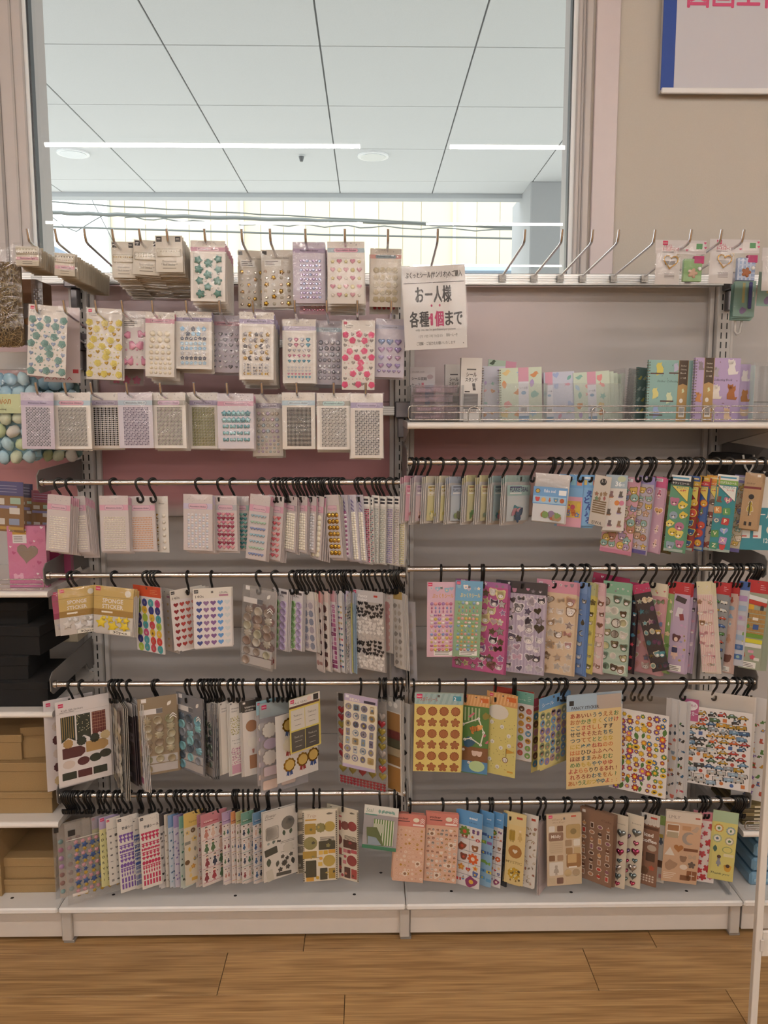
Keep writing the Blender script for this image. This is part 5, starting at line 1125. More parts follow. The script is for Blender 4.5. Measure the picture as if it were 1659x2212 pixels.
def frames(c):
    c.base('#e0d6c0'); c.hcol = '#c3b3cf'; c.rect('header', 0, 0, 1, .09, '#c0b0cc'); c.rect('footer', 0, .955, 1, 1, '#c0b0cc'); c.logo(.04, .012, .1, '#e9e4ea'); c.text('title', 'SEAL', .33, .078, .07, '#efe6d0', .34, .0005, .02); c.rect('print', .6, .05, .95, .085, '#3b3446')
    for j in range(7):
        for i in range(4):
            u, v = .14+.24*i, .165+.115*j; nm = c.rnd.choice(['flat_circle', 'flat_egg', 'flat_rsq', 'flat_scallop', 'flat_tall']); col = c.rnd.choice(['#7f7799', '#8d9fb3', '#b59a68', '#8f8a9a'])
            c.one('frame_sticker', nm, u, v, .1, .0004, col, 'print'); c.sh('print', nm[5:], u, v, .078, '#e9e2d4', .0007, 0); c.sh('print', c.rnd.choice(['leaf', 'flower', 'heart']), u, v, .035, c.rnd.choice(['#5b5266', '#b5a04e', '#4f6a86']), .0009)
    c.sleeve()
pack(744, 815, 1504, 1663, 1.98, -25, 2, 'cream sheet of small framed stickers with mauve header', frames, (1, 2, .01))
pack(833, 866, 1508, 1712, 2.0, -45, -1, 'card of kraft and maroon text labels at the rail end', lambda c: (c.base('#d6d0c8'), c.rect('header', 0, 0, 1, .14, '#bdbab6'), [c.sh('print', 'circle', .3+.35*k, .07, .13, '#e6e2dc') for k in range(2)], [c.one('text_label', 'flat_rect', .5, .2+.09*k, .42, .0005, ['#a27848', '#a27848', '#6e3330', '#54503c', '#a89678', '#8f6a3a'][k], 'print') for k in range(6)], c.rect('kraft_panel', .08, .72, .92, .97, '#a5783f', .0005), c.sleeve()), (2, 3, .006))
pack(864, 885, 1518, 1718, 2.02, -45, 0, 'white card of black ink leaf drawings', lambda c: (c.base('#dcd8d3'), cells(c, 'stickers', .1, .1, .9, .97, 1, 5, ['leaf', 'drop', 'blob'], ['#2a2828', '#5a5654'], .28), c.sleeve()), (2, 2, .005))
# ================================================================ rail L4
def starp(c, cols, nx=5, first=1):
    c.base('#b3a494', 'clear'); c.rect('corner_label', .05, .09, .17, .16, '#1f1d1e', .001); c.rect('fold_line', .02, .205, .98, .212, '#d6cfc6', .0006)
    rows = [('pink', .012), ('blue', .06), ('gold', .05)]*5
    for j in range(14):
        k = j % 3; v = .25+.05*j
        for i in range(nx+ (1 if k else 2)):
            u = .12+.8*(i+.5)/(nx+(1 if k else 2))
            if k == 1 and j < 12: c.one('star_sticker', 'star', u, v, .066 if j in (1, 4, 10) else .045, .0025, '#2f4f86', 'gloss', .3*i)
            else: c.puffs('glitter_shapes', 'flower' if k == 0 else 'fatstar', u, v, .04, .0025, cols[0] if k == 0 else cols[1], 'gloss', .2*i)
    c.rect('warning_label', .08, .87, .34, .9, '#d9d0c8', .0028); c.sleeve()
pack(112, 176, 1775, 1955, 2.03, 32, 0, 'clear pack of pink and teal round gems behind the blue stars', lambda c: (c.base('#b5a89c', 'clear'), c.rect('corner_label', .05, .04, .2, .1, '#1f1d1e', .001), [c.puffs('glitter_shapes', 'circle', .25+.3*i, .22+.1*j, .09, .003, c.rnd.choice(['#b9778f', '#7f9a98', '#8f6a62', '#b98fb5']), 'gloss') for i in range(3) for j in range(7)], c.sleeve()), (2, 9, .006))
pack(138, 266, 1765, 1940, 1.985, 31, 0, 'big clear pack of blue, gold and pink glitter stars', lambda c: starp(c, ['#c48d94', '#b3902f']))
def alpha(c, cols):
    c.base('#d9d59a'); c.hcol = '#b3a3c4'; c.rect('header', 0, 0, 1, .17, '#b5a5c6'); c.logo(.06, .015, .22)
    for j, row in enumerate(('ABC', 'DEFG', 'HIJ', 'KLMN', 'OPQ', 'RST', 'VWX', 'YZ!', '123')):
        for i, ch in enumerate(row): c.text('letter_print', ch, .16+.24*i, .26+.083*j, .15, cols, None, .0004, .01)
    c.sleeve()
pack(197, 221, 1763, 1917, 2.0, 38, -1, 'yellow-green card of pale letters with lilac header', lambda c: alpha(c, '#9a9864'), (1, 3, .004))
pack(213, 252, 1762, 1912, 1.99, 36, 0, 'yellow-green card of black capital letters with lilac header', lambda c: alpha(c, '#26242a'), (2, 3, .006))
pack(228, 256, 1766, 1912, 1.98, 36, -1, 'white card of tiny black icon stickers', lambda c: (c.base('#dcd6cd'), c.logo(.06, .02, .2), c.text('title', 'mini seal', .45, .17, .1, '#3a3638', .7), cells(c, 'stickers', .08, .22, .92, .98, 2, 8, ['heart', 'oval', 'leaf', 'square', 'star', 'bar'], ['#3a3638', '#8a8580', '#5a5658'], .1), c.sleeve()), (1, 3, .004))
def hangul(c, col):
    c.base('#e0dad2'); c.hcol = '#e0dad2'; c.logo(.05, .02, .17, '#2c2829'); c.text('title', '한글シール', .6, .165, .115, '#35313a', .75, .0004, .02)
    for k in range(10): c.sh('print', 'heart', c.rnd.uniform(.3, .95), c.rnd.uniform(.02, .1), .02, '#b9b2b0')
    r = c.rnd; n = 0
    for v, hh, nx, nm in ((.25, .11, 5, 'hangul'), (.38, .055, 5, 'hangul'), (.44, .055, 5, 'bow'), (.5, .055, 5, 'hangul'), (.56, .055, 5, 'gem'), (.625, .055, 6, 'circle'), (.69, .055, 7, 'hangul'), (.75, .055, 7, 'leaf'), (.82, .065, 6, 'tall'), (.9, .07, 6, 'tall')):
        for i in range(nx): c.sh('letter_print', nm, .06+.9*(i+.5)/nx, v+hh*.3, .9/nx*.5, col, .0004, 0, 'print', None, 1, hh*c.H/(c.W*.9/nx)*.98)
    c.sleeve()
pack(251, 296, 1762, 1926, 1.985, 33, -1, 'white sheet of purple letter tiles with Korean title', lambda c: hangul(c, '#7a55a6'), (1, 3, .006))
pack(286, 304, 1768, 1920, 1.99, 40, -1, 'narrow white sheet of dark blue letter tiles', lambda c: hangul(c, '#2b4b96'), (1, 3, .006))
pack(299, 343, 1760, 1918, 1.98, 32, -1, 'white sheet of crimson letter tiles with Korean title', lambda c: hangul(c, '#c22f5a'), (1, 3, .006))
for i, (a, b, hdr, body, nm, cols, lab) in enumerate(((338, 360, '#4d484a', '#c9c4c2', ['blob', 'bear', 'square'], ['#2a2829', '#55504f', '#8a8582'], 'card of black ink doodles with dark header'), (354, 370, '#cfc3b5', '#d6cec2', ['blob', 'leaf'], ['#8a7a66', '#a89a86'], 'cream card of brown sketches'),
    (362, 382, '#7c9cc6', '#c9d2dc', ['blob', 'flower'], ['#4f7a96', '#3f5f88', '#8fb0c4'], 'card with sky blue header and teal doodles'), (374, 392, '#a796c4', '#d0c9d6', ['flower', 'heart'], ['#7f6aa6', '#9c8ab8'], 'card with lilac header and violet doodles'), (386, 408, '#8fc2ac', '#d3dcd3', ['leaf', 'blob'], ['#5a8f78', '#3c4a44', '#87b39c'], 'card with mint header and green doodles'))):
    pack(a, b, 1757+i, 1916, 2.0, 42, 0, lab, lambda c, hdr=hdr, body=body, nm=nm, cols=cols: (sheet(c, hdr, body, .17, '', '#f0ece6', None, sub=0), cells(c, 'stickers', .08, .2, .95, .97, 3, 7, nm, cols, .12, jit=.3)), (3, 3, .004))
pack(396, 438, 1752, 1908, 1.99, 38, 0, 'yellow headed card of mustard fruit stickers', lambda c: (sheet(c, '#d9b96a', '#d6cab4', .2, 'Spice', '#8a6a2c', None, sub=1), cells(c, 'stickers', .05, .22, .97, .97, 3, 6, ['flower', 'leaf', 'circle', 'rect', 'drop'], ['#d0a44a', '#b9853a', '#6b4f34', '#dfc07c', '#8d8a80'], .14, jit=.3)), (1, 3, .006))
def girls(c, hdr, acc):
    sheet(c, hdr, '#ddd2cc', .17, 'Girls', '#f0e0dc', None, sub=0, tu=.3, tw=.35)
    c.rect('print', .1, .12, .7, .135, acc, .0003)
    for j in range(4):
        c.rect('print', .04, .36+.2*j, .96, .366+.2*j, hdr, .0003)
        for i in range(3):
            u, v = .2+.3*i+c.rnd.uniform(-.03, .03), .275+.2*j; col = c.rnd.choice(['#8a3a44', '#3f5f86', '#2f3a50', '#b97f72', acc, '#4f6b4a', '#d9b9a8'])
            c.sh('stickers', 'girl', u, v+.012, .2, col, .0003, 0, 'print', '#f2ece8'); c.sh('stickers', 'circle', u, v-.068, .045, '#e9cdb8', .0005); c.sh('stickers', 'circle', u, v-.08, .05, '#3a2c2a', .00045)
            c.sh('stickers', c.rnd.choice(['heart', 'oval', 'square']), u+.13, v-.04, .025, c.rnd.choice(['#3a3638', acc]), .0004)
pack(425, 446, 1757, 1914, 2.0, 44, 0, 'rose edged card behind the red dressed figures', lambda c: girls(c, '#cf8f9c', '#b05a70'), (2, -3, .004))
pack(433, 486, 1753, 1908, 1.985, 38, 0, 'rose headed sheet of little red dressed figures', lambda c: girls(c, '#c4808a', '#a33c48'), (2, 2, .006))
for i, (a, b, hdr, acc, lab) in enumerate(((479, 504, '#b39abb', '#7d5a86', 'lilac headed sheet of little figures'), (498, 514, '#c98a5c', '#8a4a2c', 'narrow orange headed sheet of little figures'), (509, 528, '#b9b47a', '#6b6a3c', 'narrow olive headed sheet of little figures'), (520, 552, '#6f9c8c', '#3f6b4a', 'green headed sheet of little figures'), (545, 578, '#6f94b3', '#3a5a86', 'blue headed sheet of little figures'))):
    pack(a, b, 1752, 1908-i, 1.99, 38, 0, lab, lambda c, hdr=hdr, acc=acc: girls(c, hdr, acc), (2, 3, .005))
def greyfl(c):
    c.base('#d6cfc6'); c.hcol = '#d6cfc6'; c.text('title', 'Flower', .22, .09, .1, '#8a8278', .3, .0004, 0, .25); c.rect('print', .06, .105, .3, .11, '#6a645c')
    c.one('frame_sticker', 'flat_rsq', .26, .32, .2, .0004, '#a9a298', 'print'); c.sh('print', 'rsq', .26, .32, .185, '#d9d2c8', .0007); c.one('moon_circle', 'flat_circle', .72, .23, .19, .0004, '#76726c', 'print'); c.sh('print', 'blob', .75, .21, .1, '#8d8982', .0007)
    for u, v, nm, s, col in ((.6, .36, 'leaf', .08, '#4a5a48'), (.8, .36, 'leaf', .08, '#56624e'), (.15, .46, 'blob', .04, '#8f9a94'), (.3, .45, 'blob', .05, '#6a756c'), (.45, .46, 'bow', .05, '#2d2b2a'), (.22, .58, 'rect', .18, '#4a4a42'), (.72, .59, 'scallop', .16, '#cdc6ba'), (.15, .73, 'leaf', .12, '#4d584a'), (.55, .7, 'flower', .06, '#55524c'), (.8, .7, 'flower', .06, '#5a564f'), (.68, .74, 'flower', .06, '#44423e'), (.4, .78, 'leaf', .09, '#55554c'), (.6, .8, 'flower8', .09, '#4a4742'), (.85, .8, 'leaf', .1, '#3f3d39'), (.48, .88, 'flower', .07, '#4a4844'), (.7, .87, 'flower', .07, '#55514b'), (.58, .95, 'bar', .22, '#55534e'), (.18, .92, 'tall', .16, '#c6bfb2')):
        c.one('botanical_sticker', 'flat_'+nm, u, v, s, .0004, col, 'print', c.rnd.uniform(-.3, .3))
    for v in (.48, .5, .63): c.rect('print', .5, v, .9, v+.006, '#8a847a')
    c.sleeve()
pack(567, 642, 1747, 1896, 1.985, 32, 0, 'beige sheet of grey botanical stickers', greyfl, (1, -3, .008))
def vint(c, A, B):
    c.base('#d9cfbc'); c.hcol = '#cabfa8'
    for s in (.0, .955): c.rect('film_edge', s, .03, s+.045, .99, '#4a4338', .0003); [c.rect('film_edge', s+.008, .04+.027*k, s+.037, .053+.027*k, '#d9d2c0', .0004) for k in range(35)]
    c.text('title', 'Trip', .25, .1, .1, '#b99c8a', .28, .0004, 0, .2); c.rect('print', .08, .125, .4, .145, B[0]); c.sh('print', 'blob', .78, .06, .1, '#6f675c', .0003, 0, 'print', None, 1, .35)
    for u, v, nm, s, col, sy in ((.22, .26, 'square', .16, A[0], 1), (.52, .25, 'scallop', .15, A[1], 1), (.78, .24, 'circle', .16, A[2], 1), (.22, .46, 'circle', .2, A[1], 1), (.7, .5, 'rect', .24, A[3], .7), (.2, .62, 'rect', .2, A[0], 1), (.52, .6, 'square', .06, B[1], 1), (.66, .6, 'square', .06, B[2], 1), (.84, .59, 'rect', .1, B[0], .6), (.76, .72, 'circle', .18, A[2], 1), (.52, .68, 'circle', .05, B[0], 1), (.5, .76, 'square', .06, B[1], 1), (.23, .82, 'tall', .26, A[3], .62), (.6, .9, 'tall', .18, A[3], .8), (.84, .9, 'tall', .16, A[0], .85), (.2, .965, 'rect', .11, B[0], .4), (.42, .95, 'circle', .05, B[2], 1)):
        c.one('photo_sticker', 'flat_'+nm, u, v, s, .0004, col, 'print'); 
        if s > .12:
            for q in range(5): c.sh('print', c.rnd.choice(['blob', 'leaf', 'flower']), u+c.rnd.uniform(-.5, .5)*s, v+c.rnd.uniform(-.25, .25)*s, s*.28, c.rnd.choice(A), .0006+.00003*q, c.rnd.uniform(0, 3))
    for v in (.385, .4, .415, .43, .665): c.rect('print', .5 if v < .6 else .06, v, .92 if v < .6 else .5, v+.006, '#5a5248')
    c.sleeve()
YA, YB2 = ['#a98a3f', '#8a8254', '#b39a4e', '#4a4636', '#6b6a44'], ['#c9973f', '#d9b45a', '#c9a23a']
RA, RB = ['#a34a46', '#7d4a44', '#8f3f40', '#5a3a34', '#b97a6a'], ['#b5545c', '#c47a80', '#9c3f4a']
pack(638, 700, 1748, 1885, 2.025, 8, 0, 'taupe film-edge sheet behind the sunflower photo stickers', lambda c: vint(c, ['#8a8478', '#77726a', '#9a9488', '#5a554c'], ['#8f8878', '#a59c8a', '#7a7466']), (3, 2, .006))
pack(653, 728, 1749, 1903, 1.98, 7, 0, 'film-edge sheet of sunflower and castle photo stickers', lambda c: vint(c, YA, YB2), (2, 2, .008))
pack(714, 774, 1744, 1898, 2.0, -27, 0, 'film-edge sheet of red rose photo stickers', lambda c: vint(c, RA, RB), (2, -4, .006))
def stripeb(c):
    c.base('#d6d3cc', 'frost'); c.hcol = '#cfd6cc'; c.rect('header', 0, 0, 1, .2, '#dcdad2'); c.text('title', 'Seal', .15, .16, .13, '#7f9c8c', .2, .0004, 0, .2); [c.sh('print', 'leaf', .45+.1*k, .12, .07, '#7fa69a', .0004, .6*k) for k in range(5)]
    c.rect('header_band', .04, .2, .38, .225, '#4f8f80', .0003); c.rect('footer', 0, .92, 1, 1, '#3f7a5c', .0006)
    c.part('flake_sticker').box(-.2*c.W, .4*c.W, -.0018, -.0012, -.88*c.H, -.3*c.H, '#d3d3c4', 'print')
    for k in range(8): c.rect('flake_stripes', .31+.075*k, .3, .345+.075*k, .88, '#5d7f3c', .002)
    c.poly('flake_photo', [(-.35*c.W, .1*c.H), (-.05*c.W, .12*c.H), (.1*c.W, -.1*c.H), (.18*c.W, -.3*c.H), (-.3*c.W, -.28*c.H)], .45, .6, '#5f6b45', .0025); c.rect('flake_photo', .3, .4, .62, .6, '#b9bda6', .0023); c.poly('flake_photo', [(-.3*c.W, .02*c.H), (-.05*c.W, -.0*c.H), (.12*c.W, -.16*c.H), (-.28*c.W, -.18*c.H)], .45, .72, '#8b9aa6', .0028); c.sleeve()
pack(788, 862, 1742, 1836, 1.985, -9, 4, 'clear bag of green striped flake stickers', stripeb, name='flake_sticker_bag')
NAME = 'character_sticker_sheet'
# ================================================================ rail R1
def flake(c, bg, hd, tcol, cols, pat=None):
    c.base('#d9d4d2', 'sleeve', 0, 0, 0, 1, .26); c.hcol = hd; c.rect('back_card', .03, .25, .97, .98, bg, .0002); c.rect('header', .01, .22, .99, .44, hd, .0006)
    if pat: cells(c, 'header_print', .03, .23, .97, .43, 7, 3, [pat], ['#d9b43c', '#e6dccb'], .05, d=.0007)
    c.rect('print', .12, .245, .6, .268, tcol, .0008); c.text('title', 'FLAKE SEAL', .5, .352, .095, tcol, .78, .0009, .01); c.rect('print', .12, .375, .6, .4, '#f0ece8', .0008)
    for i in range(9): c.one('flake_piece', c.rnd.choice(['flat_blob', 'flat_bear', 'flat_leaf', 'flat_oval', 'flat_flower']), .3+.45*c.rnd.random(), .78+.12*c.rnd.random(), .13, .0004, c.rnd.choice(cols), 'print', c.rnd.uniform(-1, 1), .0006*i)
    c.sleeve('film', -.02, 0, 1.02, 1)
PKF, YLF, BLF, GRF = ['#8a5a52', '#c98f95', '#6a443c', '#e3c8c0'], ['#cfc06a', '#a8a878', '#e6dfae', '#7f9a86'], ['#8b9a6b', '#e0dcd2', '#6a6a5a', '#a9765c'], ['#4f8a93', '#7fa6b3', '#3f4f66', '#c9a36a', '#d9d6d0', '#b9848e']
for a, b, bg, hd, tc, cols, pat, lab in ((878, 903, '#d9a9b8', '#d99fb2', '#b04a6a', PKF, None, 'pale pink flake sticker bag, first on its rail'), (900, 925, '#cfb9bd', '#c4b4c0', '#7a6a86', PKF, None, 'greyish pink flake sticker bag with brown bear flakes'), (925, 953, '#d3cb9a', '#ddd8c4', '#7a6a2c', YLF, 'circle', 'lemon dotted flake sticker bag with round yellow flakes'),
    (954, 976, '#d6cf9c', '#ded9c2', '#8a7430', YLF, 'circle', 'narrow lemon dotted flake sticker bag'), (976, 1010, '#c3cbd3', '#b9c3d3', '#54566a', BLF, None, 'pale blue flake sticker bag with olive flakes'), (1012, 1034, '#cfc9a0', '#d6cf9f', '#8a5040', ['#8aa06a', '#c98f95', '#6a8a5a'], None, 'cream flake sticker bag with pink and green flakes'),
    (1041, 1064, '#cfc8a2', '#d9d2a6', '#8f4a3c', ['#9aa88c', '#c3cfc4', '#7a8a76'], None, 'cream flake sticker bag with grey-green flakes'), (1068, 1096, '#aebfc2', '#a3babb', '#3f4a66', GRF, None, 'grey-green flake sticker bag, half covered'), (1097, 1148, '#c9d0d3', '#a9c6c2', '#4a3a6a', GRF, None, 'sea-green headed flake sticker bag, fully in view')):
    w = (b-a)
    pack(a, b, 1026, 1126, 1.99 if w < 40 else 1.98, 50, 4, lab, lambda c, bg=bg, hd=hd, tc=tc, cols=cols, pat=pat: flake(c, bg, hd, tc, cols, pat), (3, -4.2, .004), 'flake_sticker_bag', 'sticker bag')
def flake2(c):
    c.base('#d9d4d2', 'sleeve', 0, 0, 0, 1, .3); c.rect('back_card', .02, .27, .98, .98, '#d3d6da', .0002); c.rect('header', .0, .27, 1, .62, '#6fa3d6', .0006); c.sh('print', 'circle', .13, .36, .07, '#3c3a30', .0009); c.sh('print', 'circle', .13, .36, .055, '#c9a84a', .001)
    c.text('title', 'flake seal', .48, .38, .1, '#eef2f6', .34, .0009, .01); c.rect('print', .75, .32, .97, .42, '#eef0f2', .0009); c.rect('header_window', .02, .46, .98, .6, '#a3c6e0', .0008); cells(c, 'header_print', .05, .46, .95, .6, 5, 1, ['bear', 'circle', 'girl'], ['#b9643f', '#e0b87a', '#c94a4a', '#5f8fb0'], .07, d=.001)
    for i in range(12): c.one('flake_piece', c.rnd.choice(['flat_blob', 'flat_circle', 'flat_flower']), .2+.6*c.rnd.random(), .78+.1*c.rnd.random(), .1, .0004, c.rnd.choice(['#8a7f76', '#a5886a', '#7d9a5a', '#b5654a', '#8f7a9a', '#b08a3a']), 'print', 0, .0005*i)
    c.sleeve('film', -.02, 0, 1.02, 1)
pack(1156, 1230, 1024, 1130, 1.975, -12, 4, 'clear flake bag with sky blue printed band', flake2, (2, 2, .012), 'flake_sticker_bag', 'sticker bag')
def bluesheet(c, k):
    c.base('#7fb2de'); c.hcol = '#6fa6d9'; c.rect('header', 0, 0, 1, .25, '#6fa6d9'); c.rect('print', .1, .04, .6, .08, '#eef2f6'); 
    for u in (.3, .62, .85): c.rect('print', u-.09, .1, u+.09, .2, ['#d9c06a', '#8fc4d6', '#d98f7a'][int(u*3)])
    if k: [c.text('title', ch, .5+.08*(-1)**j, .42+.13*j, .34, '#2f4f9c', None, .0006, .05) for j, ch in enumerate('えとん♪ろ'[:5])]
    else: c.rect('panel', .1, .42, 1, 1, '#d9a3b8', .0003); c.rect('panel', .2, .5, .95, .82, '#d6b45a', .0005); cells(c, 'stickers', .25, .55, .92, .8, 4, 3, ['circle', 'flower'], ['#d2793a', '#5f86c9', '#e0c04a', '#c9506a'], .09, jit=.3, d=.0007)
    c.sleeve()
pack(1204, 1262, 1025, 1138, 2.01, -20, 2, 'sky blue sheet with yellow and pink box picture', lambda c: bluesheet(c, 0))
pack(1256, 1290, 1026, 1136, 2.0, -15, 1, 'sky blue sheet with fat navy lettering', lambda c: bluesheet(c, 1), (2, -2, .006))
pack(1286, 1322, 1028, 1137, 1.975, -40, 7, 'narrow cream tilted card of picnic basket stickers', lambda c: (c.base('#dbd3c9'), c.sh('print', 'circle', .55, .12, .2, '#35312f'), c.text('title', '3.1', .55, .13, .16, '#e9e4de', .25, .0005), cells(c, 'stickers', .1, .3, .95, .5, 3, 2, ['leaf', 'flower'], ['#a98a6a', '#7d9a7a', '#b9706a'], .13, jit=.3), [c.rect('basket_sticker', .1, .5+.045*k, .9, .53+.045*k, '#8d7658', .0004) for k in range(6)], c.text('title', 'EIWA', .5, .98, .2, '#5a5048', .6, .0005), c.sleeve()))
def animals(c):
    c.base('#d6d1cc'); c.hcol = '#a9b9c3'; c.rect('header', 0, 0, 1, .24, '#a3b5c1'); c.sh('print', 'circle', .72, .07, .17, '#b9c4a4', .0004, 0, 'print', None, 1.2, .8); c.text('title', '36', .58, .2, .22, '#eef0f0', .3, .0005, .02); c.text('title', '枚', .82, .2, .11, '#eef0f0', .12, .0005)
    for u, v, col in ((.28, .34, '#8a6a6a'), (.72, .34, '#5f5752'), (.22, .66, '#5d524c'), (.7, .63, '#7d5f4e'), (.3, .86, '#6a5a60'), (.75, .87, '#8a6f5a')):
        c.one('animal_sticker', 'flat_sit', u, v, .15, .0003, col, 'print'); c.sh('stickers', 'rect', u, v+.05, .1, c.rnd.choice(['#c98f9a', '#8f86b0', '#b97a50']), .0005)
    for u, col in ((.58, '#d98a4a'), (.8, '#cf7f9a')): c.one('balloon_sticker', 'flat_circle', u, .5, .12, .0003, col, 'print')
    c.sleeve()
pack(1311, 1357, 1026, 1146, 1.98, 3, 3, 'white card of animals with balloons and grey-blue header', animals, (2, -1.5, .01))
def chars(c, body, hdr, cols, hh=.1, names=('bear', 'cat', 'circle', 'flower', 'star'), nx=3, ny=8, r=.13, out='#8a7440', title='', band=None, slv='film', tc='#ffffff'):
    c.base(body); c.hcol = hdr; c.rect('header', 0, 0, 1, hh, hdr)
    if title: c.text('title', title, .55, hh*.72, .11, tc, .7, .0005, .015)
    else: c.rect('barcode_label', .2, .02, .75, .062, '#e3dfe4', .0003); [c.rect('barcode_label', .24+.045*k, .026, .255+.045*k, .055, '#3a3a40', .0005) for k in range(10)]
    if band: c.rect('footer', 0, .95, 1, 1, band, .0003)
    cells(c, 'stickers', .03, hh+.02, .97, .955, nx, ny, list(names), cols, r, out, jit=.22, rot=.25, stag=.0, face=1)
    if slv: c.sleeve(slv)
MIX = ['#c9a38a', '#8fb5b0', '#e0d5c3', '#a98fb0', '#d6b45a', '#b97f6a', '#7f8fb5']
pack(1318, 1386, 1029, 1197, 2.015, -24, 6, 'pink sheet of gold outlined animal face stickers', lambda c: chars(c, '#d39fae', '#cf9cb0', MIX, out='#8f7a3f', nx=4, ny=8, r=.12, band='#c77f9a'), (1, 3, .01))
pack(1381, 1416, 1029, 1198, 2.0, -35, 5, 'lilac to yellow sheet of gold outlined faces', lambda c: chars(c, '#b9b0c0', '#9a8fc2', MIX, nx=2, r=.2, band='#5f5a9a'), (1, 3, .006))
pack(1411, 1441, 1030, 1195, 2.0, -38, 4, 'narrow pink sheet of long-haired doll stickers', lambda c: (chars(c, '#c9a3b8', '#d0608f', ['#d9a86a', '#b5784a', '#c96a86', '#e0c0b0'], .14, ('girl', 'girl', 'heart'), 1, 4, .3, '#e9d5da', slv=None), c.sleeve()), (1, 3, .006))
pack(1432, 1459, 1031, 1194, 2.005, -40, 4, 'dark olive hologram sheet with green header', lambda c: chars(c, '#6e6038', '#2f6b4a', ['#8a7840', '#3a342c', '#a89454', '#5a6a7a'], .16, nx=2, ny=6, r=.22, out=None), (3, 3, .004))
def holo(c, body, hdr, title, cols, top, names=('bear', 'circle', 'blob'), out=None, nx=2, ny=5, letters=None):
    c.base(body, 'gloss'); c.hcol = hdr; c.rect('header', 0, 0, 1, .07, top); c.rect('header', 0, .07, 1, .13, hdr); c.text('title', title, .5, .115, .1, '#f2efea', .86, .0006, .015); c.rect('print', .06, .025, .9, .045, '#3f8fb0' if top == '#e6e6e2' else '#e9d5a0')
    c.poly('corner_flash', [(-.48*c.W, 0), (.46*c.W, 0), (.46*c.W, -.2*c.H)], .5, .14, '#2b2a28', .0005); c.poly('corner_flash', [(-.42*c.W, -.003*c.H), (.44*c.W, -.003*c.H), (.44*c.W, -.19*c.H)], .5, .14, '#e3d06a' if not letters else '#e6e8e2', .0006); c.text('title', 'ホログラム', .6, .172, .1, '#2f7f8f', .6, .0008, .02); c.text('title', '6枚' if not letters else 'シール', .68, .205, .1, '#c23a4a', .36, .0008, .02)
    if letters:
        for k, (u, v, ch, col) in enumerate((( .62, .33, 'H', '#b5708f'), (.62, .47, 'L', '#5a9a5a'), (.62, .6, 'P', '#b93a3c'), (.62, .73, 'T', '#8fa3d6'), (.62, .85, 'X', '#b98fc2'), (.2, .46, 'K', '#c98a4a'), (.2, .6, 'O', '#5a6f8a'), (.2, .77, 'V', '#4f8a4a'), (.22, .93, 'Z', '#3f8a6a'))):
            c.one('letter_sticker', 'flat_rsq' if k % 3 else 'flat_heart', u, v, .19, .0005, col, 'print', .1*(-1)**k, .0003); c.text('letter_print', ch, u, v+.02, .2, '#f0e6c0', None, .0012, .02)
        c.one('animal_sticker', 'flat_sit', .2, .32, .17, .0005, '#7a4a38', 'print', 0, .0003); c.one('animal_sticker', 'flat_bear', .62, .94, .15, .0005, '#b93a3c', 'print', 0, .0003)
    else: cells(c, 'stickers', .06, .3, .95, .97, nx, ny, list(names), cols, .24, out, jit=.25, rot=.2, d=.0006, face=1)
    c.rect('footer', 0, .965, 1, 1, '#9fb0a8', .0004); c.sleeve('film', -.03, -.005, 1.03, 1.005)
pack(1452, 1494, 1027, 1193, 1.985, -24, 4, 'green hologram sheet of yellow blob stickers with black corner flash', lambda c: holo(c, '#5f9a7c', '#26262a', 'キラッとシール', ['#d9bf4a', '#8fa3b5', '#b5708f', '#e0cf6a'], '#e6e6e2'), (2, 3, .006))
pack(1484, 1514, 1028, 1190, 1.995, -36, 4, 'red hologram sheet with balloon header', lambda c: holo(c, '#8f2f2f', '#c9a23a', 'シール', ['#2f5a8a', '#c94a3a', '#3f7a4a', '#d9b04a'], '#3f5f9c', out='#d9c04a'), (1, 3, .005))
pack(1504, 1535, 1028, 1188, 2.0, -38, 4, 'blue hologram sheet with red and yellow stickers', lambda c: holo(c, '#3f66a6', '#c23a3a', 'シール', ['#c9503a', '#d9a83a', '#c98f5a', '#5a8a4a'], '#d9a83a', ('girl', 'bear', 'circle'), '#b03a34'), (1, 3, .005))
pack(1527, 1557, 1027, 1190, 2.0, -36, 4, 'orange headed hologram sheet of dark toy-like figures', lambda c: holo(c, '#b5a396', '#d9862f', 'シール', ['#4a4744', '#6a5a4e', '#8a3f34', '#3a3f46'], '#e0a03a', ('girl', 'sit', 'circle'), None), (1, 3, .005))
pack(1551, 1597, 1026, 1193, 1.985, -22, 4, 'teal hologram sheet of alphabet animal stickers H, L, P, T, X', lambda c: holo(c, '#2f8a94', '#7fa84a', 'ホログラムシール', [], '#e6e6e2', letters=1))
pack(1588, 1621, 1027, 1194, 2.01, -28, 5, 'lilac to yellow face sheet behind the teal alphabet sheet', lambda c: chars(c, '#c2bba6', '#8f86bb', MIX, nx=2, r=.22, band='#5f5a9a'))
def yfig(c):
    c.base('#b39470', 'kraft'); c.hcol = '#ab8a66'; c.logo(.7, .02, .2, '#e6ded2'); c.text('title', 'Sticker', .38, .2, .12, '#5a4432', .5); c.rect('header_band', 0, .24, 1, .28, '#7d2f33', .0004)
    for s, col in ((.36, '#e6e0d8'), (.32, '#b9a23a')): c.sh('figure_sticker', 'girl', .5, .62, s*1.15, col, .0006+(.36-s)*.004)
    c.sh('figure_sticker', 'circle', .5, .42, .16, '#2e2a2a', .001); 
    for u in (.33, .62): c.sh('figure_sticker', 'tall', u, .9, .12, '#2e2a2a', .0011)
    c.rect('figure_sticker', .44, .5, .5, .76, '#3a342c', .0012); c.sleeve()
pack(1611, 1649, 1022, 1144, 1.985, -22, 4, 'kraft card with yellow coated figure sticker', yfig, (2, 3, .006))
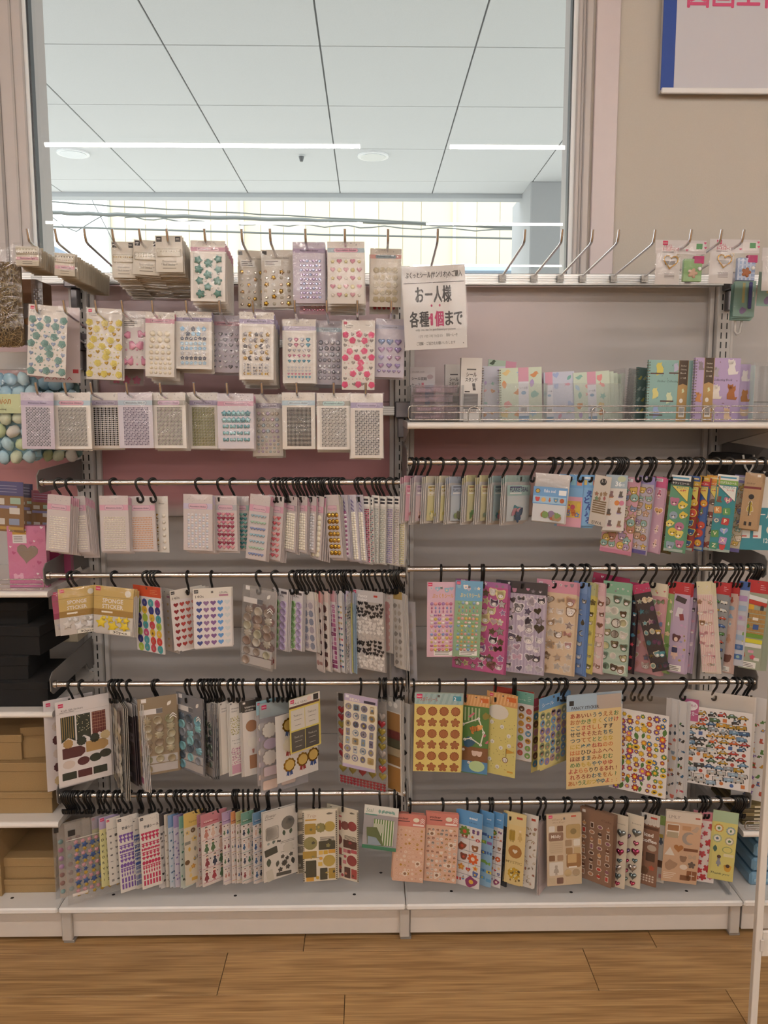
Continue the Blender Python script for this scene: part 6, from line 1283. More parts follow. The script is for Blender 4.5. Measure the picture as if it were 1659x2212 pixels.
def teal(c):
    c.base('#e0dbd4'); c.rect('panel', 0, .42, 1, 1, '#2f8a9c', .0003); c.text('title', '紙シール', .48, .56, .17, '#eef0ee', .72, .0005, .02)
    for u in (.2, .48): c.rect('panel_print', u-.1, .66, u+.1, .84, '#dfe3e0', .0005); c.rect('panel_print', u-.1, .8, u+.02, .82, '#c9605a', .0006)
    c.sh('panel_print', 'circle', .82, .72, .12, '#e0dbd0', .0005); c.text('title', '120枚', .8, .9, .12, '#eef0ee', .3, .0006, .02); c.sleeve()
pack(1603, 1690, 1030, 1188, 2.01, -4, 1, 'cream and teal pack titled in white Japanese lettering', teal)
# ================================================================ rail R2
def puffy(c, body, hdr, title, tc, cols, land=None):
    c.base(body, 'gloss'); c.hcol = hdr; c.rect('header', 0, 0, 1, .26, hdr); c.logo(.03, .01, .15); c.text('title', title, .55, .21, .13, tc, .74, .0005, .03); cells(c, 'print', .05, .05, .95, .15, 5, 1, ['bear', 'star', 'heart'], ['#e6d3a0', '#d9b9c4', '#f0e4dc', '#8fb5c9'], .08, jit=.3); c.rect('hang_hole', .46, .065, .54, .065+.08*c.W/c.H, '#77706e', .0006)
    if land: c.rect('print', 0, .45, 1, 1, land, .0002)
    for j in range(13):
        nm = ['circle', 'drop', 'girl', 'bow', 'circle', 'oval', 'heart', 'drop', 'flower', 'bear', 'star', 'oval', 'circle'][j]; cl = c.rnd.sample(cols, 3)
        for i in range(6): c.puffs('puffy_stickers', nm, .1+.8*(i+.5)/6, .29+.051*j, .06, .0022, cl[i % 3], 'pearl')
    warn(c, .25, .905, .9, .98); c.sleeve()
pack(923, 985, 1257, 1419, 1.985, 0, 0, 'pale pink sheet of tiny puffy stickers in rows', lambda c: puffy(c, '#d9b3c2', '#d3aec0', 'ぷっくりシール', '#cf9a5a', ['#b96a8a', '#7f9ac9', '#e9dcd6', '#c9b45a', '#a97fb5', '#d98f8f']))
pack(985, 1044, 1255, 1419, 1.98, -3, 2, 'blue and green sheet of tiny puffy stickers in rows', lambda c: puffy(c, '#8fb08f', '#6fa6c9', 'ぷっくりシール', '#e6d38a', ['#d9b45a', '#e3dcd3', '#7fa6c9', '#c98f6a', '#8fb57f', '#d9a3a3'], '#8aa886'))
KP = ['#e6dcdf', '#4a4450', '#c9608f', '#b79ac9', '#d9b4c6', '#8f6a9c']
def dense(c, body, hdr, hh, cols, nx, ny, r, title='', out=None, names=('cat', 'bear', 'heart', 'star', 'bow', 'flower'), extra=None, hcols=None):
    c.base(body); c.hcol = hdr; c.rect('header', 0, 0, 1, hh, hdr); rd = c.rnd
    if title: c.text('title', title, .3, hh*.7, .07, '#e9e4e0', .3, .0005, .01)
    cells(c, 'header_print', .02, .01, .98, hh-.01, 6, 1, ['star', 'heart', 'bear'], hcols or ['#e3d5da', '#8a8088'], .04, jit=.4, d=.0004)
    for j in range(ny):
        for i in range(nx):
            u, v = .02+.96*(i+.5+rd.uniform(-.2, .2))/nx, hh+.015+(.975-hh)*(j+.5+rd.uniform(-.15, .15))/ny; q = r*rd.uniform(.75, 1.15); nm = rd.choice(names); col = rd.choice(cols); ro = rd.uniform(-.3, .3)
            if out: c.one('animal_sticker' if nm in ('cat', 'bear') else nm+'_sticker', 'flat_'+nm, u, v, q*1.15, .0003, rd.choice(out), 'print', ro)
            c.sh('stickers', nm, u, v, q*.95, col, .0006, ro)
            if nm in ('cat', 'bear'): c.sh('stickers', 'oval', u, v+q*.25*c.W/c.H, q*.55, '#efe7e4', .0007); [c.sh('stickers', 'circle', u+s*q*.25, v+q*.2*c.W/c.H, q*.09, '#2f2a30', .0008) for s in (-1, 1)]
    if extra: extra(c)
    c.sleeve()
pack(985, 1098, 1256, 1450, 2.01, -22, 2, 'magenta sheet of cat and bow stickers outlined in gold', lambda c: dense(c, '#b8588c', '#a9689f', .05, KP, 6, 9, .075, out=['#6a5a34', '#e3d9a0', '#e9dfe6']), (2, 3, .008))
def gstripe(c): [c.rect('sheet_stripes', .02+.064*k, .13, .05+.064*k, .99, '#aa9db3', .00015) for k in range(15)]
pack(1072, 1181, 1256, 1454, 2.0, -20, 1, 'grey-lilac striped sheet of cat stickers with black header', lambda c: (gstripe(c), dense(c, '#b9adbf', '#3a363c', .13, ['#3a3540', '#4a4450', '#c9a3b8', '#d9c6d3', '#5a4f6a'], 5, 8, .085, out=['#4f442f', '#e3dbe0', '#e3dbe0'], hcols=['#77707c', '#d9d3d9', '#b97f9a'])), (1, 3, .008))
pack(1160, 1248, 1254, 1456, 1.995, -22, 2, 'beige sheet of white kitten stickers with pink header', lambda c: dense(c, '#d3bb9f', '#d08fa3', .13, ['#eee4dc', '#e3d3c6', '#d9a3a8', '#e9dccb'], 4, 7, .11, out=['#7a5634', '#e6dace', '#c9a57f']), (2, 3, .006))
pack(1240, 1270, 1257, 1456, 2.0, -38, 2, 'blue night-sky sheet of winged stickers', lambda c: dense(c, '#6f8fc4', '#7f9ed0', .12, ['#e3e6ea', '#d3dcea', '#b9c9e6'], 2, 7, .2, names=('cat', 'moon', 'drop'), out=['#4a5a86', '#5a4f3a']), (4, 2.5, .003))
pack(1266, 1288, 1258, 1455, 2.0, -40, 2, 'yellow sheet of cream stickers with grey header', lambda c: dense(c, '#d3c56a', '#b9b98a', .14, ['#e6dc8f', '#e9e2b5', '#c9b84a'], 2, 7, .24, out=['#6a5a2c', '#d6cb7a']), (2, 2.5, .004))
pack(1284, 1308, 1259, 1455, 2.0, -38, 1, 'pale pink sheet of bunny-like stickers', lambda c: dense(c, '#dcbfbf', '#dab3bb', .14, ['#efe3dc', '#e3b9b9', '#e9d5cb'], 2, 7, .24, names=('cat', 'heart'), out=['#8f5a44', '#e6d3cb']), (2, 2.5, .004))
pack(1304, 1364, 1257, 1458, 1.985, -30, 1, 'pale green striped sheet of white puppy stickers', lambda c: ([c.rect('sheet_stripes', 0, .16+.06*k, 1, .19+.06*k, '#b3c4b4', .00015) for k in range(14)], dense(c, '#a9bfae', '#7fae92', .13, ['#ece6dd', '#e3ddd0', '#8f6a48', '#d9d2a0'], 3, 7, .14, names=('bear', 'circle', 'bear'), out=['#5f4632', '#e6e2d8', '#7a9a86'])), (1, 3, .006))
pack(1282, 1362, 1243, 1440, 2.04, -20, 8, 'raspberry headed sheet leaning behind the green puppy sheet', lambda c: dense(c, '#a33a66', '#b02f5c', .12, ['#d99ab5', '#e3cfd6'], 3, 6, .1))
pack(1359, 1380, 1258, 1456, 2.0, -38, 2, 'black and raspberry sheet of blue monster stickers', lambda c: dense(c, '#2c1f2a', '#a9305c', .14, ['#4f8fa3', '#3f7a94', '#c94a5a'], 2, 7, .25, names=('blob', 'bear', 'star')), (2, 2, .004))
pack(1364, 1402, 1262, 1452, 1.985, -18, -15, 'black swung-out sheet of blue monsters and planets', lambda c: dense(c, '#2a1c22', '#b02f5c', .1, ['#4f9aa8', '#c9a24a', '#b9503f', '#6fb0b5', '#8f4a7a'], 3, 7, .17, names=('blob', 'bear', 'star', 'egg'), out=['#1d3540', '#e3d3b5']))
pack(1378, 1443, 1258, 1456, 2.01, -30, 3, 'dusty pink sheet of sweet animal stickers with cream header', lambda c: dense(c, '#cf9aa0', '#ddd2b9', .14, ['#e3c07a', '#7f8fb5', '#e9dcd6', '#8fae86', '#c9656a'], 3, 7, .14, out=['#c98f8f', '#efe6e0', '#b9706a'], hcols=['#c9656a', '#d9b45a']), (3, 3, .005))
pack(1438, 1460, 1258, 1456, 2.0, -38, 3, 'red headed narrow sheet of green dress-up stickers', lambda c: dense(c, '#8fae6a', '#b02f34', .12, ['#c94a7a', '#e3c9a0', '#6a9a4a', '#e6dfd0'], 2, 7, .25, names=('girl', 'flower', 'oval')), (2, 2.5, .004))
def dress(c):
    sheet(c, '#b5262f', '#b9a6bf', .13, '', '#e6cfd0', None, sub=1); c.one('dress_sticker', 'flat_rect', .5, .19, .3, .0005, '#3a3238', 'print', .3)
    c.one('dress_sticker', 'flat_tall', .45, .33, .28, .0005, '#d9d5dc', 'print', .2); c.one('dress_sticker', 'flat_tall', .6, .38, .2, .0006, '#8a3a40', 'print', -.2)
    c.one('doll_sticker', 'flat_girl', .35, .78, .42, .0005, '#e0bfae', 'print'); c.sh('print', 'bear', .38, .62, .24, '#5a3238', .0012, .2); c.sh('print', 'rsq', .35, .75, .17, '#3a3a5c', .0013); c.sh('print', 'egg', .38, .63, .14, '#e6c9b8', .0014)
    cells(c, 'stickers', .6, .45, .97, .9, 2, 6, ['leaf', 'flower', 'oval'], ['#8f8fc0', '#c9a3c6', '#4a4450', '#b9a24a'], .09, jit=.3, d=.0005); warn(c, .1, .92, .8, .985); c.sleeve()
pack(1456, 1494, 1258, 1455, 1.985, -30, 2, 'red headed dress-up sheet with a dark-haired doll', dress, (2, 3, .005))
pack(1488, 1510, 1260, 1455, 2.0, -38, 3, 'lilac sheet of sleepy moon stickers', lambda c: dense(c, '#b3a0b8', '#a99ab5', .1, ['#d9c3cf', '#c99aae', '#8f86a6', '#4a3f48'], 2, 7, .22, names=('moon', 'bear', 'heart')), (2, 2.5, .004))
def stripes(c): [c.rect('sheet_stripes', .04+.125*k, .15, .1+.125*k, .99, '#dbaeb0', .00015) for k in range(8)]
pack(1504, 1536, 1256, 1452, 1.98, -28, -6, 'pink and cream striped swung-out sheet of kitten stickers', lambda c: (stripes(c), dense(c, '#e0d2c4', '#ddd3b0', .14, ['#efe6dc', '#e6c9c3', '#d9a8a8'], 3, 7, .16, out=['#b98a5a', '#e9ddcf', '#d99aa3'])), (3, 3.5, .006))
pack(1530, 1550, 1262, 1450, 2.02, -36, -4, 'yellow edged sheet with lemon header behind the striped one', lambda c: dense(c, '#d6c58f', '#e0cf7a', .12, ['#b98f5a', '#e9dfc0'], 2, 7, .2))
def vehc(c, body, cols, hdr='#b5262f', names=('car', 'bus', 'truck'), nx=2, ny=9):
    sheet(c, hdr, body, .13, '', '#e6cfd0', None, sub=1)
    for j in range(ny):
        for i in range(nx):
            nm = c.rnd.choice(names); c.one(nm+'_sticker', 'vehicle_'+nm, .05+.9*(i+.5)/nx, .17+.78*(j+.5)/ny, .9/nx*.5, .0012, c.rnd.choice(cols), 'gloss', c.rnd.uniform(-.1, .1))
    warn(c, .1, .93, .8, .985); c.sleeve()
pack(1543, 1579, 1258, 1456, 1.99, -30, 3, 'red headed puffy sheet of small cars and trucks', lambda c: vehc(c, '#8f9296', ['#c94a34', '#d9b03a', '#3f66a6', '#e6e2da', '#4f8a4a']), (1, 3, .005))
pack(1573, 1597, 1258, 1456, 2.0, -34, 2, 'red headed beige sheet with ball gown doll', lambda c: (sheet(c, '#b5262f', '#c9ada3', .12, '', '#e6cfd0', None, sub=0), cells(c, 'stickers', .1, .15, .9, .5, 1, 4, ['girl', 'oval', 'tri'], ['#8fa9c0', '#d9d3c9', '#3f6a4a', '#a9503f'], .3), c.one('gown_sticker', 'flat_girl', .5, .62, .45, .0006, '#b98f7a', 'print'), c.one('doll_sticker', 'flat_bear', .5, .84, .42, .0006, '#6a4038', 'print'), warn(c, .1, .93, .8, .985), c.sleeve()), (2, 3, .005))
pack(1592, 1622, 1256, 1440, 2.0, -32, 2, 'blue headed grey sheet of pastel pocket stickers', lambda c: (sheet(c, '#3f63a8', '#c2c6cf', .1, '', '#e6e9ef', None, sub=0), cells(c, 'stickers', .15, .14, .9, .95, 1, 7, ['rrect'], ['#3f6aa6', '#9fb6d0', '#c3b5c6', '#c9cf9f', '#8fb5ae', '#b08fc0', '#6f86b0'], .36, d=.0012, m='gloss'), c.sleeve()), (1, 3, .006))
def trains(c):
    sheet(c, '#b5262f', '#9aa38f', .14, '', '#e6cfd0', None, sub=1); rd = c.rnd
    for j in range(6): c.rect('brick_print', 0, .33+.05*j, 1, .37+.05*j, '#a9834a', .0003); [c.rect('brick_print', .16*k+.08*(j % 2), .33+.05*j, .16*k+.012+.08*(j % 2), .37+.05*j, '#7d5f34', .0004) for k in range(6)]
    for v, col, s in ((.2, '#e3e6e6', .5), (.25, '#b93a34', .5), (.62, '#6a9a3a', .48), (.68, '#d6cf3a', .48), (.73, '#e3e3df', .46)): c.one('train_sticker', 'flat_bar', .5, v, s, .001, col, 'gloss', .15 if v < .3 else 0)
    for u, v, nm, col in ((.3, .3, 'square', '#d9a83a'), (.8, .3, 'tall', '#3a3f46'), (.15, .4, 'tall', '#2f3338'), (.55, .43, 'rect', '#e9e6e0'), (.25, .52, 'leaf', '#4f8a3a'), (.6, .52, 'square', '#2f5a9c'), (.5, .8, 'rect', '#d9a3b8'), (.2, .85, 'girl', '#b5503f'), (.6, .86, 'flower', '#c9506a'), (.8, .88, 'rect', '#e6e3dc')): c.one('sign_sticker', 'flat_'+nm, u, v, .13, .001, col, 'gloss')
    warn(c, .1, .92, .8, .985); c.sleeve()
pack(1616, 1663, 1254, 1448, 1.985, -28, 3, 'red headed puffy sheet of bullet trains and station signs', trains, (3, 5, .006))
NAME = 'sticker_sheet'
# ================================================================ rail R3
def cookies(c):
    sheet(c, '#9fb6b5', '#dcc774', .14, 'スタディシール', '#b04a3c', sub=0, tu=.3, tw=.36); [c.poly('header_print', [(0, 0), (.05*c.W, 0), (-.02*c.W, -.13*c.H), (-.07*c.W, -.13*c.H)], .1+.12*k, .003, '#8ea8a8', .00028) for k in range(8)]
    c.rect('print', .8, .03, .97, .09, '#3f8fa3', .0004); c.text('title', '2', .84, .085, .075, '#eef2f2', None, .0006, .02)
    for j in range(6):
        for i in range(4):
            u, v = .14+.24*i, .225+.143*j; nm = 'scallop' if j % 2 == 0 else 'flower'
            c.one('cookie_sticker', 'flat_cookie' if j % 2 == 0 else 'flat_flower', u, v, .1, .0004, '#8a4a24', 'print'); c.sh('cookie_print', nm, u, v, .083, '#a9683a', .0008)
            [c.rect('cookie_print', u-.05+.03*k, v-.035, u-.042+.03*k, v+.035, '#8f5530', .001) for k in range(4)]
pack(896, 1000, 1498, 1667, 1.98, -3, 1, 'yellow sheet of round and flower cookie stickers', cookies, (1, 2, .01))
def tiger(c):
    sheet(c, '#cf9a62', '#4f7a3c', .14, '', '#e9d5b5', sub=0); [c.poly('header_print', [(0, 0), (.05*c.W, 0), (-.02*c.W, -.13*c.H), (-.07*c.W, -.13*c.H)], .1+.12*k, .003, '#dcae7c', .00028) for k in range(8)]; c.rect('print', .66, .03, .96, .085, '#c9662c', .0004); c.text('title', '2', .71, .08, .075, '#eef2f2', None, .0006, .02)
    for k in range(5): c.rect('scene_print', .08+.13*k, .16, .14+.13*k, .33, '#a9b58a', .0003)
    c.rect('scene_print', 0, .66, 1, .84, '#7d5230', .0003); c.rect('scene_print', 0, .84, 1, .99, '#4f86b3', .0003); c.sh('scene_print', 'oval', .6, .9, .3, '#b5cf9a', .0005); c.sh('scene_print', 'blob', .3, .6, .25, '#2f5a76', .0004); c.sh('scene_print', 'blob', .9, .25, .16, '#8a7a34', .0004)
    c.sh('tiger_sticker', 'sit', .5, .42, .2, '#cf7f34', .0007, 1.2); c.sh('tiger_sticker', 'bear', .68, .4, .1, '#e0a05a', .001); [c.rect('tiger_sticker', .34+.07*k, .4, .36+.07*k, .46, '#3a2a20', .0011) for k in range(4)]
    for u, v in ((.5, .74), (.68, .74)): c.sh('stickers', 'bear', u, v, .11, '#d9bfb0', .0008)
    for u, v in ((.85, .5), (.95, .58), (.4, .24), (.3, .27)): c.sh('stickers', 'bird', u, v, .08, '#c96a7a', .0008)
    P = ((.05, .38), (.62, .29), (.82, .46), (.72, .62), (.35, .55), (.12, .57)); 
    for (a, b), (d, e) in zip(P[:-1], P[1:]):
        dx, dv = (d-a)*c.W, (e-b)*c.H; l = math.hypot(dx, dv); nx_, nz = dv/l*.004*1, dx/l*.004; X, Z = (a-.5)*c.W, -b*c.H; c.part('route_print').add([(X-nx_*.4, -.0009, Z-nz*.4), (X+dx-nx_*.4, -.0009, Z-dv-nz*.4), (X+dx+nx_*.4, -.0009, Z-dv+nz*.4), (X+nx_*.4, -.0009, Z+nz*.4)], [(0, 1, 2, 3)], '#e0dccb', 'print')
    for i, (u, v) in enumerate(P+((.3, .86), (.08, .7))): c.sh('route_print', 'circle', u, v, .055, '#e6e3e0', .0012); c.text('route_print', str(i+4), u, v+.012, .05, '#5a5048', None, .0014)
pack(1000, 1058, 1502, 1672, 2.0, -17, 1, 'green jungle sheet with a tiger and numbered route', tiger, (1, -3, .01))
def ymap(c):
    sheet(c, '#cf9a62', '#d3c67a', .15, '', '#e9d5b5', sub=0); [c.poly('header_print', [(0, 0), (.05*c.W, 0), (-.02*c.W, -.13*c.H), (-.07*c.W, -.13*c.H)], .1+.12*k, .003, '#dcae7c', .00028) for k in range(8)]; c.rect('print', .62, .03, .95, .085, '#c9662c', .0004); c.text('title', '2', .67, .08, .075, '#eef2f2', None, .0006, .02); c.sh('stickers', 'oval', .35, .23, .36, '#d9d3c6', .0004)
    cells(c, 'stickers', .03, .3, .97, .98, 6, 8, ['circle'], ['#a58f4a', '#8a8a5a'], .015, jit=.4)
    for i, (u, v) in enumerate(((.14, .36), (.5, .4), (.74, .5), (.76, .62), (.48, .66), (.18, .6), (.1, .82), (.38, .9))): c.one('number_sticker', 'flat_circle', u, v, .07, .0004, '#e3dfd8', 'print'); c.text('route_print', str(i+3), u, v+.014, .06, '#5a5048', None, .0012)
    c.one('number_sticker', 'flat_circle', .64, .8, .1, .0005, '#8a5a30', 'print'); c.sh('route_print', 'circle', .64, .8, .08, '#e3dfd8', .001); c.text('route_print', '15', .64, .815, .08, '#6a4424', None, .0014); c.rect('route_print', .66, .66, .675, .76, '#6a4a2c', .0008); c.poly('route_print', [(0, 0), (.3*c.W, -.03*c.H), (0, -.06*c.H)], .675, .66, '#c9963a', .0009); c.rect('stickers', .72, .93, .92, .95, '#c9963a')
pack(1056, 1119, 1499, 1676, 1.985, -27, 1, 'pale yellow numbered route sheet with a flag', ymap, (1, -4, .01))
def rnd_faces(c, hdr, body, hh=.17, nx=2, ny=7, r=.18, cols=('#c9665a', '#4f8fb5', '#7fae5a', '#d9a34a', '#c98fa3', '#6a4a34'), out='#e9e4e0'):
    sheet(c, hdr, body, hh, 'シール', '#eef0ee', None, sub=1, tu=.3, tw=.4)
    for j in range(ny):
        for i in range(nx):
            u, v = .04+.92*(i+.5)/nx, hh+.02+(.97-hh)*(j+.5+.25*(i % 2))/(ny+.4); col = c.rnd.choice(cols)
            c.one('round_sticker', 'flat_circle', u, v, r, .0003, col, 'print'); c.sh('stickers', c.rnd.choice(['bear', 'bird', 'cat', 'leaf', 'fish']), u, v, r*.62, c.rnd.choice(['#e9dccb', '#3a3434', '#d9b08a', '#e6e2dc']), .0006); c.sh('stickers', 'circle', u, v+.01, r*.3, c.rnd.choice(['#e9dccb', '#c98f7a']), .0008)
pack(1066, 1154, 1488, 1640, 2.045, -24, 2, 'red headed sheet showing over the yellow route sheet', lambda c: rnd_faces(c, '#b9483c', '#e3dede', nx=3))
pack(1119, 1154, 1496, 1644, 2.0, -30, 1, 'green headed white sheet of round picture stickers', lambda c: rnd_faces(c, '#6fa898', '#e3dede'), (2, -2, .008))
pack(1151, 1180, 1506, 1662, 2.015, 38, 0, 'pink headed yellow sheet edge before the blue headed faces', lambda c: rnd_faces(c, '#b9506a', '#d6cb86', nx=2))
pack(1165, 1227, 1500, 1650, 1.985, 38, 0, 'blue headed yellow sheet of round animal portraits', lambda c: rnd_faces(c, '#6f9fcc', '#d9cd8a', .18, 5, 7, .085, ('#8f86b5', '#7fa3c4', '#a98f9a', '#8f9a7a')), (3, 2, .006))
KANA = ['ああいいううええお', 'おかかききくくけけ', 'ここささししすす', 'せせそそたたちち', 'つつててととなな', 'ににぬぬねねのの', 'ははひひふふへへ', 'ほほままみみむむ', 'めめももややゆゆ', 'よよららりりるるれ!', 'れろろわわををん?', 'あいうえおつやゆよ::']
def kana(c):
    c.base('#d3cdc6', 'sleeve', 0, 0, 0, 1, .2); c.hcol = '#a9bccb'; c.rect('back_card', 0, .17, 1, 1, '#dcc38e', .0003); c.rect('header', 0, .0, .55, .17, '#a3b9cb', .0004); c.rect('header', .55, .02, 1, .17, '#b5a79c', .0003); c.rect('corner_label', .05, .06, .13, .11, '#2a2728', .0008); c.text('title', 'FANCY STICKER', .34, .155, .055, '#3a3a40', .5, .0008, .015)
    PALK = ['#a3342c', '#8a3a2c', '#2f5a6a', '#b0622c', '#4f7a4a', '#c2a032', '#3a6a7a', '#b5443a', '#c96a34', '#34343a']
    for j, row in enumerate(KANA):
        for i, ch in enumerate(row): c.text('letter_print', ch, .06+.9*(i+.5)/max(9, len(row)) if len(row) <= 9 else .03+.94*(i+.5)/len(row), .245+.0655*j, .07, PALK[(i//2+j*3) % 10], None, .0006, .02)
    c.sleeve('film', -.01, -.01, 1.01, 1.005)
pack(1224, 1342, 1498, 1699, 1.98, 9, -1.5, 'tan sheet of coloured hiragana letters', kana, (1, 3, .01))
def flowers(c):
    c.base('#d3cdc6', 'sleeve', 0, 0, 0, 1, .2); c.rect('back_card', .0, .17, .97, .995, '#e6e1de', .0003); rd = c.rnd
    FC = ['#b5405c', '#c9583a', '#d9b03a', '#7a4a86', '#3f6a9c', '#c96a8f', '#5f8a3f', '#a9342f', '#8a4a5a', '#d08a34']
    for j in range(13):
        for i in range(8):
            k = rd.random(); u, v = .05+.9*(i+.5+rd.uniform(-.2, .2))/8, .2+.78*(j+.5+rd.uniform(-.2, .2))/13; q = rd.choice([.042, .054, .068])
            if k < .8: c.one('flower_sticker', 'daisy', u, v, q, .0005, rd.choice(FC), 'print', rd.uniform(0, 1))
            elif k < .9: c.one('leaf_sticker', 'flat_leaf', u, v, q, .0004, '#4f7a3a', 'print', rd.uniform(-.5, .5))
            else: c.one('bee_sticker', 'flat_oval', u, v, q, .0004, '#d9b02f', 'print', rd.uniform(-.5, .5)); c.sh('print', 'rect', u, v, q*.4, '#2c2826', .0009)
    c.sleeve('film', -.01, -.01, 1.01, 1.005)
pack(1322, 1452, 1500, 1716, 1.985, -30, 0, 'white sheet of bright retro flower and bee stickers', flowers)
for i, (a, b, lab, cols) in enumerate(((1440, 1464, 'white sheet edge with faint motifs behind the flowers', ['#d9a35a', '#7f8fa0', '#c96a5a', '#3a4a5a']), (1458, 1484, 'white sheet edge with green and brown animals behind the flowers', ['#4f7a3a', '#6a4a34', '#3f6a8f', '#3a3634', '#c94a5a']))):
    pack(a, b, 1510+4*i, 1732-8*i, 2.0, -45, 0, lab, lambda c, cols=cols: (c.base('#dedad8'), cells(c, 'stickers', .3, .2, .97, .97, 2, 9, ['bear', 'leaf', 'bird', 'star', 'fish'], cols, .18, jit=.3), c.sleeve()), (3, 3, .005))
def vehicles(c):
    c.base('#d3cdc6', 'sleeve', 0, 0, 0, 1, .2); c.rect('back_card', .02, .17, .98, .995, '#e3dfde', .0003); c.rect('header', .0, .1, .24, .33, '#b35a86', .0012); c.sh('header_print', 'oval', .13, .17, .1, '#eae3e6', .0014); c.text('title', 'のりもの', .13, .18, .04, '#a84a7a', .15, .0016, .01); c.text('title', 'ステッカー', .12, .27, .055, '#e6e9f2', .22, .0016, .03)
    rd = c.rnd; VC = ['#b03a34', '#3f5f86', '#c9963a', '#8f949a', '#3a3a3c', '#4f6a4a', '#c9602c', '#6a8fb0', '#dcd8d2', '#b08a2f']
    for j in range(14):
        for i in range(6):
            u, v = .08+.86*(i+.5+.3*(j % 2)-.15+rd.uniform(-.1, .1))/6, .2+.78*(j+.5+rd.uniform(-.12, .12))/14
            if u < .27 and v < .36: continue
            if rd.random() < .16: c.one('sign_sticker', 'flat_'+rd.choice(['square', 'circle', 'tri']), u, v, .028, .0004, rd.choice(['#b5483a', '#3f5f9c', '#c9743a']), 'print'); continue
            nm = rd.choice(['car', 'bus', 'truck', 'digger', 'car']) if j < 11 else 'bus'
            c.one(nm+'_sticker', 'vehicle_'+nm, u, v, .072, .0005, rd.choice(VC) if j < 11 else rd.choice(['#cfcbc6', '#8fa9c0', '#b9b5b0']), 'print', -.08)
    c.sleeve('film', -.01, -.01, 1.01, 1.005)
pack(1474, 1632, 1497, 1702, 1.985, -24, 0, 'white sheet of rows of car, bus and digger stickers', vehicles, (1, 3, .01))
pack(1590, 1660, 1505, 1728, 2.02, -30, 0, 'white sheet of dinosaur stickers beside the rack pole', lambda c: (c.base('#dedad8'), cells(c, 'stickers', .1, .2, .97, .97, 4, 9, ['sit', 'bird', 'digger', 'star'], ['#4f7a3a', '#7a5a9c', '#b5503f', '#5a4a3a', '#4f6a9c', '#c9963a'], .1, jit=.3), c.sleeve()))
# ================================================================ rail R4
def dotty(c, cols, faces):
    c.base('#d6ac94'); c.hcol = '#cf7f72'; c.rect('header', 0, 0, 1, .18, '#cc7c70'); c.text('title', 'sticker', .28, .08, .08, '#4a2c2c', .34, .0004, .02); c.rect('print', .12, .1, .5, .112, '#5a3434'); c.one('speech_label', 'flat_oval', .7, .08, .1, .0004, '#e6dfc9', 'print'); c.rect('print', .6, .14, .95, .165, '#e9dcd6', .0004)
    for k in range(3): c.poly('chevrons', rotp([(-1, -.4), (0, .5), (1, -.4), (1, -.8), (0, .1), (-1, -.8)], 0, c.W*.07), .9, .06+.025*k, '#ecdcd4', .0005)
    cells(c, 'stickers', .05, .21, .97, .98, 7, 12, ['circle', 'bear', 'flower'] if faces else ['circle', 'flower', 'star'], cols, .045, '#e0c3ae', jit=.15, rot=.3, d=.0005, face=faces)
    for u, v in ((.8, .72), (.4, .88)) if not faces else ((.2, .3), (.8, .45), (.4, .9), (.75, .75)): c.one('large_sticker', 'flat_flower8' if not faces else 'flat_cat', u, v, .1, .0007, '#e3d3c3', 'print'); c.sh('print', 'circle', u, v, .05, '#8f6a52', .0012)
    c.sleeve()
pack(853, 920, 1759, 1905, 1.985, -7, 2, 'salmon headed pink sheet of small dotted dessert stickers', lambda c: dotty(c, ['#d9b09a', '#c99a84', '#b5822f', '#e0c9b8', '#d3a38c'], 0), (2, -1.5, .01))
pack(921, 992, 1757, 1906, 1.985, -8, 2, 'salmon headed pink sheet of tiny cat face stickers', lambda c: dotty(c, ['#e3d6cb', '#8a8078', '#b5824a', '#c9b9ad', '#a3705a'], 1), (1, -1.5, .01))
def pixel(c, k):
    c.base('#dcd7d6' if k == 0 else '#8fb5d3'); c.hcol = '#5f9bd0'; c.rect('header', 0, 0, 1, .2, '#5f9bd0'); c.text('title', 'seal', .62, .1, .1, '#eef2f6', .34, .0004, .03); c.text('title', 'ステッカー', .62, .155, .06, '#26344a', .34, .0004, .02)
    if k == 0:
        for v in (.37, .53, .69, .85): c.rect('print', 0, v, 1, v+.004, '#5a5560')
        c.rect('print', .5, .2, .506, .98, '#5a5560')
        for u, v, nm, s, col in ((.28, .28, 'flower8', .24, '#6a8a3a'), (.28, .34, 'rect', .12, '#a9483a'), (.75, .26, 'bow', .15, '#6a4a7a'), (.62, .33, 'star', .08, '#c9963a'), (.85, .36, 'oval', .09, '#b53a44'), (.2, .48, 'blob', .2, '#8a4a34'), (.75, .48, 'bear', .14, '#8a5a3a'), (.28, .62, 'bear', .15, '#7a4034'), (.68, .62, 'flower8', .24, '#cf5a24'), (.2, .76, 'flower', .15, '#c9863a'), (.5, .78, 'heart', .1, '#b53a44'), (.8, .74, 'star', .13, '#d9a83a'), (.3, .9, 'drop', .1, '#4f7fb5'), (.8, .82, 'bear', .12, '#5a6fa6'), (.65, .93, 'blob', .28, '#8a3a66'), (.12, .93, 'bow', .1, '#c23a44')): c.one('pixel_sticker', 'flat_'+nm, u, v, s, .0004, col, 'print', c.rnd.uniform(-.2, .2)); c.sh('print', 'circle', u, v, s*.35, c.rnd.choice(['#e0b04a', '#e9d3c0', '#c9503a']), .0008)
    else: cells(c, 'stickers', .1, .24, .95, .97, 2, 6, ['rrect', 'bow', 'rect'], ['#3f5f9c', '#7fa84a', '#8f5f9c', '#5f9bc9', '#d9c04a'], .2, jit=.2, d=.0006)
    c.sleeve()
pack(992, 1043, 1753, 1916, 1.98, -28, 2, 'blue headed white sheet of colourful fruit and face stickers', lambda c: pixel(c, 0), (2, -3, .006))
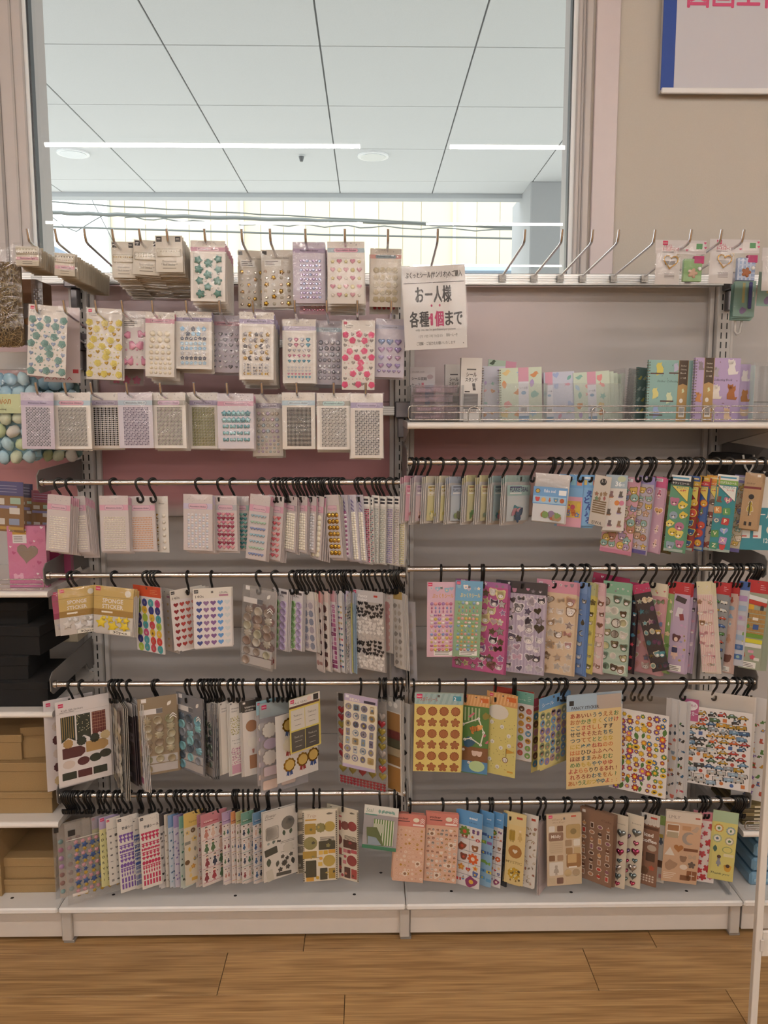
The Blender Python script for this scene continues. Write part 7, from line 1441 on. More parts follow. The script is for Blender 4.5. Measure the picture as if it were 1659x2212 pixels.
pack(1040, 1068, 1754, 1916, 1.99, -32, 2, 'blue headed pale blue sheet of slim ribbon stickers', lambda c: pixel(c, 1), (2, -2.5, .005))
pack(1063, 1089, 1755, 1918, 1.995, -32, 2, 'second blue headed sheet of colourful stickers, half hidden', lambda c: pixel(c, 0), (2, -2, .005))
pack(1087, 1100, 1757, 1916, 2.0, -40, 1, 'narrow black sheet under blue header', lambda c: (sheet(c, '#5f9bd0', '#2a2b30', .18, '', '#ffffff', None, sub=0), cells(c, 'stickers', .1, .22, .9, .95, 2, 7, ['blob'], ['#3f424a', '#4a4e58'], .15)), (1, -2, .005))
def mystic(c):
    c.base('#dcc48a'); c.hcol = '#d9c58f'; c.rect('header', 0, 0, 1, .17, '#dac793'); c.rect('print', .5, .05, .8, .08, '#b5402f')
    c.one('photo_sticker', 'flat_tall', .3, .32, .26, .0004, '#b5953a', 'print'); [c.rect('print', .2+.06*k, .24, .22+.06*k, .41, '#8f752c', .0009) for k in range(4)]; c.one('figure_sticker', 'flat_girl', .72, .33, .24, .0004, '#c9a86a', 'print'); c.sh('print', 'circle', .72, .24, .06, '#e6d3b8', .0009)
    c.one('round_label', 'flat_circle', .5, .54, .36, .0004, '#a9743a', 'print'); c.sh('print', 'heart', .5, .54, .13, '#e0d6c0', .0009); c.text('title', 'MYSTIC', .47, .71, .14, '#9c8350', .86, .0006, .01)
    c.one('round_label', 'flat_scallop', .5, .85, .34, .0004, '#c9a02f', 'print'); cells(c, 'print', .3, .78, .8, .95, 4, 4, ['flower', 'drop'], ['#e0d9a8', '#8a6a2c', '#5a4a2c'], .07, jit=.4, d=.001); c.sleeve()
pack(1097, 1138, 1757, 1912, 1.985, -26, 2, 'mustard sheet with a brown disc and vintage yellow pictures', mystic, (3, -3, .006))
pack(1134, 1164, 1760, 1918, 1.99, -28, 2, 'white sheet of dry leaf and twig stickers', lambda c: (c.base('#dcd6cf'), c.rect('print', .5, .05, .8, .08, '#b5402f'), cells(c, 'stickers', .05, .14, .97, .97, 3, 9, ['leaf', 'moon', 'bar', 'blob'], ['#a9977c', '#8a7a6a', '#c3b39c', '#9c6a5a'], .13, jit=.35, rot=1.2), c.sleeve()), (2, -2.5, .005))
pack(1164, 1182, 1770, 1918, 2.0, 56, 0, 'dusty mauve sheet turned edge-on', lambda c: (c.base('#b9a8a6'), cells(c, 'stickers', .05, .1, .95, .97, 2, 4, ['square', 'circle'], ['#a98f94', '#8f9aa6', '#cfc0ba'], .22), c.sleeve()), (1, 3, .005))
def mild(c):
    c.base('#cbb79c'); c.hcol = '#cbb79c'; c.logo(.05, .01, .11); c.text('title', 'diary', .3, .085, .07, '#a58f76', .32, .0004, 0, .2); c.text('title', 'sticker', .34, .125, .07, '#a58f76', .36, .0004, 0, .2); c.rect('print', .7, .03, .84, .05, '#b5402f')
    for u, v, nm, s, col in ((.14, .2, 'rsq', .09, '#e0d9cf'), (.38, .2, 'rsq', .09, '#7d5a44'), (.76, .25, 'rsq', .22, '#b59a6a'), (.26, .31, 'rrect', .21, '#8f6f5c'), (.27, .46, 'rsq', .2, '#c4af93'), (.62, .41, 'rsq', .1, '#a98f72'), (.86, .41, 'rsq', .1, '#ddd6ca'), (.64, .52, 'rsq', .1, '#a3815c'), (.87, .52, 'rsq', .1, '#bda57c'), (.14, .61, 'rsq', .09, '#8a6446'), (.38, .61, 'rsq', .09, '#a9876a'), (.77, .66, 'rsq', .22, '#9c7248'), (.26, .76, 'square', .2, '#d9d0c4'), (.6, .83, 'circle', .11, '#c6ab80'), (.84, .83, 'circle', .11, '#b0987a'), (.14, .93, 'rsq', .1, '#c3b195'), (.37, .93, 'rsq', .1, '#7d5c50'), (.77, .93, 'rrect', .22, '#c9b597')): c.one('label_sticker', 'flat_'+nm, u, v, s, .0004, col, 'print')
    c.text('title', 'Mildly', .26, .325, .09, '#e9e2d8', .28, .0009, .01); c.sh('print', 'square', .72, .63, .13, '#c9a878', .0009); c.sh('print', 'girl', .26, .78, .15, '#a89c90', .0009); c.sh('print', 'circle', .76, .25, .09, '#8f7a50', .0009); [c.rect('print', .12, .4+.03*k, .42, .403+.03*k, '#a5917a', .0009) for k in range(5)]; c.rect('print', .62, .74, .86, .76, '#efe6da', .0009)
    c.rect('hang_hole', .475, .05, .525, .08, '#77706a', .0006); c.sleeve()
pack(1181, 1256, 1758, 1912, 1.98, 4, -2, 'beige sheet of rounded labels reading Mildly', mild, (1, -1.5, .01))
def cups(c):
    c.base('#8a6a56'); c.hcol = '#8f705c'; c.logo(.07, .03, .1, '#d9cfc6'); c.text('title', 'Cafe', .8, .12, .06, '#6a4a38', .3)
    for j in range(8):
        for i in range(4): c.one('cup_sticker' if (i+j) % 3 else 'cookie_sticker', 'flat_'+('drop' if (i+j) % 3 == 0 else 'tall' if (i+j) % 3 == 1 else 'oval'), .14+.24*i, .21+.098*j, .082, .0004, '#d9cdbf', 'print'); c.sh('stickers', 'tall' if (i+j) % 3 == 1 else 'oval', .14+.24*i, .21+.098*j, .062, c.rnd.choice(['#4a2f24', '#6a3f2c', '#a9785a', '#b53f34', '#c99a6a', '#8a5a6a']), .0008)
    c.sleeve()
pack(1253, 1326, 1752, 1908, 1.985, -40, 0, 'brown sheet of coffee cup and cookie stickers', cups, (3, 3, .006))
def mhearts(c):
    c.base('#dcd0bc'); c.hcol = '#d9b9b5'; c.text('title', 'heart', .6, .13, .09, '#8a7f70', .5)
    for k, (u, v, s, col) in enumerate(((.62, .25, .27, '#8f9aa0'), (.15, .32, .18, '#8f7a9c'), (.62, .39, .17, '#b5607a'), (.62, .51, .24, '#a9446a'), (.12, .52, .2, '#7a6a8f'), (.62, .63, .16, '#7f959c'), (.12, .66, .16, '#a9446a'), (.5, .74, .26, '#b9b2b0'), (.1, .8, .18, '#b0607c'), (.55, .85, .22, '#7f8f94'), (.55, .95, .16, '#b5506a'), (.1, .92, .18, '#8fa09c'))): c.one('chrome_heart', 'heart', u, v, s, .006, col, 'foil', .1*(-1)**k)
    c.sleeve()
pack(1322, 1358, 1760, 1918, 1.99, -32, 1, 'cream sheet of big metallic puffy hearts, next to the coffee cups', mhearts, (2, -3, .006))
pack(1354, 1392, 1760, 1918, 1.99, -32, 1, 'cream sheet of big metallic puffy hearts, next to the iced coffee sheet', mhearts, (2, -3, .006))
def iced(c):
    c.base('#8a6450'); c.hcol = '#d3ccc3'; c.rect('header', 0, 0, 1, .14, '#d3ccc3'); [c.rect('header_print', .09*k, 0, .09*k+.008, .13, '#9c9288', .0003) for k in range(12)]; [c.sh('header_print', 'scallop', .1+.2*k, .14, .1, '#d3ccc3', .00028) for k in range(5)]; c.rect('print', .5, .04, .85, .065, '#b5402f', .0005); c.rect('header_band', .05, .18, .95, .22, '#5a3a2c', .0003)
    c.text('title', 'iced', .45, .32, .22, '#efe9e2', .5, .0005, .03); c.text('title', 'coffee', .5, .4, .2, '#efe9e2', .8, .0005, .03)
    for u, v, nm, s, col in ((.65, .47, 'oval', .25, '#b9a998'), (.6, .6, 'square', .24, '#4a342a'), (.3, .8, 'scallop', .25, '#6a4c38'), (.7, .75, 'flower', .16, '#b5563f'), (.12, .58, 'tall', .14, '#3f2d26')): c.one('cafe_sticker', 'flat_'+nm, u, v, s, .0004, col, 'print')
    [c.rect('gingham_sticker', .1+.16*i, .86+.035*j, .2+.16*i, .88+.035*j, '#d9cbbb', .0004) for i in range(5) for j in range(3)]; c.sleeve()
pack(1386, 1427, 1758, 1914, 1.99, -32, 1, 'brown sheet lettered iced coffee with lace header', iced, (1, -2, .006))
pack(1420, 1443, 1762, 1908, 2.0, -30, 1, 'green headed sheet with a standing man sticker', lambda c: (sheet(c, '#8fa85a', '#d3cdc4', .14, '', '#ffffff', None, sub=0), c.one('figure_sticker', 'flat_girl', .5, .38, .4, .0005, '#4f5a68', 'print'), c.sh('print', 'rsq', .5, .3, .2, '#b5a04a', .001), c.one('photo_sticker', 'flat_square', .5, .72, .36, .0005, '#5a3a2c', 'print'), c.one('photo_sticker', 'flat_tall', .6, .9, .2, .0005, '#c98f94', 'print')), (1, -2, .006))
def lily(c):
    c.base('#c9a587'); c.hcol = '#d3c6b6'; c.rect('header', 0, 0, 1, .15, '#d6c9ba'); c.text('title', 'LMLY', .24, .1, .1, '#8f8478', .32, .0004); c.rect('print', .82, .06, .95, .08, '#b5402f')
    c.one('photo_sticker', 'flat_square', .22, .26, .18, .0004, '#ddd3c5', 'print'); c.sh('print', 'rect', .22, .23, .16, '#9c6f4c', .0009); c.sh('print', 'rect', .22, .33, .16, '#a89a80', .0009)
    for u, v, nm, s, col in ((.6, .22, 'rect', .12, '#b98f6a'), (.85, .23, 'bird', .12, '#b5a08c'), (.72, .36, 'moon', .2, '#9c9288'), (.18, .57, 'tri', .16, '#d9d0c4'), (.42, .52, 'heart', .13, '#a9703f'), (.76, .52, 'bar', .2, '#7d4f34'), (.57, .66, 'bear', .1, '#8f6f58'), (.82, .62, 'bow', .11, '#b89f86'), (.82, .73, 'flower', .11, '#6a5a50'), (.24, .76, 'blob', .19, '#a9876c'), (.6, .77, 'oval', .11, '#dccfc0'), (.84, .88, 'square', .14, '#8a5636'), (.66, .92, 'rect', .14, '#7d5238')): c.one('photo_sticker', 'flat_'+nm, u, v, s, .0004, col, 'print')
    c.rect('print', .78, .875, .92, .885, '#e3d6c4', .001); c.rect('print', .835, .82, .845, .94, '#e3d6c4', .001)
    for k in range(4): c.rect('print', .05, .87+.025*k, .4-.04*k, .878+.025*k, '#e0d0be', .0004)
    c.sleeve()
pack(1440, 1518, 1755, 1908, 1.98, -12, 2, 'tan sheet of vintage brown pictures and a heart', lily, (1, -2, .01))
pack(1500, 1555, 1755, 1906, 2.0, -14, 2, 'white sheet of red and pink plum blossoms', lambda c: (sheet(c, '#c97a86', '#e0d6d3', .12, '', '#ffffff', None, sub=0), [c.one('blossom_sticker', 'flower', u, v, s, .0008, c.rnd.choice(['#b53a3f', '#c24a52', '#c9708a', '#b52f3a']), 'print', c.rnd.uniform(0, 1)) for u, v, s in ((.3, .2, .14), (.75, .2, .17), (.5, .3, .12), (.85, .34, .11), (.3, .36, .13), (.68, .43, .17), (.35, .48, .12), (.75, .55, .13), (.45, .6, .16), (.8, .68, .13), (.35, .72, .14), (.7, .8, .18), (.4, .84, .13), (.55, .93, .16), (.85, .92, .11), (.3, .95, .12))]), (1, -2, .008))
def yg(c):
    c.base('#d6cb7a'); c.hcol = '#a9bf9c'; c.rect('header', 0, 0, 1, .16, '#a9bf9c')
    for u, v, col in ((.28, .25, '#cf9a4a'), (.75, .27, '#8fa3a0'), (.25, .4, '#a9b58f'), (.73, .42, '#b9b08a')): c.one('wreath_sticker', 'flat_scallop', u, v, .19, .0004, col, 'print'); c.sh('print', 'circle', u, v, .13, '#e6e0d3', .0009); c.sh('print', c.rnd.choice(['leaf', 'flower']), u, v, .07, c.rnd.choice(['#4f7a4a', '#b5503f', '#5a6a86']), .001)
    c.one('leaf_sticker', 'flat_leaf', .2, .55, .15, .0004, '#4a6a5a', 'print'); c.one('wreath_sticker', 'flat_oval', .68, .55, .2, .0004, '#8fa070', 'print'); c.sh('print', 'oval', .68, .55, .17, '#d6cb7a', .0009)
    c.one('figure_sticker', 'flat_girl', .38, .74, .2, .0004, '#8f93a0', 'print'); c.sh('print', 'circle', .38, .66, .08, '#5a4038', .001); c.one('figure_sticker', 'flat_bear', .75, .82, .15, .0004, '#d0a03f', 'print'); c.sh('print', 'circle', .75, .78, .08, '#4a3430', .001); c.rect('print', .55, .61, .95, .65, '#dfd6b0', .0004); c.text('title', 'Thank you', .45, .92, .1, '#4a5a50', .75, .0006, 0, .3); c.sleeve()
pack(1541, 1597, 1753, 1903, 1.985, -18, 2, 'yellow sheet of wreaths and girl stickers with sage header', yg)
# ================================================================ hooks on the rails
hooks('L1', [127, 150, 245, 302, 330, 430, 477, 503, 566, 593, 601, 612, 618, 627, 640, 647, 654, 662, 671, 678, 685, 691, 697, 703, 708, 718, 724, 731, 739, 773, 780, 795, 811, 819, 827, 842, 855], -48, 12, 1)
hooks('L2', [152, 164, 247, 316, 326, 333, 340, 405, 457, 559, 594, 631, 642, 648, 655, 664, 672, 682, 690, 697, 712, 720, 728, 736, 742, 748, 754, 764, 786, 793, 803, 817, 830, 842, 850, 855, 860, 864, 868], lambda px: -5 if px in (405, 457) else (-45+random.uniform(-14, 14)), 0, 2)
hooks('L3', [152, 175, 240, 247, 253, 261, 278, 333, 338, 403, 412, 432, 440, 447, 454, 461, 467, 475, 480, 497, 504, 514, 525, 556, 560, 580, 590, 600, 610, 620, 626, 631, 637, 648, 657, 779, 820, 829, 834, 852, 857, 867], lambda px: random.uniform(-40, -10) if px < 500 else random.uniform(-20, 15), 0, 3)
hooks('L4', [139, 143, 147, 151, 155, 160, 166, 176, 186, 191, 198, 213, 221, 232, 248, 257, 270, 282, 301, 306, 323, 330, 345, 365, 379, 388, 397, 411, 425, 436, 448, 456, 473, 504, 509, 514, 525, 536, 551, 558, 577, 581, 604, 640, 677, 690, 740, 821, 853, 860, 864], lambda px: random.uniform(-40, 0) if px < 480 else random.uniform(-10, 10), 0, 4)
hooks('R1', [887, 891, 899, 912, 925, 953, 982, 1002, 1038, 1062, 1090, 1121, 1151, 1189, 1195, 1208, 1230, 1255, 1275, 1285, 1315, 1327, 1333, 1338, 1343, 1350, 1380, 1398, 1403, 1412, 1448, 1470, 1479, 1488, 1505, 1514, 1548, 1576, 1626, 1646], lambda px: random.uniform(25, 50), 0, 5)
hooks('R2', [953, 1014, 1041, 1045, 1128, 1196, 1218, 1236, 1257, 1268, 1312, 1326, 1388, 1411, 1447, 1455, 1463, 1478, 1488, 1499, 1534, 1546, 1554, 1561, 1581, 1591, 1600, 1616, 1624, 1630, 1636, 1641], lambda px: random.uniform(-4, 6) if px < 1190 else random.uniform(15, 45), 0, 6)
hooks('R3', [893, 949, 1006, 1070, 1109, 1114, 1171, 1185, 1202, 1214, 1221, 1257, 1286, 1347, 1368, 1385, 1405, 1476, 1543, 1567, 1587, 1595, 1612, 1619], lambda px: random.uniform(-8, 8) if px < 1150 else random.uniform(20, 45), 0, 7)
hooks('R4', [886, 956, 1009, 1034, 1058, 1064, 1102, 1127, 1164, 1176, 1219, 1229, 1287, 1298, 1321, 1346, 1352, 1392, 1407, 1414, 1422, 1477, 1514, 1521, 1528, 1553, 1584, 1588, 1592, 1597, 1602, 1606], lambda px: random.uniform(-5, 10) if px < 1150 else random.uniform(5, 40), 0, 8)
# ================================================================ purchase notice
def proj(v):
    d = Vector(v)-CAM; k = d.dot(fw); return CX+F*d.dot(rt)/k, CY+F*d.dot(dn)/k
def notice(c):
    c.base('#d8d5d3', 'print'); K = '#33302f'; P = '#b8356a'
    [c.text('lettering', 'ぷくっとシール(サンリオ)のご購入', .5+du, .135, .078, K, .9, .0004+(du > 0)*.0001) for du in (-.002, .002)]; c.rect('rule', .02, .195, .98, .203, K, .0003)
    c.rect('lettering', .35, .325, .47, .352, K, .0004)
    for t, u, v, w, q in (('お', .265, .42, .13, 0), ('人', .555, .42, .13, 0), ('様', .70, .42, .14, 0), ('各', .165, .71, .14, 0), ('種', .325, .71, .145, 0), ('1', .445, .71, .06, 1), ('個', .565, .71, .135, 1), ('ま', .725, .71, .12, 0), ('で', .87, .71, .13, 0)):
        for k_, (du, dv) in enumerate(((-.006, 0), (.006, 0), (0, -.004), (0, .004))): c.text('lettering_pink' if q else 'lettering', t, u+du, v+dv, .2 if v < .5 else .19, P if q else K, w if t != '1' else .028, .0004+.0001*k_)
    c.poly('lettering_pink', [(.014*c.W, .19*c.W), (-.05*c.W, .115*c.W), (-.05*c.W, .085*c.W), (.014*c.W, .13*c.W)], .445, .71, P, .0009)
    for u in (.45, .58): c.sh('lettering_pink', 'egg', u, .475, .02, P, .0004)
    c.text('lettering', 'only one can be purchased per person', .5, .775, .04, K, .64, .0004, .006); c.text('lettering', '1인당 1개만 구매 가능합니다', .42, .855, .036, '#5c5857', .38, .0004); c.text('lettering', '限购一人一包', .76, .853, .04, '#5c5857', .18, .0004)
    c.text('lettering', 'ご理解・ご協力をお願いいたします', .5, .945, .042, K, .62, .0004); c.sh('rule', 'circle', .94, .94, .007, K, .0004); c.sleeve('film', -.02, -.01, 1.02, 1.01)
pack(868, 1004, 574, 754, 1.945, -3, -2.5, 'white purchase limit notice in Japanese with pink numeral, hung in front of the bar', notice, None, 'purchase_notice', 'sign', 'shop signs')
# poster board on the beige wall
a = W(1427, 197, YW-.03); b = W(1455, 197, YW-.03); zb = a.z; x1 = a.x+.52; zt = zb+.36
r = tag(empty('wall_poster', (a.x, YW, zb)), 'white wall poster with blue side band and pink Japanese heading', 'poster')
MB().box(.002, .52, -.026, -.004, .0, .36, '#c9c7cc', 'gloss', .001).build('board', r)
MB().box(.0, b.x-a.x, -.0285, -.0262, .004, .36, '#1f469c', 'print').build('blue_band', r)
MB().box(b.x-a.x+.0005, .52, -.0275, -.0262, .004, .36, '#cfced6', 'print').build('sheet', r)
MB().box(.002, .53, -.034, -.0265, -.006, .009, '#eceaea', 'paint', .002).build('bottom_rail', r)
m = MB(); q = W(1486, 11, YW-.03); [flat_text(m, '図画工作用品', .062, (q.x-a.x)+.2+dx, -.028-abs(dx)*.05-(dx > 0)*.0001-(dz > 0)*.0002-(dz < 0)*.0003, q.z-zb+.002+dz, '#d6527f', .40) for dx, dz in ((-.0015, 0), (.0015, 0), (0, .0012), (0, -.0012))]; m.build('heading', r)
# ================================================================ shelf goods
def stand(xl, xr, yt, Y, yaw, tilt, label, art, name, cat, group, th=.006, stack=None):
    P_ = W((xl+xr)/2, yt, Y); yb = proj((P_.x, Y, ZSH+.0005))[1]
    return pack(xl, xr, yt, yb, Y, yaw, tilt, label, art, stack, name, cat, group, None, th)
def spiral(c, col='#c9bfa8'):
    m = c.part('spiral_wire'); n = 21
    for k in range(n):
        z = -c.H*(.04+.92*k/(n-1)); x = -c.W/2+.001; m.tube([(x+.0035*math.cos(t)-.001, -.001+.006*math.sin(t)+.003, z) for t in [TAU*i/8 for i in range(8)]], .0007, col, 'foil', 4, True)
        c.rect('punch_holes', .022, (.04+.92*k/(n-1))-.008, .042, (.04+.92*k/(n-1))+.008, '#5a5450', .0002)
def pastelbook(c, body, band=1, motifs=('#d99a6a', '#8fbfb5', '#e39a9a', '#b9a3d0', '#a9c9e0', '#e0c98f'), sp=1, bu=.45):
    c.base(body); rd = c.rnd
    for j in range(5):
        for i in range(3):
            if rd.random() < .85: c.one('motif', 'flat_'+rd.choice(['blob', 'fish', 'leaf', 'heart', 'star', 'bird']), .14+.32*i+rd.uniform(-.06, .06), .1+.19*j+rd.uniform(-.04, .04), .1, .0002, rd.choice(motifs), 'print', rd.uniform(-.7, .7))
    if band:
        c.rect('paper_band', bu, 0, bu+.24, 1, '#dfe1ea', .0006); c.rect('paper_band', bu, 0, bu+.24, .26, '#d9a3b8', .0008); c.text('band_lettering', 'シール帳', bu+.12, .4, .05, '#6a6a86', .19, .001); c.sh('band_lettering', 'oval', bu+.12, .47, .06, '#8fb0d0', .001); c.rect('band_lettering', bu+.03, .73, bu+.21, .85, '#e9e7e6', .001); [c.rect('band_lettering', bu+.05+.016*k, .74, bu+.058+.016*k, .82, '#4a484c', .0012) for k in range(9)]; c.rect('paper_band', bu, .9, bu+.24, 1, '#7fa6c9', .0009)
    if sp: spiral(c)
NB = 'sticker notebooks on the shelf'
stand(1043, 1092, 791, 2.10, -6, 1, 'lavender spiral sticker notebook behind the mint one', lambda c: pastelbook(c, '#d3d3e0', 0), 'sticker_notebook', 'notebook', NB)
stand(1056, 1116, 779, 2.18, 0, 6, 'mint card sticking up behind the spiral notebooks', lambda c: (c.base('#b9cdb9'), c.rect('print', .62, 0, 1, .2, '#d99ab0'), c.sh('print', 'bird', .15, .05, .12, '#4a5a44')), 'sticker_notebook', 'notebook', NB)
stand(1078, 1170, 794, 2.06, -5, -2, 'mint spiral sticker notebook with pink and white paper band', lambda c: pastelbook(c, '#d3dfcb'), 'sticker_notebook', 'notebook', NB)
stand(1170, 1200, 806, 2.10, -10, -3, 'lavender-pink notebook edge between the mint and lavender notebooks', lambda c: pastelbook(c, '#c9a9bf', 0, sp=0), 'sticker_notebook', 'notebook', NB)
stand(1174, 1240, 803, 2.07, -4, -3, 'lavender shell-pattern sticker notebook with white band', lambda c: pastelbook(c, '#ccd0e2', 1, ('#8f86c0', '#7fb5b0', '#d99ab0', '#a9b9e0'), 0, .05), 'sticker_notebook', 'notebook', NB)
stand(1238, 1316, 803, 2.06, -5, -4, 'mint sea-animal sticker notebook with pink and white band, slightly fanned', lambda c: pastelbook(c, '#cfdccb', 1, sp=0, bu=.38), 'sticker_notebook', 'notebook', NB, .006, (3, 9, .012))
def parakeet(c):
    c.base('#8fb3ae'); c.text('title', 'Sticker Collecting', .45, .36, .05, '#3f4a48', .48, .0004, 0, .25)
    for u, v, s, col in ((.25, .15, .15, '#d3c766'), (.62, .12, .1, '#b9b5cf'), (.18, .55, .13, '#d9cf86'), (.5, .62, .13, '#cfd6b0'), (.22, .86, .14, '#9fb0d6')): c.one('bird_motif', 'flat_bird', u, v, s, .0003, col, 'print', -.8)
    for u, v in ((.2, .22), (.62, .21), (.45, .67), (.22, .9)): c.one('perch_motif', 'flat_line', u, v, .15, .0004, '#5a4038', 'print')
    for k in range(12): c.text('note_motif', '♪', c.rnd.uniform(.1, .6), c.rnd.uniform(.08, .95), .04, '#4a5a58', None, .0004)
    kband(c, .68); spiral(c)
def kband(c, u0):
    c.rect('paper_band', u0, 0, u0+.22, 1, '#b08f5c', .0007); c.rect('paper_band', u0+.01, .0, u0+.21, .36, '#4a3a2c', .0009); c.poly('paper_band', [(-.1*c.W, 0), (.1*c.W, 0), (.1*c.W, -.05*c.H), (0, -.02*c.H), (-.1*c.W, -.05*c.H)], u0+.11, .36, '#4a3a2c', .00095)
    for k, t in enumerate(('Sticker', 'Collecting', 'Book')): c.text('band_lettering', t, u0+.11, .1+.06*k, .034, '#e3dccb', .13, .0012)
    c.text('band_lettering', 'シール帳', u0+.11, .3, .035, '#e3dccb', .12, .0012); c.one('bird_motif', 'flat_bird', u0+.12, .5, .05, .0012, '#cfd6b0', 'print', -.8); c.one('bird_motif', 'flat_egg', u0+.09, .66, .05, .0012, '#e3e0dc', 'print', 0)
    c.rect('band_lettering', u0+.05, .76, u0+.18, .93, '#e9e5df', .001); [c.rect('band_lettering', u0+.06+.012*k, .77, u0+.066+.012*k, .9, '#3c3a3a', .0012) for k in range(9)]
def cats(c):
    c.base('#b3a0c6'); c.text('title', 'Collecting Book', .62, .36, .05, '#3f3a4a', .42, .0004, 0, .25)
    for u, v, s, col in ((.12, .13, .09, '#8a7f86'), (.46, .22, .1, '#a9a3a8'), (.8, .15, .16, '#e3dedb'), (.48, .54, .15, '#e0d9d0'), (.82, .54, .16, '#a5683a'), (.1, .62, .1, '#c98f5a'), (.42, .8, .11, '#b9b0a0'), (.75, .88, .12, '#d9c0a0')): c.one('cat_motif', 'flat_sit', u, v, s, .0003, col, 'print', c.rnd.uniform(-.2, .2)); c.sh('motif_print', 'cat', u-.02, v-s*.75*c.W/c.H, s*.42, col, .0006)
    for k in range(16): c.sh('motif_print', 'circle', c.rnd.uniform(.05, .95), c.rnd.uniform(.05, .95), .012, '#7d5f6a')
    kband(c, .2); spiral(c)
stand(1362, 1384, 797, 2.14, 20, 4, 'dark teal notebook edge in the clear bin, farther back', lambda c: (c.base('#4f6664'), spiral(c, '#8a8a80')), 'sticker_notebook', 'notebook', NB)
stand(1378, 1402, 794, 2.10, 22, 4, 'dark teal parakeet notebook edge turned sideways', lambda c: (c.base('#566e6c'), cells(c, 'motif_print', .1, .1, .9, .9, 2, 4, ['bird'], ['#a9a05a', '#8fa09a'], .2), spiral(c, '#8a8a80')), 'sticker_notebook', 'notebook', NB)
stand(1402, 1498, 778, 2.06, 0, 1, 'teal parakeet sticker collecting notebook with kraft band', parakeet, 'sticker_notebook', 'notebook', NB, .01)
stand(1503, 1601, 773, 2.04, 2, .5, 'purple cat sticker collecting notebook with kraft band', cats, 'sticker_notebook', 'notebook', NB, .01)
stand(1560, 1622, 787, 2.08, 0, 0, 'second purple cat notebook peeping out behind the first', lambda c: (c.base('#b7a6c9'), c.one('cat_motif', 'flat_sit', .8, .2, .2, .0003, '#e3dedb', 'print'), c.one('cat_motif', 'flat_sit', .82, .55, .22, .0003, '#a9743f', 'print'), c.one('cat_motif', 'flat_cat', .85, .85, .16, .0003, '#d9c0a0', 'print')), 'sticker_notebook', 'notebook', NB)
stand(1590, 1632, 789, 2.13, 0, 0, 'pale mint notebook edge behind the purple cat notebooks', lambda c: c.base('#b9c9c4'), 'sticker_notebook', 'notebook', NB)
def casecard(c):
    c.base('#e0d9da'); c.text('title', 'STICKER CASE', .32, .1, .05, '#9a8f92', .5); c.text('title', 'シール収納', .36, .24, .11, '#4a4448', .6, .0004, .01); c.text('title', 'ケース', .24, .36, .11, '#4a4448', .36, .0004, .01); c.rect('print', .46, .29, .55, .37, '#c9707f')
    c.sh('print', 'scallop', .8, .18, .12, '#c9b5b9', .0003, 0, 'print', None, 1.1, .8); c.rect('print', .6, .35, .8, .7, '#8fb0d0', .0003); c.rect('print', .75, .33, .95, .62, '#a3bfd9', .00035)
    for v in (.46, .6): c.rect('print', .08, v, .5, v+.05, '#d3c9c6', .0003); c.text('title', 'シール', .28, v+.04, .05, '#5a5458', .3)
stand(886, 940, 793, 2.16, 0, 0, 'pink-edged sticker storage case card behind the clear pink cases', casecard, 'case_card', 'display card', 'cards on the notebook shelf', .002)
def standbox(c):
    c.base('#dedad6', 'print'); c.rect('print', .28, .17, .72, .19, '#6a6664'); c.text('title', 'シール', .5, .29, .17, '#4a4644', .5, .0004, .02); c.text('title', 'スタンド', .5, .37, .16, '#4a4644', .58, .0004, .02)
    for k in range(5): c.rect('picture_print', .55+.01*k, .4+.022*k, .69+.01*k, .418+.022*k, '#3f3c3c', .0003)
    c.rect('print', .2, .52, .44, .54, '#5a5654'); c.rect('panel_print', .16, .56, .84, .8, '#6d6b6c', .0003); [c.rect('panel_print', .19, .575+.022*k, .8, .582+.022*k, '#a5a3a3', .0004) for k in range(10)]; [c.rect('barcode_print', .25+.045*k, .81, .27+.045*k, .865, '#35333a', .0003) for k in range(12)]
stand(962, 1000, 787, 2.15, 0, 0, 'white boxed sticker stand behind its twin', standbox, 'sticker_stand_box', 'box', 'sticker stand boxes', .03)
stand(997, 1042, 773, 2.04, 0, 1, 'white boxed sticker stand standing tallest beside the notebooks', standbox, 'sticker_stand_box', 'box', 'sticker stand boxes', .03)
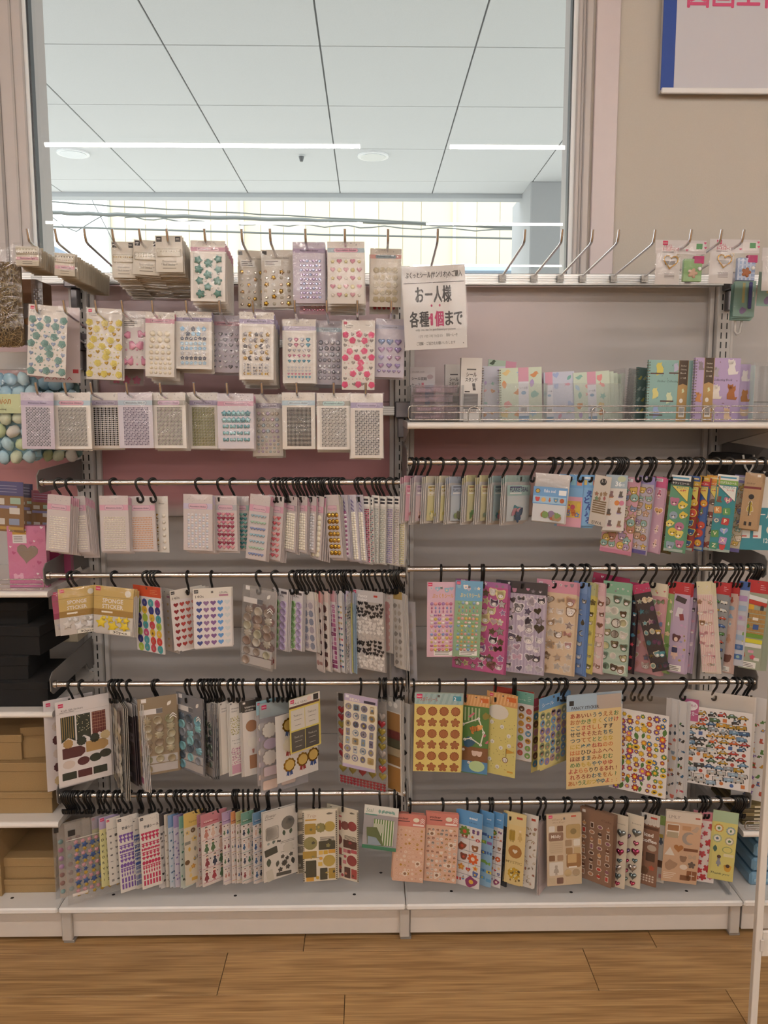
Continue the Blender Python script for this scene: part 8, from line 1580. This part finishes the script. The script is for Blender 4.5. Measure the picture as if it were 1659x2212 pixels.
# clear pink storage cases in an acrylic tray
def tray(xl, xr, yt, Y0, Y1, label, m='acrylic'):
    a = W(xl, 900, Y0); b = W(xr, 900, Y0); zt = W(xl, yt, Y0).z; w = b.x-a.x; d = Y1-Y0; h = zt-ZSH; t = .0018
    r = tag(empty('acrylic_tray', (a.x, Y0, ZSH)), label, 'tray')
    for nm, q in (('front_wall', (0, w, 0, t, 0, h)), ('back_wall', (0, w, d-t, d, 0, h)), ('side_wall', (0, t, t, d-t, 0, h)), ('side_wall', (w-t, w, t, d-t, 0, h)), ('bottom', (t, w-t, t, d-t, 0, t))): MB().box(*q, '#e9eef0', m).build(nm, r)
tray(886, 1001, 832, 2.015, 2.20, 'clear acrylic tray around the pink sticker cases')
for k, (xl, xr, y0, y1) in enumerate(((898, 988, 832, 848), (894, 978, 852, 869), (899, 988, 872, 889), (896, 985, 892, 908))):
    a = W(xl, y1, 2.03); b = W(xr, y0, 2.03)
    r = tag(empty('sticker_case', (a.x, 2.03, a.z)), 'clear pink sticker case, %s of the stack in the acrylic tray' % ('topmost', 'second from top', 'third from top', 'lowest')[k], 'case', 'pink sticker cases')
    w, h = b.x-a.x, b.z-a.z
    MB().box(0, w, 0, .12, 0, h*.72, '#e6c3d3', 'pinkclear', .001).build('case_body', r); MB().box(-.001, w+.001, -.001, .121, h*.74, h, '#eccfdc', 'pinkclear', .001).build('lid', r)
    MB().box(w*.38, w*.6, -.003, -.0012, h*.2, h*.66, '#cf8fae', 'pinkclear').build('clasp', r); MB().box(w*.02, w*.36, -.002, -.0005, h*.1, h*.5, '#f0dfe7', 'pinkclear').build('divider', r)
tray(1347, 1372, 795, 2.03, 2.25, 'narrow clear acrylic divider bin beside the teal notebooks'); tray(1180, 1345, 828, 1.995, 2.02, 'low clear acrylic front guard before the pastel notebooks'); tray(1044, 1178, 828, 1.995, 2.02, 'low clear acrylic front guard before the mint spiral notebook')
tray(1624, 1720, 783, 2.04, 2.25, 'tall clear acrylic bin past the purple notebooks')
# ================================================================ keyholder packs
def keyh(c, col, g):
    c.base('#d3ccc9', 'sleeve', 0, 0, 0, 1, .3); c.rect('header', 0, .0, 1, .3, '#ddd7d6', .0002); c.logo(.14, .02, .1); c.text('title', 'アルバム', .24, .17, .055, '#c9436a', .18, .0006, .012); c.text('title', 'キーホルダー%s' % g, .3, .24, .055, '#c9436a', .32, .0006, .012); c.rect('print', .14, .26, .36, .272, '#4a4446', .0006); c.rect('picture_print', .66, .06, .96, .24, '#e9e4e2', .0006); c.rect('picture_print', .8, .07, .92, .19, '#5fa06a', .0008); [c.sh('picture_print', 'heart', u, v, .025, '#d95f86', .0009) for u, v in ((.63, .07), (.97, .06), (.62, .22), (.98, .16))]
    c.rect('back_card', .02, .3, .5, .98, '#d9d4d2', .0003); c.rect('print', .2, .46, .4, .55, '#8a8688', .0005); [c.rect('print', .2, .74+.03*k, .4, .75+.03*k, '#6a6668', .0005) for k in range(4)]
    pts = rotp(SH['heart'], .12, .135*c.W); X, Z = (.3-.5)*c.W, -.5*c.H; c.part('heart_ring').tube([(X+x, -.004, Z+z) for x, z in pts], .0012, '#c99a3a', 'foil', 6, True); c.part('heart_ring').tube([(X+.15*c.W+.004*math.cos(t), -.004, Z+.13*c.W+.004*math.sin(t)) for t in [TAU*i/8 for i in range(8)]], .0006, '#c9a860', 'foil', 5, True)
    c.part('mini_album').box(.04*c.W, .40*c.W, -.012, -.001, -.92*c.H, -.42*c.H, col, 'gloss', .001); c.rect('album_tag', .74, .36, .93, .52, '#b83a72', .0125); c.one('album_flower', 'flower', .72, .74, .1, .002, '#a9683f' if g == 'くま' else '#c9a890', 'print', .3, .0125); c.one('album_button', 'circle', .85, .64, .04, .003, '#eceaea', 'pearl', 0, .0125)
    if g == 'くま': [c.rect('album_check', .55+.08*i, .43, .58+.08*i, .91, '#c3cfe3', .01215) for i in range(4)]+[c.rect('album_check', .545, .47+.09*j, .895, .5+.09*j, '#b5c3dd', .0122) for j in range(5)]
    c.sleeve('sleeve', -.01, -.005, 1.01, 1.01, .017)
KG = 'mini album keyholder packs'
pack(1417, 1527, 519, 617, 2.0, 0, 1, 'clear keyholder pack of green mini album with gold heart ring', lambda c: keyh(c, '#7fa86a', 'うさぎ'), None, 'keyholder_pack', 'keyholder pack', KG)
pack(1534, 1642, 517, 615, 2.0, 0, 1, 'clear keyholder pack of blue gingham mini album with gold heart ring', lambda c: keyh(c, '#8fa6cf', 'くま'), None, 'keyholder_pack', 'keyholder pack', KG)
pack(1647, 1760, 535, 630, 2.02, 0, 0, 'clear keyholder pack cut by the picture edge beside the blue gingham one', lambda c: keyh(c, '#8fae9a', 'ねこ'), None, 'keyholder_pack', 'keyholder pack', KG)
def tealp(c): c.base('#97bdb5'); c.rect('print', .38, .06, .5, .62, '#cfc38a', .0003); c.text('print', '?', .44, .2, .05, '#4a4a3a'); c.part('purple_stick').box(.16*c.W, .32*c.W, -.004, 0, -.78*c.H, -.04*c.H, '#5f5a98', 'gloss', .0015); c.sh('print', 'blob', .45, .83, .18, '#9a86b5', .0003); c.rect('print', .88, .3, .93, .45, '#dfe6e2', .0003); c.sleeve()
pack(1588, 1634, 606, 684, 2.16, 4, 1, 'teal pack with purple stick hung under the gingham keyholder pack', tealp, (3, -2.5, .008), 'teal_tool_pack', 'pack', 'teal packs')
pack(1640, 1692, 588, 662, 2.1, 4, 2, 'teal pack with purple stick at the picture edge', tealp, None, 'teal_tool_pack', 'pack', 'teal packs')
a = W(1598, 690, 2.2)
r = tag(MB().tube([(a.x-.010, 2.2, a.z+.12), (a.x-.012, 2.2, a.z-.03), (a.x-.006, 2.2, a.z-.038), (a.x+.002, 2.2, a.z-.034), (a.x+.02, 2.2, a.z+.12)], .0035, '#e6e2de', 'paint', 8).build('plastic_hanger'), 'white plastic hanger loop below the teal packs', 'hanger')
# dark bags with white handles under the far shelf
a = W(1580, 950, 2.1)
r = tag(empty('black_handle_bag', (a.x, 2.1, ZSH-.145)), 'black bag with white loop handles under the far shelf', 'bag')
MB().box(0, .25, 0, .15, 0, .06, '#1d1b1c', 'fabric', .01).build('bag_body', r)
for x in (.03, .07, .12): MB().tube([(x, -.004, .06), (x+.006, -.006, .03), (x+.016, -.006, .015), (x+.026, -.006, .03), (x+.03, -.004, .06)], .003, '#dcd8d2', 'paint', 6).build('handle', r)
# ================================================================ white rack at the picture edge
xr_ = W(1641, 1950, 1.45).x; zc = W(1645, 2037, 1.45).z
r = tag(empty('white_display_rack', (xr_, 1.45, 0)), 'white metal display rack frame standing nearest to the viewer', 'rack')
for dx in (0, .5): MB().box(dx-.0065, dx+.0065, -.0065, .0065, 0, 1.9, '#d6d0c9', 'paint', .001).build('upright', r)
MB().box(.0068, .493, -.004, .004, zc-.026, zc+.026, '#d3ccc4', 'paint', .002).build('cross_bar', r)
MB().box(.002, .010, -.009, -.0062, zc-.012, zc+.012, '#c9c2ba', 'paint', .001).build('clip', r)
MB().box(.0068, .493, -.004, .004, 1.75, 1.79, '#d3ccc4', 'paint', .002).build('cross_bar', r)
# low goods at the rack edge
a = W(1612, 1900, 2.06)
for k in range(4):
    r = tag(empty('blue_folded_bag', (a.x+.004*k, 2.04, ZD+.04*k)), 'pale blue folded bag on the base deck by the white rack, %s of the stack' % ('lowest', 'second', 'third', 'topmost')[k], 'bag', 'pale blue folded bags')
    MB().box(0, .2, 0, .22, 0, .036, '#6f93ab', 'gloss', .006).build('bag_body', r); MB().box(.01, .19, -.002, .01, .012, .02, '#8fb0c4', 'gloss', .001).build('fold_flap', r)
tr = W(1586, 1790, 1.99); 
r = tag(empty('acrylic_divider', (tr.x, 2.0, ZD)), 'clear acrylic divider panel standing before the blue bags', 'divider')
MB().box(0, .002, 0, .28, 0, .22, '#dfe8ee', 'acrylic').build('panel', r); MB().box(-.006, .008, 0, .28, 0, .003, '#dfe8ee', 'acrylic').build('base_flange', r)
for k in range(5):
    r = tag(empty('brown_paper_pack', (xr3+.012, 2.02, zr3+.011*k)), 'flat brown paper pack on the small rack-edge shelf, layer %d from below' % (k+1), 'paper pack', 'brown paper packs')
    MB().box(0, .15, 0, .2, .0005, .0105, ['#6a5a34', '#4f442c', '#7d6a44', '#5a4a2e', '#6f6038'][k], 'kraft', .002).build('paper_stack', r); MB().box(.03, .1, -.001, 0, .003, .008, '#c9bda0', 'print').build('pack_label', r)
# ================================================================ neighbouring bay on the straw side
def lidbox(xl, xr, yt, yb, Y, depth, lid, label, col, z=None, m='kraft', ang=0, group='brown gift boxes', name='gift_box'):
    a = W(xl, yb, Y); b = W(xr, yt, Y); z0 = a.z if z is None else z; w = b.x-a.x; h = b.z-z0
    r = tag(empty(name, (a.x, Y, z0)), label, 'box', group); r.rotation_euler = (0, 0, math.radians(ang))
    MB().box(.003, w-.003, .003, depth-.003, 0, h-.002, col, m, .0012).build('box_body', r); l = h*lid
    MB().box(0, w, 0, depth, h-l, h, col, m, .0015).build('lid', r); return z0+h
K = '#957a52'; zz = zl3+.0004; zs2 = zl3
def zat(y, Y): return W(60, y, Y).z
# on the base deck
z1 = lidbox(6, 122, 1900, 1944, 2.04, .2, .4, 'brown lidded box on the base deck, lower of two', K, ZD)
lidbox(5, 121, 1853, 1899, 2.045, .2, .42, 'brown lidded box on the base deck, upper of two', K, z1)
lidbox(-90, 0, 1800, 1944, 2.03, .22, .25, 'tall brown box on the base deck beside the pair, cut by the picture edge', K, ZD, ang=-3)
# shelf above
z1 = lidbox(-60, 113, 1712, 1773, 2.03, .2, .28, 'wide brown box at the bottom of the upper brown stack', K, zl3)
z2 = lidbox(-60, 106, 1648, 1712, 2.035, .2, .3, 'wide brown box in the middle of the upper brown stack', K, z1)
lidbox(-50, 46, 1588, 1648, 2.05, .14, .3, 'small brown box on top of the stack at the picture edge', K, z2); lidbox(47, 112, 1572, 1648, 2.06, .14, .28, 'small tall brown box on top of the stack beside the label sheets', K, z2, ang=8)
# black boxes
BK = '#0c0b0b'
z1 = lidbox(-60, 104, 1474, 1535, 2.02, .2, .3, 'large black box at the bottom of the black stack', BK, zl2, 'fabric', 0, 'black gift boxes')
z2 = lidbox(-60, 58, 1420, 1474, 2.03, .18, .4, 'black box second from the bottom', BK, z1, 'fabric', 4, 'black gift boxes')
z3 = lidbox(-60, 92, 1350, 1420, 2.06, .18, .35, 'black box third from the bottom, turned a little', BK, z2, 'fabric', -6, 'black gift boxes')
lidbox(-60, 58, 1302, 1350, 2.06, .16, .4, 'small black box on top of the black stack', BK, z3, 'fabric', 2, 'black gift boxes')
lidbox(96, 168, 1345, 1388, 2.2, .09, .4, 'cream box tucked behind the white star bags', '#c9c0a9', None, 'kraft', 0, 'cream box')
# pink pack with heart window on the wire-fenced shelf
def hwin(c):
    c.base('#cf7fa3', 'gloss'); c.rect('header_label', .17, .02, .98 if 0 else .36, .03, '#d9d3d3', .0003); c.rect('header_label', .14, .01, .95 if 0 else .5, .08, '#ddd6d6', .0003); c.text('print', 'Disney', .24, .05, .06, '#4a4048', .2, .0005); c.rect('logo', .4, .01, .49, .05, '#d0285e', .0005)
    c.rect('header_band', .14, .08, .5, .14, '#c99a3a', .0003); c.rect('info_label', .14, .14, .5, .28, '#e0dada', .0003); [c.rect('print', .17, .17+.025*k, .4, .178+.025*k, '#6a6266', .0005) for k in range(4)]
    c.one('heart_window', 'flat_heart', .5, .46, .27, .0006, '#8d7c70', 'print', .12)
    for u, v, s, col in ((.15, .44, .05, '#b5507f'), (.75, .1, .06, '#c06a92'), (.85, .25, .08, '#c06a92'), (.6, .28, .05, '#b9608a'), (.8, .6, .06, '#b5507f'), (.65, .66, .04, '#c06a92'), (.9, .03, .04, '#ecdde3'), (.7, .25, .03, '#ecdde3'), (.75, .78, .035, '#ecdde3'), (.07, .34, .03, '#ecdde3')): c.one('heart_print', 'flat_heart', u, v, s, .0003, col, 'print', .2)
    c.text('print', "YOU'RE SO", .78, .85, .05, '#e6c3d3', .28, .0005, .005); c.text('print', 'SWEET', .78, .9, .05, '#e6c3d3', .2, .0005, .005); c.one('bow_print', 'flat_bow', .25, .82, .13, .0003, '#e3a9c3', 'print', -.1); c.sleeve('sleeve', -.01, -.005, 1.01, 1.005)
P_ = W(56, 1135, 2.03); pack(14, 97, 1136, proj((P_.x, 2.03, zl1+.0005))[1], 2.03, 0, 0, 'pink treat pack with a heart-shaped window on the fenced shelf', hwin, None, 'pink_treat_pack', 'gift pack', 'gift packs', None, .02)
P_ = W(56, 1150, 2.12); pack(64, 150, 1150, proj((P_.x, 2.12, zl1+.0005))[1], 2.12, 0, 0, 'plain pink treat pack behind the heart-window pack', lambda c: (c.base('#a9486f', 'gloss'), c.sleeve()), None, 'pink_treat_pack', 'gift pack', 'gift packs', None, .02)
# dark gift bags hanging above it
def dbag(c, hd, kr): c.base(kr, 'kraft'); c.rect('header', 0, 0, 1, .28, hd, .0004); [c.rect('print', .1, .08+.06*k, .8, .09+.06*k, '#a3a0b5', .0006) for k in range(3)]; [c.one('paper_label', 'flat_rect', u, v, .16, .0004, col, 'print') for u, v, col in ((.25, .4, '#cfc9bf'), (.75, .38, '#9fb8a6'), (.72, .58, '#d3ccc3'), (.25, .8, '#cfc9c3'), (.7, .8, '#8f9ab5'))]; c.rect('label_strip', .02, .48, .8, .54, '#8a88b0', .0006); c.rect('label_strip', .02, .9, .98, .96, '#b5924f', .0006); c.sleeve()
for i, (a, b, y0, y1, Y, hd, lab) in enumerate(((-20, 50, 1040, 1148, 2.03, '#4f4d78', 'brown kraft label bag with violet header, above the pink treat pack'), (40, 70, 1045, 1150, 2.12, '#34324f', 'narrow dark label bag between the violet header bag and the pearl cards'), (68, 110, 1060, 1150, 2.10, '#8a4a5c', 'brown label bag with red checks beside the pearl cards'))):
    pack(a, b, y0, y1, Y, -12, 2, lab, lambda c, hd=hd: dbag(c, hd, '#8a6846'), None, 'label_bag', 'sticker bag', 'label bags')
# straw bag
a = W(-70, 752, 1.98); b = W(40, 562, 1.98)
r = tag(empty('straw_bag', (a.x, 1.98, a.z)), 'clear bag of brown shredded paper straw', 'bag'); w, h = b.x-a.x, b.z-a.z
rd = random.Random(3); m = MB()
for k in range(800):
    x, z = rd.uniform(.004, w-.006), rd.uniform(.004, h-.006); an = rd.choice([rd.uniform(-1, 1), rd.uniform(1.1, 2.0)]); l = rd.uniform(.012, .03); bw = rd.uniform(-.6, .6); y = rd.uniform(0, .012); p = []
    for q in range(4): t = (q/3-.5)*2*l; p.append((min(w-.003, max(.003, x+t*math.cos(an+bw*t/l))), y+rd.uniform(-.002, .002), min(h-.003, max(.003, z+t*math.sin(an+bw*t/l)))))
    m.tube(p, .0007, rd.choice(['#8f7346', '#a58a5a', '#7a5f38', '#b59b6a', '#6a5230']), 'kraft', 3)
o = m.build('paper_straw', r); o['kind'] = 'stuff'
MB().box(.004, w-.004, .012, .03, .006, h-.006, '#6f5834', 'kraft', .006).build('straw_core', r)
v = []; f = []
for j in range(9):
    for i in range(6): e = 0 if i in (0, 5) or j in (0, 8) else 1; v.append((-.004+(w+.01)*i/5, -.004-.008*e-rd.uniform(0, .003)*e, -.012+(h+.05)*j/8))
for j in range(8):
    for i in range(5): k = j*6+i; f.append((k, k+1, k+7, k+6))
MB().add(v, f, '#ffffff', 'sleeve', True).build('bag_film', r)
a = W(40, 655, 2.1); b = W(73, 603, 2.1)
r = tag(empty('brown_card_box', (a.x, 2.1, W(40, 745, 2.1).z)), 'brown gift box with a tan ribbon bow behind the straw bag', 'box'); hh = b.z-W(40, 745, 2.1).z; z_ = a.z-W(40, 745, 2.1).z
MB().box(0, .045, 0, .1, 0, z_, '#7d7672', 'gloss', .001).build('window_box', r); MB().box(0, .045, -.002, .1, z_, hh, '#7d5a40', 'kraft', .002).build('box_lid', r)
m = MB(); puff(m, [(x+.03, z+z_*.45) for x, z in rotp(SH['bow'], 1.2, .024)], .008, '#8a6038', 'fabric'); m.build('ribbon_bow', r); MB().box(.024, .034, -.0015, 0, .002, z_*.4, '#7a5532', 'fabric').build('ribbon_tail', r)
# sponge bag
a = W(-70, 1004, 2.06); b = W(70, 802, 2.06)
r = tag(empty('sponge_cushion_bag', (a.x, 2.06, a.z)), 'clear bag of blue and green sponge cushions with pale green label', 'bag'); w, h = b.x-a.x+.005, b.z-a.z
def sponge_mesh(col, s):
    k = ('sp', col, s)
    if k not in _pm:
        rr = random.Random(s); me = MB(); n, mm = 8, 5; v = [(0, 0, -1)]; f = []
        for j in range(1, mm):
            for i in range(n): t = math.pi*j/mm; q = 1+rr.uniform(-.13, .13); v.append((math.sin(t)*math.cos(TAU*i/n)*q, math.sin(t)*math.sin(TAU*i/n)*q, -math.cos(t)*q*.85))
        v.append((0, 0, 1))
        f += [(0, 1+(i+1) % n, 1+i) for i in range(n)]+[(1+(j-1)*n+i, 1+(j-1)*n+(i+1) % n, 1+j*n+(i+1) % n, 1+j*n+i) for j in range(1, mm-1) for i in range(n)]+[(len(v)-1, 1+(mm-2)*n+i, 1+(mm-2)*n+(i+1) % n) for i in range(n)]
        me.add([(x*.019, y*.014, z*.017) for x, y, z in v], f, col, 'fabric', True); _pm[k] = me.mesh('sponge')
    return _pm[k]
def sponges(r, w, h, rows, cols, seed):
    rd = random.Random(seed)
    for j in range(rows):
        for i in range(cols):
            blue = j >= rows*.55 or rd.random() < .55
            o = bpy.data.objects.new('sponge_cushion', sponge_mesh(rd.choice(['#b3d6e6', '#c0dfea', '#a3cbe0']) if blue else rd.choice(['#d0dfb3', '#dbe2c6', '#e6e1d8']), rd.randrange(5))); COL.objects.link(o); o.parent = r
            o.location = (.018+(w-.03)*(i+.5*(j % 2))/(cols-.5)*.98, .004+rd.uniform(0, .016), .018+(h-.036)*j/(rows-1)); o.rotation_euler = (rd.uniform(0, 6), rd.uniform(0, 6), rd.uniform(0, 6))
sponges(r, w, h, 7, 5, 4); MB().box(.004, w-.004, .022, .036, .01, h-.012, '#7fa6b5', 'fabric', .008).build('sponge_core', r)
zl = W(0, 893, 2.04).z-a.z; zu = W(0, 851, 2.04).z-a.z
MB().box(0, w, -.0155, -.014, zl, zu, '#cfd9a8', 'print').build('paper_label', r); m = MB(); lx = W(0, 870, 2.045).x-a.x; flat_text(m, 'Cushion', .019, lx-.006, -.0162, zu-.024, '#c97f3f', .062, 0, 'print', .25); flat_text(m, 'for making', .005, lx, -.0162, zl+.008, '#4a4a3a'); m.build('label_lettering', r)
v = []; f = []
for j in range(10):
    for i in range(7): e = 0 if i in (0, 6) or j in (0, 9) else 1; v.append((-.004+(w+.01)*i/6, -.002-.016*e-rd.uniform(0, .003)*e, -.012+(h+.03)*j/9))
for j in range(9):
    for i in range(6): k = j*7+i; f.append((k, k+1, k+8, k+7))
MB().add(v, f, '#ffffff', 'sleeve', True).build('bag_film', r)
a = W(62, 1000, 2.16); b = W(165, 815, 2.16)
r = tag(empty('sponge_cushion_bag', (a.x, 2.16, a.z)), 'second sponge cushion bag showing between the rose card and the gem sheets', 'bag'); sponges(r, b.x-a.x, b.z-a.z, 7, 4, 9)
MB().box(.004, b.x-a.x-.004, .024, .034, .012, b.z-a.z-.012, '#86a3a3', 'fabric', .008).build('sponge_core', r)
a = W(-40, 790, 2.2); b = W(100, 778, 2.2); tag(MB().box(a.x, b.x, 2.18, 2.19, a.z-.012, b.z+.02, '#d9d4cf', 'paint', .002).build('price_strip'), 'pale price strip above the sponge bags', 'strip')
# silver chain pack under the tape packs
pack(66, 90, 596, 664, 2.06, 0, 0, 'clear pack of silver beads under the decoration tape', lambda c: (c.base('#6a5a56', 'clear'), c.gems(.15, .4, .9, .95, 4, 8, .07, SILV, 'dome', 'gem', 'gems'), c.sleeve()), None, 'bead_pack', 'bead pack', 'bead packs')
